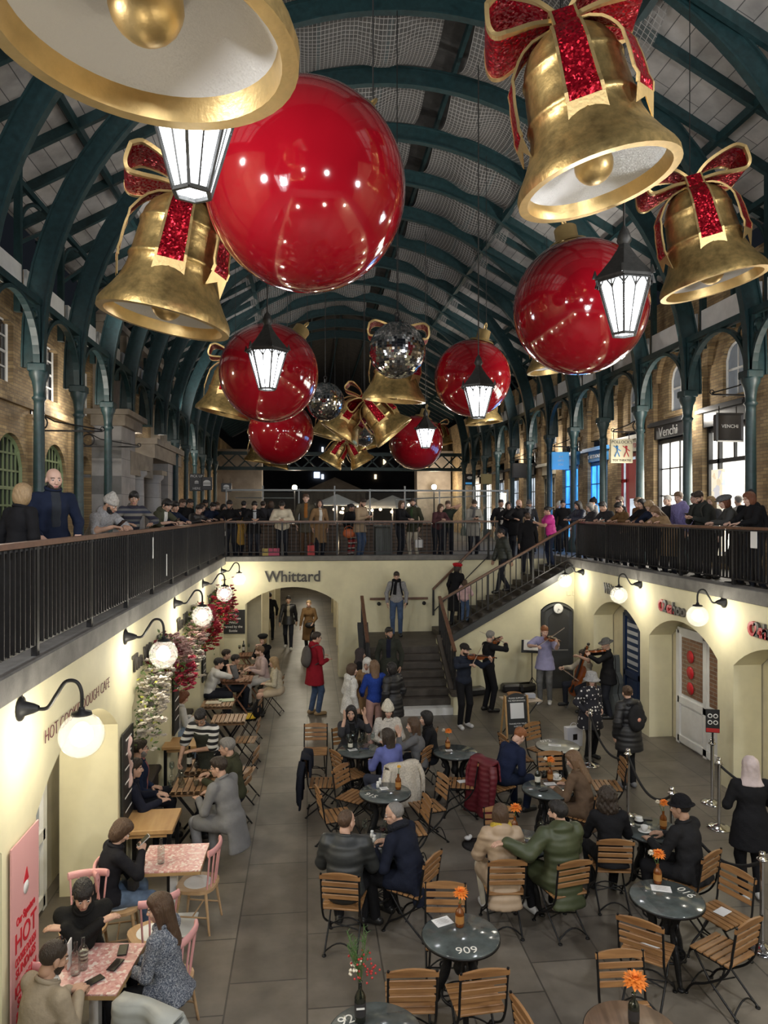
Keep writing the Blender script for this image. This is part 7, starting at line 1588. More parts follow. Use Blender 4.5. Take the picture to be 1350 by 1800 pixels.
for px, py, H, face, lb, pose, kw in (
 (619, 1164, 1.66, -72, 'woman in white sporty hoodie with dark stripe standing by the stairs', stand_pose((-5, -5)), dict(top=(WHT, 'fleece'), hair=('bob', 'brown'), skin='fair', fem=1, hood=1, length=.2)),
 (645, 1155, 1.64, 160, 'woman in white headscarf and brown shawl beside the blue sweater', stand_pose((0, -10)), dict(top=((.3, .19, .1), 'plain'), hair=('hijab', cloth((.66, .64, .6))), skin='fair', fem=1, length=.4)),
 (658, 1158, 1.68, 12, 'woman in royal blue sweater and pink trousers seen from behind', stand_pose((-5, -5), hl=(-.2, .22, 1.0), hr=(.2, .22, 1.0)), dict(top=(BLUE, 'fleece'), hair=('long', 'lightbrown'), skin='fair', fem=1, legs=((.5, .3, .26), 'plain'), shirt=None, length=.12)),
 (634, 1138, 1.64, -95, 'woman in dark brown headscarf by the stair newel', stand_pose((0, -5)), dict(top=(BLK, 'plain'), hair=('hijab', cloth((.05, .04, .042))), skin='tan', fem=1, length=.4)),
 (688, 1162, 1.66, 40, 'person in black coat with grey curly hair beside the blue sweater', stand_pose((0, -10)), dict(top=(BLK, 'puffer'), hair=('bob', 'black'), skin='fair', fem=1, length=.3))):
 person(by_head(px, py, H), face, H, lb, pose, **kw)
vio_m = mat('violin_varnish', (.26, .07, .018), .22, var=(8, .25), coat=.5); ebony = mat('ebony', (.012, .01, .01), .35); bowm = mat('bow_stick', (.2, .1, .05), .4); hairm = mat('bow_hair', (.6, .58, .52), .6)
def violin_at(base, d, nrm, sc_, label, name='violin', cat='violin', m=vio_m):
 d = Vector(d).normalized(); n = Vector(nrm); n = (n - d * n.dot(d)).normalized(); x = d.cross(n); M = Matrix(((x.x, d.x, n.x), (x.y, d.y, n.y), (x.z, d.z, n.z))).to_4x4()
 r = empty(name, base, label=label, cat=cat, rot=M.to_euler(), scale=sc_)
 half = [(0, 0), (.05, .003), (.085, .025), (.1, .07), (.092, .12), (.066, .15), (.056, .18), (.066, .215), (.082, .25), (.08, .3), (.055, .34), (.02, .355)]
 pl = half + [(-x_, y_) for x_, y_ in half[::-1][:-1]]
 MB().prism(pl, .04, c=(0, 0, -.02)).build('body', m, r); MB().prism([(-.012, .3), (.012, .3), (.01, .58), (-.01, .58)], .02, c=(0, 0, .005)).build('neck', m, r)
 MB().prism([(-.02, .2), (.02, .2), (.011, .56), (-.011, .56)], .008, c=(0, 0, .03)).prism([(-.022, .03), (.022, .03), (.012, .12), (-.012, .12)], .008, c=(0, 0, .03)).box((0, .17, .035), (.045, .006, .03)).build('fingerboard', ebony, r)
 m2 = MB().sphere((0, .6, .012), .018, 10, 8)
 for i in range(4): m2.tube([(-.035 if i % 2 else 0, .575 - .012 * i, .012), (0 if i % 2 else .035, .575 - .012 * i, .012)], .004, 5)
 m2.build('scroll', ebony, r)
 f = MB()
 for s in (-1, 1): f.tube(bez([(s * .042, .14, .0205), (s * .035, .155, .0205), (s * .04, .18, .0205), (s * .032, .2, .0205)], 4), .003, 4)
 f.build('sound_hole', ebony, r); return r
def bow_at(a, b, label):
 a, b = Vector(a), Vector(b); r = empty('violin_bow', a, label=label, cat='bow'); d = b - a; n = basis(d)[1]
 MB().tube([(0, 0, 0), tuple(d * .5 + n * .004), tuple(d)], [.006, .005, .003], 6).build('stick', bowm, r); MB().bar(tuple(n * -.018 + d * .05), tuple(d * .99 - n * .012), .008, .003).build('bow_hair', hairm, r); MB().box(tuple(d * .04 - n * .01), (.02, .02, .02)).build('frog', ebony, r)
def violinist(p, face, H, label, vl, bl, swing=0., **k):
 base, d = np.array((-.05, .1, 1.47)), n3((-.62, .72, .02)); x = base + d * .2; bd = n3((.72, .6, -.3 - swing * .3)); frog = x + np.array((0, 0, .05)) + bd * (.32 + swing * .1)
 P = person(p, face, H, label, dict(lean=2, head=(28, -14), hl=tuple(base + d * .5 + np.array((0, -.03, -.07))), hr=tuple(frog - bd * .0 + np.array((.02, -.06, .0))), handl='grip', handr='grip', pl=(-.2, .3, -1), pr=(1, -.2, -.3), dirl=(.1, .5, .8)), **k)
 W = P['W']; R = Matrix.Rotation(rad(face), 3, 'Z'); violin_at(W(base), R @ Vector(d), R @ Vector((.25, .1, 1)), H / 1.75, vl); bow_at(W(frog), W(x + np.array((0, 0, .05)) - bd * .38), bl); return P
violinist(at_z(815, 1278, 0), 196, 1.78, 'violinist in dark cap and navy jumper nearest the stairs', 'violin of the capped musician nearest the stairs', 'bow of the capped musician nearest the stairs', .5, top=((.02, .025, .04), 'plain'), hair=('short', 'dark'), hat=('cap', cloth((.03, .026, .024))), skin='fair', beard='stubble', shoes='white', legs=(BLK, 'plain'))
violinist(at_z(858, 1250, 0), -78, 1.84, 'grey-haired violinist in black jumper', 'violin of the grey-haired musician in black', 'bow of the grey-haired musician in black', 0, top=(BLK, 'plain'), hair=('short', 'grey'), beard='stubble', skin='fair', shoes='black', legs=(BLK, 'plain'), glasses=True)
violinist(at_z(958, 1236, 0), 150, 1.86, 'auburn-haired violinist in lavender T-shirt and grey jeans', 'dark violin of the lavender T-shirt musician', 'bow of the lavender T-shirt musician', .8, top=(LAV, 'plain'), hair=('short', 'ginger'), skin='pale', sleeve=.42, shoes='white', legs=((.13, .13, .13), 'denim'), length=.2)
violinist(at_z(1069, 1262, 0), 75, 1.76, 'violinist in black suit and grey fedora beside the cello case', 'violin of the fedora musician', 'bow of the fedora musician', .2, top=(BLK, 'plain'), hair=('short', 'grey'), hat=('fedora', cloth((.1, .1, .1), 'fleece')), skin='fair', length=.2)
p = by_head(1025, 1140, 1.36); p = person(p, 105, 1.78, 'seated cellist with dark hair and cream jumper', dict(sit=1, seat=.46, lean=6, head=(15, -12), hl=(-.12, .3, 1.2), hr=(.36, .36, .86), handl='grip', handr='grip', fl=(-.3, .35, 0), fr=(.3, .35, 0)), top=((.5, .45, .36), 'plain'), hair=('bob', 'dark'), skin='fair', beard='stubble')['loc']
R = Matrix.Rotation(rad(105), 3, 'Z'); cb = Vector(p) + R @ Vector((.02, .36, .3)); violin_at(cb, R @ Vector((-.14, -.28, 1)), R @ Vector((.1, 1, .3)), 2.05, 'cello played by the seated musician in cream', 'cello', 'cello')
MB().tube([cb, cb + R @ Vector((.06, .12, -.3))], .008, 6).build('cello_spike', steel, label='steel end spike under the cello touching the floor', cat='cello spike')
bow_at(Vector(p) + R @ Vector((.34, .42, .86)), Vector(p) + R @ Vector((-.32, .44, .72)), 'cello bow held by the seated musician')
st_ = empty('music_stool', (p.x, p.y, 0), label='dark stool under the seated cellist', cat='stool'); MB().lathe([(0, .43), (.19, .43), (.19, .46), (0, .46)], 18).build('seat', darkiron, st_)
for i in range(3): a = i * 2.1; MB().tube([(.1 * math.cos(a), .1 * math.sin(a), .43), (.2 * math.cos(a), .2 * math.sin(a), 0)], .014, 6).build('leg', darkiron, st_)
V = [(0, 0), (.12, .01), (.2, .08), (.22, .22), (.19, .38), (.14, .5), (.15, .62), (.17, .72), (.13, .86), (.07, .95), (.06, 1.22), (.04, 1.32)]
cp = at_z(1083, 1262, 0); cc = empty('cello_case', (cp.x, cp.y + .15, 0), rad(-70), label='grey hard cello case standing behind the fedora violinist', cat='case'); m = MB().prism(V + [(-a, b) for a, b in V[::-1][:-1]], .28, frame_M((0, .14, .02), (1, 0, 0), (0, 0, 1))); m.build('shell', mat('case_grey', (.1, .11, .11), .35, coat=.3), cc); MB().tube([(a * 1.02, 0, b + .02) for a, b in V], .014, 5).build('seam', darkiron, cc)
p = at_z(935, 1215, 0); ms = empty('music_stand', (p.x, p.y, 0), rad(-20), label='black music stand before the lavender T-shirt violinist', cat='music stand')
MB().box((0, 0, 1.12), (.52, .02, .34), M=Matrix.Rotation(rad(-35), 4, 'X')).build('desk', black_p, ms); MB().tube([(0, .03, 0.1), (0, .03, 1.05)], .012, 6).build('pole', darkiron, ms)
for i in range(3): a = i * 2.1; MB().tube([(0, .03, .35), (.26 * math.cos(a), .03 + .26 * math.sin(a), .01)], .009, 5).build('leg', darkiron, ms)
MB().box((.0, -.02, 1.16), (.4, .006, .28), M=Matrix.Rotation(rad(-35), 4, 'X')).build('sheet_music', paper, loc=ms.location, rz=rad(-20), label='sheet music lying on the black music stand', cat='paper')
p = at_z(915, 1228, .72); t = empty('camping_table', (p.x, p.y, 0), rad(8), label='small folding table with tip basket before the musicians', cat='table'); MB().box((0, 0, .71), (.72, .5, .025), bev=.004).build('tabletop', mat('pale_wood', (.5, .42, .32), .5, pattern=grain((.55, .46, .36), (.42, .34, .26), 4, 0)), t)
for s in (-1, 1):
 for e in (-1, 1): MB().tube([(s * .3, e * .2, .7), (-s * .3, e * .2, .0)], .011, 6).build('leg', iron, t)
b_ = empty('tip_basket', (p.x - .12, p.y + .04, .725), label='round wicker tip basket on the small folding table', cat='basket'); MB().lathe([(0, 0), (.11, 0), (.15, .1), (.14, .1), (.1, .015), (0, .015)], 20).build('basket_body', mat('wicker', (.33, .16, .06), .7, bump=(60, .8)), b_)
MB().box((0, 0, .05), (.2, .12, .09), bev=.01).build('leaflet_box', mat('clear_box', (.4, .42, .48), .3), loc=(p.x + .2, p.y + .0, .725), label='clear box of leaflets on the small folding table', cat='box')
MB().box((0, 0, .04), (.09, .07, .08), bev=.008).build('card_reader', mat('reader_grey', (.45, .46, .5), .4), loc=(p.x + .04, p.y - .08, .725), label='small card reader on the small folding table', cat='card reader')
p = at_z(908, 1300, 0); ab = empty('sandwich_board', (p.x, p.y + .1, 0), rad(4), label='black sandwich board asking to support the performances', cat='sign')
Ms = Matrix.Rotation(rad(-9), 4, 'X'); arcp = [(-.2, 0), (.2, 0), (.2, .72)] + [(.2 - .4 * i / 8, .72 + .07 * math.sin(PI * i / 8)) for i in range(9)] + [(-.2, .72)]
MF = Ms @ frame_M((0, -.18, .1), (1, 0, 0), (0, 0, 1)); MB().prism(arcp, .02, MF).build('board', mat('chalkboard', (.015, .016, .017), .5), ab)
for s in (-1, 1): MB().bar(Ms @ Vector((s * .23, -.19, 0)), Ms @ Vector((s * .23, -.19, .84)), .04, .03, up=(1, 0, 0)).bar(Vector((s * .23, .2, 0)), Ms @ Vector((s * .23, -.16, .84)), .035, .03, up=(1, 0, 0)).build('frame_leg', lightoak, ab)
MB().prism([(-.14, .3), (.14, .3), (.14, .6), (-.14, .6)], .004, MF, c=MF.to_3x3() @ Vector((0, 0, .021))).build('notice_sheet', paper, ab)
for tx, y_, s_ in (('PLEASE SUPPORT', .69, .042), ('THE PERFORMANCES', .64, .038), ('THANKS FOR YOUR', .2, .04), ('SUPPORT', .15, .04)): text_mesh(tx, s_, .003, MF @ Matrix.Translation((0, y_, .022)), wtxt, 'lettering', ab)
for px, py, rz, lb, L in ((835, 1222, .3, 'small black instrument case between the two dark violinists', .5), (905, 1212, .05, 'open black violin case on the floor by the stair wall', .8), (925, 1215, .4, 'black instrument bag lying behind the music stand', .5)):
 p = at_z(px, py, 0); MB().box((0, 0, .1), (L, .28, .2), bev=.05).build('instrument_case', black_p, loc=(p.x, min(p.y, YS - .2), 0), rz=rz, label=lb, cat='case')
stars = mat('star_print_cloth', (.012, .012, .02), .85, pattern=spots(13, (.012, .012, .02), (.72, .7, .68), .26, .5))
A = person(by_head(1040, 1180, 1.6), 200, 1.58, 'girl in grey bucket hat and black jacket with white stars', stand_pose((-28, -5), hl=(-.2, .1, 1.0), hr=(.22, .1, 1.0)), topmat=stars, hair=('long', 'brown'), hat=('bucket', cloth((.36, .36, .37), 'fleece')), skin='pale', fem=1, legs=(BLK, 'plain'), length=.32, bulk=1.25)
p = at_z(1008, 1322, 0); tb = empty('tote_bag', (p.x, p.y, .12), rad(10), label='white paper carrier bag beside the star jacket girl', cat='bag'); MB().prism([(-.15, 0), (.15, 0), (.17, .36), (-.17, .36)], .12, frame_M((0, .06, 0), (1, 0, 0), (0, 0, 1))).build('bag_body', mat('bag_white', (.68, .68, .72), .6), tb); MB().box((0, -.062 + .0, .18), (.09, .004, .11)).build('printed_square', ebony, tb)
for s in (-1,): MB().tube(arc((0, .0, .36), .07, 0, PI, 8), .006, 4).build('bag_handle', mat('bag_white'), tb)
A = person(at_z(1106, 1385, 0), 12, 1.68, 'woman in black coat with black backpack standing at the rope', stand_pose((-20, -10), hr=(.2, .25, 1.05)), top=(BLK, 'puffer'), hair=('tied', 'brown'), skin='fair', fem=1, legs=(BLK, 'plain'), shoes='grey', length=.3, hood=1); backpack(A, (.02, .02, .022), 'black backpack with round pink badge at the rope barrier', badge=1)
person(at_z(1318, 1580, 0) + Vector((.02, 0, 0)), -12, 1.66, 'woman in pale pink headscarf and black clothes at the right edge', stand_pose((0, -5), hl=(-.14, .25, 1.15), hr=(.16, .25, 1.15)), top=(BLK, 'plain'), hair=('hijab', cloth((.55, .46, .45))), skin='tan', fem=1, legs=(BLK, 'plain'), length=.3, shoes='white', bulk=1.15)
def SIT(key, label, H=1.75, pose=None, off=(0, -.03), df=0, **k):
 c, f = CH[key]; a = rad(f); fw = Vector((-math.sin(a), math.cos(a), 0)); sd = Vector((math.cos(a), math.sin(a), 0)); k.setdefault('legs', (BLK, 'plain'))
 return person(c + fw * off[1] + sd * off[0], f + df, H, label, pose or sit_pose(), **k)
SIT('c4', 'man with receding brown hair in dark quilted jacket at the middle table', 1.8, sit_pose((-28, -4), 12), top=((.022, .025, .026), 'puffer'), hair=('receding', 'brown'), skin='fair', bulk=1.1)
SIT('c5', 'grey-haired man with glasses in navy overcoat at the middle table', 1.8, sit_pose((22, -14), 22), top=((.012, .015, .028), 'plain'), hair=('receding', 'grey'), skin='fair', glasses=True, scarf=(.02, .022, .03), length=.5, bulk=1.1, shoes='black')
A = SIT('c16', 'ginger-haired boy in navy tracksuit top bent over his phone', 1.74, sit_pose((0, -48), 34, .72, .36, .05, handl='grip', handr='grip'), top=((.014, .02, .05), 'plain'), hair=('short', 'ginger'), skin='pale', glasses=True, legs=(NAVY, 'plain'), off=(0, .08)); phone(A, 'r', 'bright phone in the tracksuit boy\'s hands', True)
SIT('c18', 'brown-haired woman in beige hooded puffer coat seen from behind', 1.68, sit_pose((-10, -5), 12), top=((.42, .31, .21), 'puffer'), hair=('bob', 'brown'), skin='fair', fem=1, hood=1, scarf=(.55, .4, .06), length=.7, legs=(CREAM, 'plain'), shoes='white')
SIT('c19', 'dark-haired man in olive green puffer coat with his arm round her chair', 1.8, sit_pose((30, -4), 8, hl=(-.62, .08, .98), pl=(-.3, -.6, -.6), dirl=(-1, .2, -.1)), top=((.05, .062, .028), 'puffer'), hair=('short', 'black'), beard='stubble', skin='fair', hood=1, length=.6, bulk=1.12, shoes='white')
SIT('c23', 'blond woman in brown coat with her back to the rope', 1.68, sit_pose((15, -25), 16), top=((.13, .085, .055), 'plain'), hair=('long', 'lightbrown'), skin='fair', fem=1, length=.6)
SIT('c25', 'woman with long curly dark hair in black jacket', 1.7, sit_pose((-20, -5), 10), top=(BLK, 'plain'), hair=('curly', 'auburn') if 0 else ('curly', 'dark'), skin='fair', fem=1, length=.2)
SIT('c26', 'man in black round hat and black overshirt seen from behind', 1.78, sit_pose((10, -8), 10), top=((.018, .018, .02), 'plain'), hair=('crop', 'black'), hat=('bowler', cloth(BLK, 'fleece')), skin='tan', bulk=1.1, length=.2)
def seat_at(px, pyhead, H, face, label, pose, zhead=1.32, **k):
 p = by_head(px, pyhead, zhead); return person(p, face, H, label, pose, **k)
def stool_under(p, face, label):
 o = dup(BC, (p.x, p.y, 0), rad(face)); tag(o, label, 'chair', 'slatted wooden bistro chairs'); return o
for px, py, face, lb, pose, kw, clb in (
 (617, 1238, -160, 'black-haired woman in dark coat gesturing with raised hands', sit_pose((-25, -6), 8, hl=(-.16, .3, 1.2), hr=(.2, .3, 1.2), handl='open', handr='open', dirl=(-.1, .1, 1), dirr=(.1, .1, 1), pl=(-.3, .1, -1), pr=(.3, .1, -1)), dict(top=(CHAR, 'plain'), shirt=(.01, .01, .01), hair=('long', 'black'), skin='fair', fem=1, length=.2), 'wooden bistro chair under the gesturing woman'),
 (682, 1234, 176, 'woman in white bobble beanie and white fleece at the wine table', sit_pose((10, -8), 10), dict(top=((.62, .58, .52), 'fleece'), hair=('long', 'dark'), hat=('beanie', cloth((.66, .62, .52), 'fleece')), skin='fair', fem=1), 'wooden bistro chair under the white beanie woman'),
 (681, 1277, 25, 'woman with long dark hair in periwinkle top seen from behind', sit_pose((8, -5), 10), dict(top=((.12, .14, .36), 'plain'), hair=('long', 'dark'), skin='fair', fem=1, legs=((.03, .035, .06), 'denim')), 'wooden bistro chair with a cream jacket over its back'),
 (726, 1258, 70, 'brown-haired woman in grey top on the right of the wine table', sit_pose((10, -5), 10, hl=(-.14, .32, 1.1), dirl=(0, .4, 1), handl='open'), dict(top=(GREY, 'plain'), hair=('long', 'brown'), skin='fair', fem=1), None),
 (749, 1247, 80, 'black-haired woman behind the brown-haired one at the wine table', sit_pose((5, -5), 8), dict(top=(BLK, 'plain'), hair=('bob', 'black'), skin='fair', fem=1), None)):
 A = seat_at(px, py, 1.68, face, lb, pose, **kw)
 if clb: stool_under(A['loc'], face, clb)
 if 'periwinkle' in lb: PER = A
def drape(loc, rz, col, label, kind='plain', w=.44, front=.25, back=.7, zt=.88):
 """a jacket hung over a chair back"""
 c = empty('draped_jacket', loc, rz, label=label, cat='jacket'); rr = random.Random(int(w * 1000 + back * 100))
 def fn(u, v):
  x = (u - .5) * (w + .22 * abs(v - .35) * 1.2); t = v * (front + back)
  if t < front: y, z = .035 + .03 * math.sin(u * 9), zt - (front - t)
  else: y, z = -.06 - .05 * (t - front) - .03 * math.sin(u * 11 + 1) * min(1, (t - front) * 4), zt - (t - front)
  if abs(t - front) < .05: z += .015
  return (x, y, z + .02 * math.cos((u - .5) * 3))
 MB().grid(fn, 22, 26, thick=.022).build('jacket_body', cloth(col, kind), c)
 for s in (-1, 1): MB().tube(bez([(s * w * .5, -.05, zt - .03), (s * w * .62, -.08, zt - .2), (s * w * .6, -.1, zt - .42), (s * w * .56, -.1, zt - .62)], 4), [.06] * 5 + [.052] * 4 + [.045] * 4, 8, flat=.6).build('sleeve', cloth(col, kind), c)
 return c
def chair_back(key): c, f = CH[key]; a = rad(f); return c + Vector((math.sin(a), -math.cos(a), 0)) * .24, a
l_, a_ = chair_back('c10'); drape(l_, a_, (.012, .014, .022), 'dark navy jacket hanging over the leftmost bistro chair', back=.72)
l_, a_ = chair_back('c16'); drape(l_, a_, BURG, 'burgundy padded coat hanging behind the tracksuit boy', 'puffer', back=.8)
l_ = PER['loc'] + Matrix.Rotation(rad(25), 3, 'Z') @ Vector((0, -.27, 0)); drape(l_, rad(25), (.6, .55, .47), 'cream jacket draped over the chair of the periwinkle top woman', 'fleece', back=.6, w=.5)
p = at_z(1018, 1446, .3); hb_ = empty('handbag', p, rad(50), label='burgundy leather handbag hanging beside the brown coat woman', cat='bag'); MB().box((0, 0, 0), (.3, .12, .22), bev=.04).build('bag_body', mat('burgundy_leather', (.07, .012, .015), .35), hb_); MB().tube(arc((0, 0, .1), .1, 0, PI, 10), .01, 5).build('bag_handle', mat('burgundy_leather'), hb_); MB().box((.03, -.062, .02), (.02, .004, .2)).build('pale_trim', cream_pet, hb_)
p = at_z(838, 1486, 0); MB().lathe([(0, .0), (.2, 0), (.2, .012), (.17, .014), (0, .012)], 28).build('drain_cover', castiron, loc=p, label='round iron drain cover in the paving by the burgundy coat', cat='drain cover')
p = at_z(822, 1477, .02); MB().sphere((0, 0, .03), .05, 9, 6, sc3=(1, .8, .6)).sphere((.04, .02, .04), .03, 8, 5).build('crumpled_napkin', paper, loc=p, label='crumpled white napkin lying on the drain cover', cat='napkin')
for key, lb, rz in (('c15', 'white paper left on the seat of the chair by the small dark table', .2), ('c27', 'torn white paper on the seat of the chair by the table numbered 910', .5), ('c29', 'pale paper on the seat of the lower left chair at the table numbered 910', .1)):
 c, f = CH[key]; MB().box((0, 0, .004), (.16, .11, .003), rz=rz).build('paper_scrap', paper, loc=c + Vector((.03, .02, .472)), label=lb, cat='paper')
def place(px, pyhead, zhead): return by_head(px, pyhead, zhead)
A = person(place(352, 1246, 1.66), 165, 1.74, 'waiter in black and white striped T-shirt and dark apron', dict(lean=24, head=(12, -38), hl=(.06, .34, 1.08), hr=(.3, .32, .92), handr='grip', dirr=(0, .3, -.9), twist=-5), topmat=mat('breton_stripes', (.6, .6, .58), .9, pattern=stripes(2, 11, [(0, (.66, .65, .62)), (.48, (.015, .015, .018))])), hair=('short', 'black'), skin='tan', sleeve=.45, apron=(.035, .038, .03), legs=(BLK, 'plain'), glasses=True)
for px, py, zh, H, face, lb, pose, kw in (
 (384, 1328, 1.36, 1.82, 58, 'man in long grey coat with his back to the aisle', sit_pose((20, -8), 18), dict(top=((.2, .2, .205), 'plain'), hair=('short', 'dark'), skin='fair', glasses=True, length=.85, bulk=1.12, legs=(LGREY, 'plain'))),
 (399, 1296, 1.36, 1.8, 80, 'grey-haired man with glasses in olive jumper', sit_pose((5, -5), 10), dict(top=((.05, .052, .03), 'plain'), hair=('short', 'grey'), skin='fair', glasses=True, bulk=1.1)),
 (246, 1300, 1.36, 1.8, -75, 'grey-bearded man with glasses in navy jacket over red striped shirt', sit_pose((10, 0), 2, .62, .2), dict(top=((.014, .022, .05), 'plain'), shirt=(.3, .12, .11), hair=('short', 'dark'), beard='grey', skin='fair', glasses=True, bulk=1.1)),
 (236, 1334, 1.34, 1.78, -70, 'dark-haired man in navy jumper with his back to the chalkboard pier', sit_pose((0, -5), 8), dict(top=((.012, .014, .026), 'plain'), hair=('short', 'dark'), skin='fair')),
 (322, 1208, 1.34, 1.68, -60, 'woman in white top and dark gilet sitting inside the flowered arch', sit_pose((-5, -30), 14, .8, .36, .06), dict(top=(WHT, 'plain'), hair=('bob', 'auburn'), skin='fair', fem=1, legs=((.25, .33, .42), 'denim'))),
 (385, 1152, 1.36, 1.78, -70, 'dark-haired man in white T-shirt leaning on the reddish table', sit_pose((-5, -8), 22, .86, .42, .08, hr=(.05, .42, 1.12)), dict(top=(WHT, 'plain'), hair=('short', 'black'), skin='fair', sleeve=.45)),
 (414, 1148, 1.3, 1.66, -75, 'person with bare arms hidden behind the white T-shirt man', sit_pose((0, -10), 16), dict(top=(GREY, 'plain'), hair=('short', 'black'), skin='tan', sleeve=.3)),
 (456, 1134, 1.36, 1.78, 110, 'fair-haired man in pale pink shirt at the reddish tables', sit_pose((-10, -5), 10, .8, .34), dict(top=((.55, .42, .4), 'plain'), hair=('short', 'lightbrown'), beard='stubble', skin='pale', legs=(WHT, 'plain'))),
 (481, 1152, 1.33, 1.68, 88, 'blond girl in cream teddy jacket with bare legs crossed', sit_pose((5, -10), 8, .74, .28, .08), dict(top=((.62, .56, .42), 'fleece'), hair=('long', 'blond'), skin='fair', fem=1, bare=True, skirt=(.55, .45, .32), shoes='black', boots=True)),
 (462, 1114, 1.34, 1.7, 150, 'woman with curly blond hair and dark beret resting her chin on her hand', sit_pose((10, -5), 10, hl=(-.02, .26, 1.12)), dict(top=(BLK, 'plain'), hair=('bob', 'blond'), hat=('beret', cloth(BLK)), skin='pale', fem=1)),
 (398, 1142, 1.3, 1.7, -80, 'person in dark top half hidden by the red flowers', sit_pose((0, -5), 8), dict(top=(BLK, 'plain'), hair=('short', 'dark'), skin='fair'))):
 person(place(px, py, zh), face, H, lb, pose, **kw)
bench_m = mat('dark_bench', (.04, .032, .028), .6)
for y, lb in ((LARCH[2], 'dark upholstered bench inside the arch with white flowers'), (LARCH[3], 'dark upholstered bench inside the arch with red flowers'), (LARCH[4], 'dark upholstered bench inside the farthest left arch')):
 b_ = empty('bench', (XL - .35, y, 0), label=lb, cat='bench'); MB().box((0, 0, .42), (.5, 2.2, .09), bev=.02).build('seat', bench_m, b_); MB().box((0, 0, .19), (.42, 2.1, .37)).build('plinth', bench_m, b_); MB().box((-.22, 0, .75), (.08, 2.2, .55), bev=.02).build('backrest', bench_m, b_)
A = person(place(214, 1430, 1.36), -60, 1.7, 'dark-haired woman in black jumper and jeans looking at her phone', dict(sit=1, seat=.47, lean=12, head=(-10, -40), hl=(.04, .3, .84), hr=(.1, .36, .98), handl='grip', handr='grip', fl=(-.05, .46, 0), fr=(.2, .5, 0)), top=((.014, .014, .018), 'plain'), hair=('bob', 'brown'), skin='fair', fem=1, legs=((.1, .15, .24), 'denim'), shoes='white', length=.2); phone(A, 'r', 'phone of the dark-haired woman in jeans', col=mat('phone_silver', (.4, .4, .42), .3))
hb_ = empty('handbag', A['W']((.02, .26, .68)), rad(-60), label='black leather handbag on the lap of the woman in jeans', cat='bag'); MB().box((0, 0, 0), (.32, .12, .2), bev=.05).build('bag_body', cloth(BLK, 'leather'), hb_); MB().tube(arc((0, 0, .08), .1, 0, PI, 10), .009, 5).build('bag_strap', cloth(BLK, 'leather'), hb_); MB().box((-.12, -.062, .04), (.008, .004, .12)).build('zip', steel, hb_)
person(place(146, 1548, 1.30), 196, 1.76, 'black-haired young man in black jumper with folded arms', sit_pose((8, -22), 20, hl=(.16, .3, .95), hr=(-.15, .35, .97), handl='relaxed', handr='relaxed', dirl=(1, -.35, .1), dirr=(-1, -.35, .1), pl=(-1, -.1, -.5), pr=(1, -.1, -.5)), top=((.014, .014, .014), 'plain'), hair=('fringe', 'black'), skin='fair', length=.1)
tweed = mat('grey_tweed', (.13, .15, .18), .95, pattern=speckle(140, (.16, .18, .22), [(.05, .06, .09), (.34, .36, .4), (.1, .12, .16)]), bump=(80, .4))
person(place(280, 1568, 1.32), 74, 1.7, 'woman with long brown hair in grey tweed jacket', sit_pose((12, -12), 6, .7, .32, .06), topmat=tweed, hair=('long', 'brown'), skin='pale', fem=1, length=.25, legs=(BLK, 'plain'))
A = person(place(95, 1653, 1.33), -38, 1.78, 'dark-haired man with stubble in beige jacket, back to the poster', sit_pose((-12, -18), 16, .84, .36, .05, handl='grip', handr='grip'), top=((.34, .285, .21), 'plain'), hair=('crop', 'dark'), beard='stubble', skin='tan', length=.12, shirt=WHT)
sg_ = empty('sunglasses', A['W'](A['HC'] + np.array((0, .02, .115))), rad(-50), label='dark sunglasses pushed up on the beige jacket man\'s hair', cat='sunglasses')
for s in (-1, 1): MB().sphere((s * .034, .05, -.015), .024, 10, 6, sc3=(1, .25, .8)).build('lens', glassdark, sg_); MB().tube([(s * .058, .05, -.015), (s * .084, -.01, -.04)], .003, 5).build('temple', ebony, sg_)
p = at_z(232, 1775, .86); bj = empty('folding_chair', (p.x, p.y - .28, 0), rad(150), label='black metal chair at the bottom edge under the pale grey puffer jacket', cat='chair'); MB().box((0, 0, .45), (.4, .4, .03)).build('seat', iron, bj); MB().tube([(-.2, -.18, 0), (-.2, -.2, .5), (-.19, -.24, .84), (.19, -.24, .84), (.2, -.2, .5), (.2, -.18, 0)], .013, 6).build('side_frame', iron, bj)
for s in (-1, 1): MB().tube([(s * .18, .18, .45), (s * .2, .2, 0)], .013, 6).build('leg', iron, bj)
drape((p.x, p.y - .1, .0) if 0 else bj.location + Matrix.Rotation(rad(150), 3, 'Z') @ Vector((0, -.24, .02)), rad(150), (.36, .38, .37), 'pale grey puffer jacket hung on the black chair at the bottom edge', 'puffer', w=.52, front=.4, back=.5)
chalk = mat('chalkboard');
def wall_board(y, z0, z1, w, label, X=XL + .02, lines=6, art=None):
 b_ = empty('chalkboard', (X, y, 0), label=label, cat='chalkboard'); MB().b2((0, -w / 2, z0), (.025, w / 2, z1), bev=.004).build('board', chalk, b_); rr = random.Random(int(y * 10)); m = MB()
 for i in range(lines): zz = z1 - .12 - i * (z1 - z0 - .2) / lines; L = w * rr.uniform(.25, .4); m.b2((.025, -L, zz), (.028, L, zz + .018))
 o = m.build('chalk_writing', wtxt, b_)
 if art: MB().tube(bez([(.03, 0, z0 + .5), (.03, .05, z0 + .75), (.03, -.05, z0 + .95), (.03, .03, z1 - .1)], 6), [.012 + .03 * abs(math.sin(i * .7)) for i in range(19)], 6, flat=.3).build('painted_flower', mat('chalk_pink', (.6, .42, .38), .7), b_)
 return b_
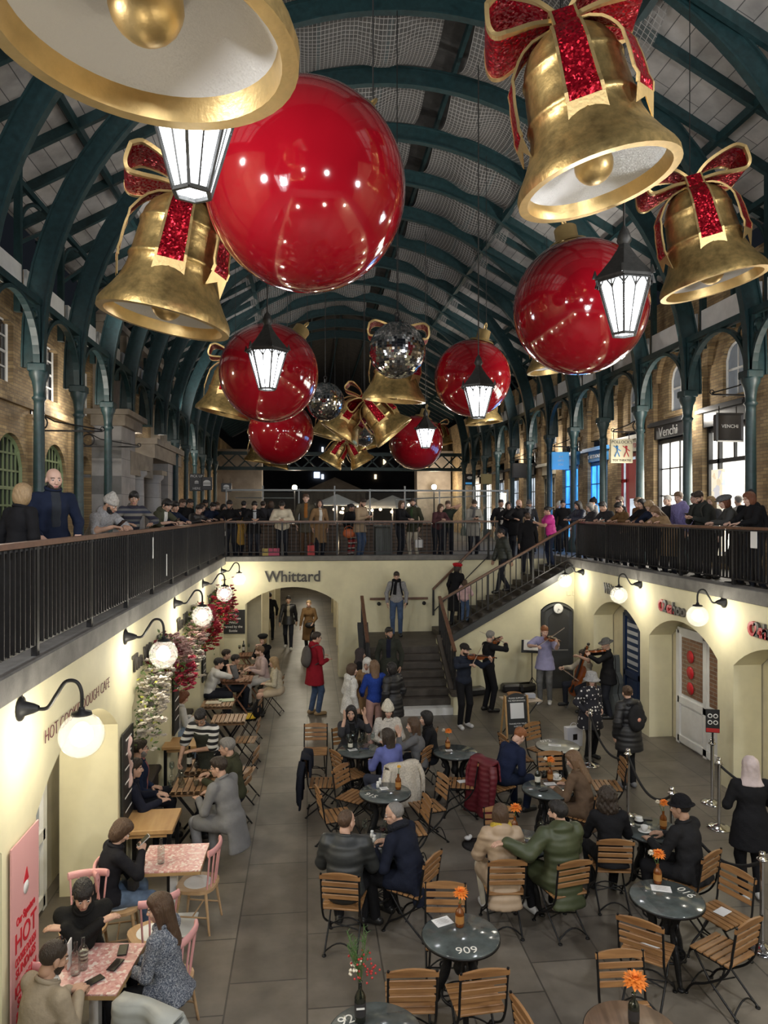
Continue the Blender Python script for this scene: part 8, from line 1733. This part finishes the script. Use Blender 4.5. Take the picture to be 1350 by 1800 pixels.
wall_board(9.0, .62, 1.85, .5, 'tall black chalkboard with pink drawing on the pier beside the bearded man', art=1); wall_board(12.25, .8, 1.95, .44, 'black menu chalkboard on the pier with white flowers'); wall_board(15.5, .9, 1.9, .42, 'black menu chalkboard on the pier below the red flowers')
b_ = empty('chalkboard', at_y(410, 1093, YF - .03), label='black menu board on the far wall below the red flowers', cat='chalkboard'); MB().box((0, 0, 0), (.62, .03, .64)).build('board', chalk, b_)
for i, tx in enumerate(('Wine', 'Red   Rose', 'White', 'served by the', 'Bottle')): text_mesh(tx, .09, .004, frame_M((0, -.02, .2 - i * .11), (1, 0, 0), (0, 0, 1)), wtxt, 'chalk_writing', b_)
po = empty('wall_poster', (XL + .02, 5.83, 0), label='tall pink dessert menu poster with red lettering on the nearest pier', cat='poster'); py0, py1 = -.27, .27
MB().b2((0, py0, .25), (.012, py1, 1.98)).build('sheet', mat('poster_pink', (.68, .36, .36), .6), po); red_t = mat('poster_red', (.55, .015, .03), .6)
for tx, z, s_, sx in (('Our Signature', 1.38, .085, .75), ('HOT', 1.22, .21, .95), ('COOKIE DOUGH', 1.08, .085, .62), ('SUNDAES', .99, .095, .95), ('ICE CREAM', .86, .12, .7), ('SHAKES', .76, .1, .95), ('& CONES', .66, .1, .9), ('COFFEE', .54, .11, .9), ('CAKES & PASTRIES', .455, .06, .68), ('COOKIE', .37, .085, .95), ('DOUGH', .285, .085, .95)): text_mesh(tx, s_, .003, frame_M((.014, 0, z), (0, 1, 0), (0, 0, 1)), red_t, 'poster_lettering', po, sx=sx, bold=.003)
MB().prism([(-.05, 1.62), (.05, 1.62), (.015, 1.72)], .004, frame_M((.013, 0, 0), (0, 1, 0), (0, 0, 1))).build('printed_cap', red_t, po); MB().lathe([(0, .0), (.05, .0), (.05, .004), (0, .004)], 14, o=(.013, 0, 1.57), M=Matrix.Rotation(PI / 2, 4, 'Y')).build('printed_scoop', paper, po)
leafm = mat('garland_leaf', (.09, .14, .04), .7, var=(9, .4)); leafy = mat('garland_yellow_leaf', (.4, .42, .06), .7)
def blossoms(m, c, R, rr, n=5):
 for i in range(n):
  a = 2 * PI * i / n + rr.uniform(0, .4); t = rr.uniform(.1, .7); d = Vector((math.cos(a) * math.cos(t), math.sin(a) * math.cos(t), math.sin(t))); s_ = Vector((-math.sin(a), math.cos(a), 0)); c_ = Vector(c)
  m.add([c_, c_ + d * R * .6 + s_ * R * .4, c_ + d * R, c_ + d * R * .6 - s_ * R * .4], [(0, 1, 2, 3)])
def garland(y, a0, a1, label, cols, seed, dens=1., wide=1.):
 g = empty('flower_garland', (XL + .08, y, 0), label=label, cat='garland', kind=None); rr = random.Random(seed); lf, ly = MB(), MB(); fl = [MB() for _ in cols]
 for i in range(int(900 * dens)):
  t = rr.uniform(a0, a1); u = -1.3 * math.cos(t); z = SPR - .35 + .85 * math.sin(t); k = abs(rr.gauss(0, .13)) * wide; c = Vector((rr.uniform(-.05, .26) * wide, u + rr.gauss(0, .11) * wide, z + rr.gauss(0, .1) * wide))
  d = Vector((rr.uniform(-1, 1), rr.uniform(-1, 1), rr.uniform(-1, 1))).normalized(); L = rr.uniform(.04, .09); s_ = d.orthogonal().normalized() * L * .22; (ly if rr.random() < .12 else lf).add([c, c + d * L * .5 + s_, c + d * L, c + d * L * .5 - s_], [(0, 1, 2, 3)])
  if i % 2 == 0:
   j = min(len(cols) - 1, int((t - a0) / (a1 - a0) * len(cols) + rr.uniform(-.35, .35))); j = max(0, j); c2 = c + Vector((.06, 0, .01)); R = rr.uniform(.045, .085); blossoms(fl[j], c2, R, rr, 7); blossoms(fl[j], c2 + Vector((.012, 0, .012)), R * .8, rr, 6); blossoms(fl[j], c2 + Vector((.02, 0, .02)), R * .5, rr, 5)
 o = lf.build('foliage', leafm, g); o['kind'] = 'stuff'; o = ly.build('yellow_foliage', leafy, g); o['kind'] = 'stuff'
 for m, c in zip(fl, cols): o = m.build('blossom', c, g); o['kind'] = 'stuff'
wb, pb, rb, db, hp = mat('white_blossom', (.72, .66, .58), .7), mat('pale_pink_blossom', (.68, .45, .42), .7), mat('red_blossom', (.5, .02, .05), .65), mat('dark_red_blossom', (.2, .015, .03), .7), mat('hot_pink_blossom', (.65, .07, .14), .65)
garland(LARCH[2], .02, PI - .02, 'garland of white and dusky pink flowers around the second arch', [wb, wb, db, pb, pb, hp], 3, 1.3); garland(LARCH[3], .1, PI - .05, 'garland from white to red flowers around the third arch', [wb, pb, wb, hp, rb, rb], 5, 1.2); garland(LARCH[4], .35, PI - .15, 'garland of deep red peonies around the farthest arch', [rb, hp, db, rb, hp], 8, 1.1, 1.2)
rope_m = mat('black_rope', (.012, .012, .013), .8, bump=(50, .4)); chrome = mat('chrome', (.62, .62, .63), .13, 1.0)
def stanchion(px, py, label, proto=[None]):
 p = at_z(px, py, 0)
 if proto[0] is None:
  r = empty('rope_stanchion', p); MB().lathe([(0, 0), (.17, 0), (.17, .012), (.12, .03), (.04, .045), (.03, .06), (0, .06)], 28).build('base', chrome, r); MB().tube([(0, 0, .04), (0, 0, .95)], .026, 14).build('pole', chrome, r); MB().lathe([(.026, .9), (.042, .91), (.042, .94), (.028, .95), (.034, .97), (.03, 1.0), (0, 1.01)], 16).tube(arc((0, 0, .925), .05, 0, 2 * PI, 14, (1, 0, 0), (0, 1, 0)), .008, 5, closed=True).build('top_collar', chrome, r); proto[0] = r
 else: r = dup(proto[0], p)
 tag(r, label, 'stanchion', 'chrome rope stanchions'); return p
S_ = [stanchion(1037, 1345, 'chrome rope stanchion in front of the star jacket girl'), stanchion(1104, 1435, 'chrome rope stanchion beside the black backpack woman'), stanchion(1181, 1522, 'chrome rope stanchion behind the round-hat man\'s table'), stanchion(1340, 1668, 'chrome rope stanchion at the right edge by the chairs'), stanchion(1264, 1455, 'chrome rope stanchion before the pink headscarf woman'), ]
sgp = stanchion(1252, 1412, 'chrome rope stanchion carrying the dark notice sign')
ns = empty('notice_sign', sgp, rad(-20), label='dark notice sign on a post with a red bottom band', cat='sign'); MB().tube([(0, -.03, .9), (0, -.03, 1.1)], .015, 8).build('post', darkiron, ns); MB().box((0, -.03, 1.28), (.2, .02, .36), bev=.005).build('sign_panel', black_p, ns); MB().box((0, -.042, 1.14), (.19, .004, .06)).build('red_band', mat('band_red', (.4, .02, .02), .5), ns)
for i in range(2):
 for j in range(2): MB().lathe([(.022, 0), (.035, 0), (.035, .003), (.022, .003)], 14, o=(-.04 + .08 * i, -.041, 1.26 + .1 * j), M=Matrix.Rotation(PI / 2, 4, 'X')).build('printed_ring', wtxt, ns)
def rope(a, b, sag, label):
 a, b = a + UP * .9, b + UP * .9; MB().tube([a + (b - a) * t + UP * (-sag * 4 * t * (1 - t)) for t in [i / 16 for i in range(17)]], .018, 8).build('barrier_rope', rope_m, label=label, cat='rope')
rope(S_[0], S_[1], .3, 'black barrier rope from the star jacket girl to the backpack woman'); rope(S_[1], S_[2], .28, 'black barrier rope from the backpack woman to the round-hat man'); rope(S_[2], S_[3], .34, 'black barrier rope from the round-hat man to the right edge'); rope(S_[4], S_[4] + Vector((1.1, -.7, 0)), .3, 'black barrier rope running behind the pink headscarf woman')
o = empty('shoulder_bag', CH['arr'] if 'arr' in CH else FC2 + Vector((.16, -.02, .62)), 0, label='dark bag hanging on the yellow-cushioned folding chair', cat='bag'); MB().sphere((0, 0, 0), .18, 14, 8, sc3=(.5, 1, .9)).build('bag_body', cloth(BLK), o); MB().tube(arc((0, 0, .1), .1, 0, PI, 8, (0, 1, 0)), .01, 5).build('bag_strap', cloth(BLK), o)
p = at_x(1325, 949, XR + .1); MB().box((0, 0, 0), (.012, .16, .26), bev=.004).build('notice_card', paper, loc=p, label='white notice card tied to the right balcony railing below the flat cap woman', cat='notice')
for px, py, w, h, lb in ((269, 963, .05, .3, 'narrow white strip label stuck on the left railing near its middle'), (293, 993, .05, .34, 'pale paper scrap caught low on the left railing'), (396, 938, .08, .12, 'small white sticker on the left railing by the far corner')):
 p = at_x(px, py, XL + .03); MB().box((0, 0, 0), (.006, w, h)).build('railing_sticker', paper, loc=p, label=lb, cat='sticker')
w = D.worlds.new('world'); sc.world = w; w.use_nodes = True
bg = w.node_tree.nodes['Background']; bg.inputs[0].default_value = (.35, .42, .55, 1); bg.inputs[1].default_value = .012
def area(name, loc, size, power, col, rot=(0, 0, 0)):
 l = D.lights.new(name, 'AREA'); l.shape = 'RECTANGLE'; l.size, l.size_y = size; l.energy = power; l.color = col
 o = D.objects.new(name, l); COL.objects.link(o); o.location = loc; o.rotation_euler = rot; return o
for y in (22, 27, 33, 40): point_light('passage_light', (.0, y, 2.6), 45, (1, .9, .7), .15)
for y, c, p in ((SHY[0], (1, .93, .8), 60), (SHY[1], (1, .93, .8), 60), (SHY[3], (.15, .45, 1), 18), (SHY[4], (.15, .45, 1), 18)):
 area('shop_light', (XWR - .25, y, 5.0), (1.3, 2.6), p, c, (0, rad(90), 0))
for i, (x, y, z, tx, ty, tz, e) in enumerate(((XCL + .3, 4.5, 8.4, 2.5, 9, 12.5, 480), (XCR - .3, 4.2, 8.4, 1, 9, 12.5, 480), (XCL + .3, 16.5, 8.4, 2, 22, 12.5, 450), (XCR - .3, 15.6, 8.4, 1.5, 21, 12.5, 450), (XCL + .3, 28, 8.4, 2, 34, 12.5, 350), (XCR - .3, 27.4, 8.4, 1.5, 33, 12.5, 350))):
 l = D.lights.new('rib_spotlight', 'SPOT'); l.energy = e; l.color = (1, .96, .9); l.spot_size = rad(120); l.spot_blend = .8; l.shadow_soft_size = .15
 o = D.objects.new('rib_spotlight', l); COL.objects.link(o); o.location = (x, y, z); o.rotation_euler = (Vector((tx, ty, tz)) - Vector((x, y, z))).to_track_quat('-Z', 'Y').to_euler()
for k in range(-1, 9, 2):
 for x, Y in ((XCL - .35, YL), (XCR + .3, YR)): point_light('column_floodlight', (x, Y(k) + 1.17, 6.9), 34, (1, .93, .82), .12)
for y, e in zip(LARCH[1:], (22, 9, 9, 9)): point_light('recess_downlight', (XL - .35, y, 2.2), e, (1, .9, .72), .08)  # unseen lights added to brighten the white door and arch recesses
for x, y, z in ((-1.0, 1.5, 3.0), (2.5, 1.0, 3.0), (6.0, 1.5, 3.0)): point_light('bridge_lamp', (x, y, z), 60, (1, .9, .74), .15)  # added fill for the lower court, no fixtures hang here
for x, y, z in ((-.6, -2.5, 6.6), (3.0, -1.0, 6.6), (6.3, 2.5, 6.6), (-3.5, 3.0, 6.6)): point_light('rear_lantern_light', (x, y, z), 330, (.95, .97, 1.0), .25)  # added hall fill, standing in for unseen lanterns behind the camera
VIEW.exposure = 0.75
sc.cycles.use_denoising = True
sc.cycles.max_bounces = 6; sc.cycles.diffuse_bounces = 3; sc.cycles.glossy_bounces = 3; sc.cycles.transmission_bounces = 6; sc.cycles.transparent_max_bounces = 10
sc.cycles.sample_clamp_indirect = 4.0; sc.cycles.caustics_reflective = False; sc.cycles.caustics_refractive = False
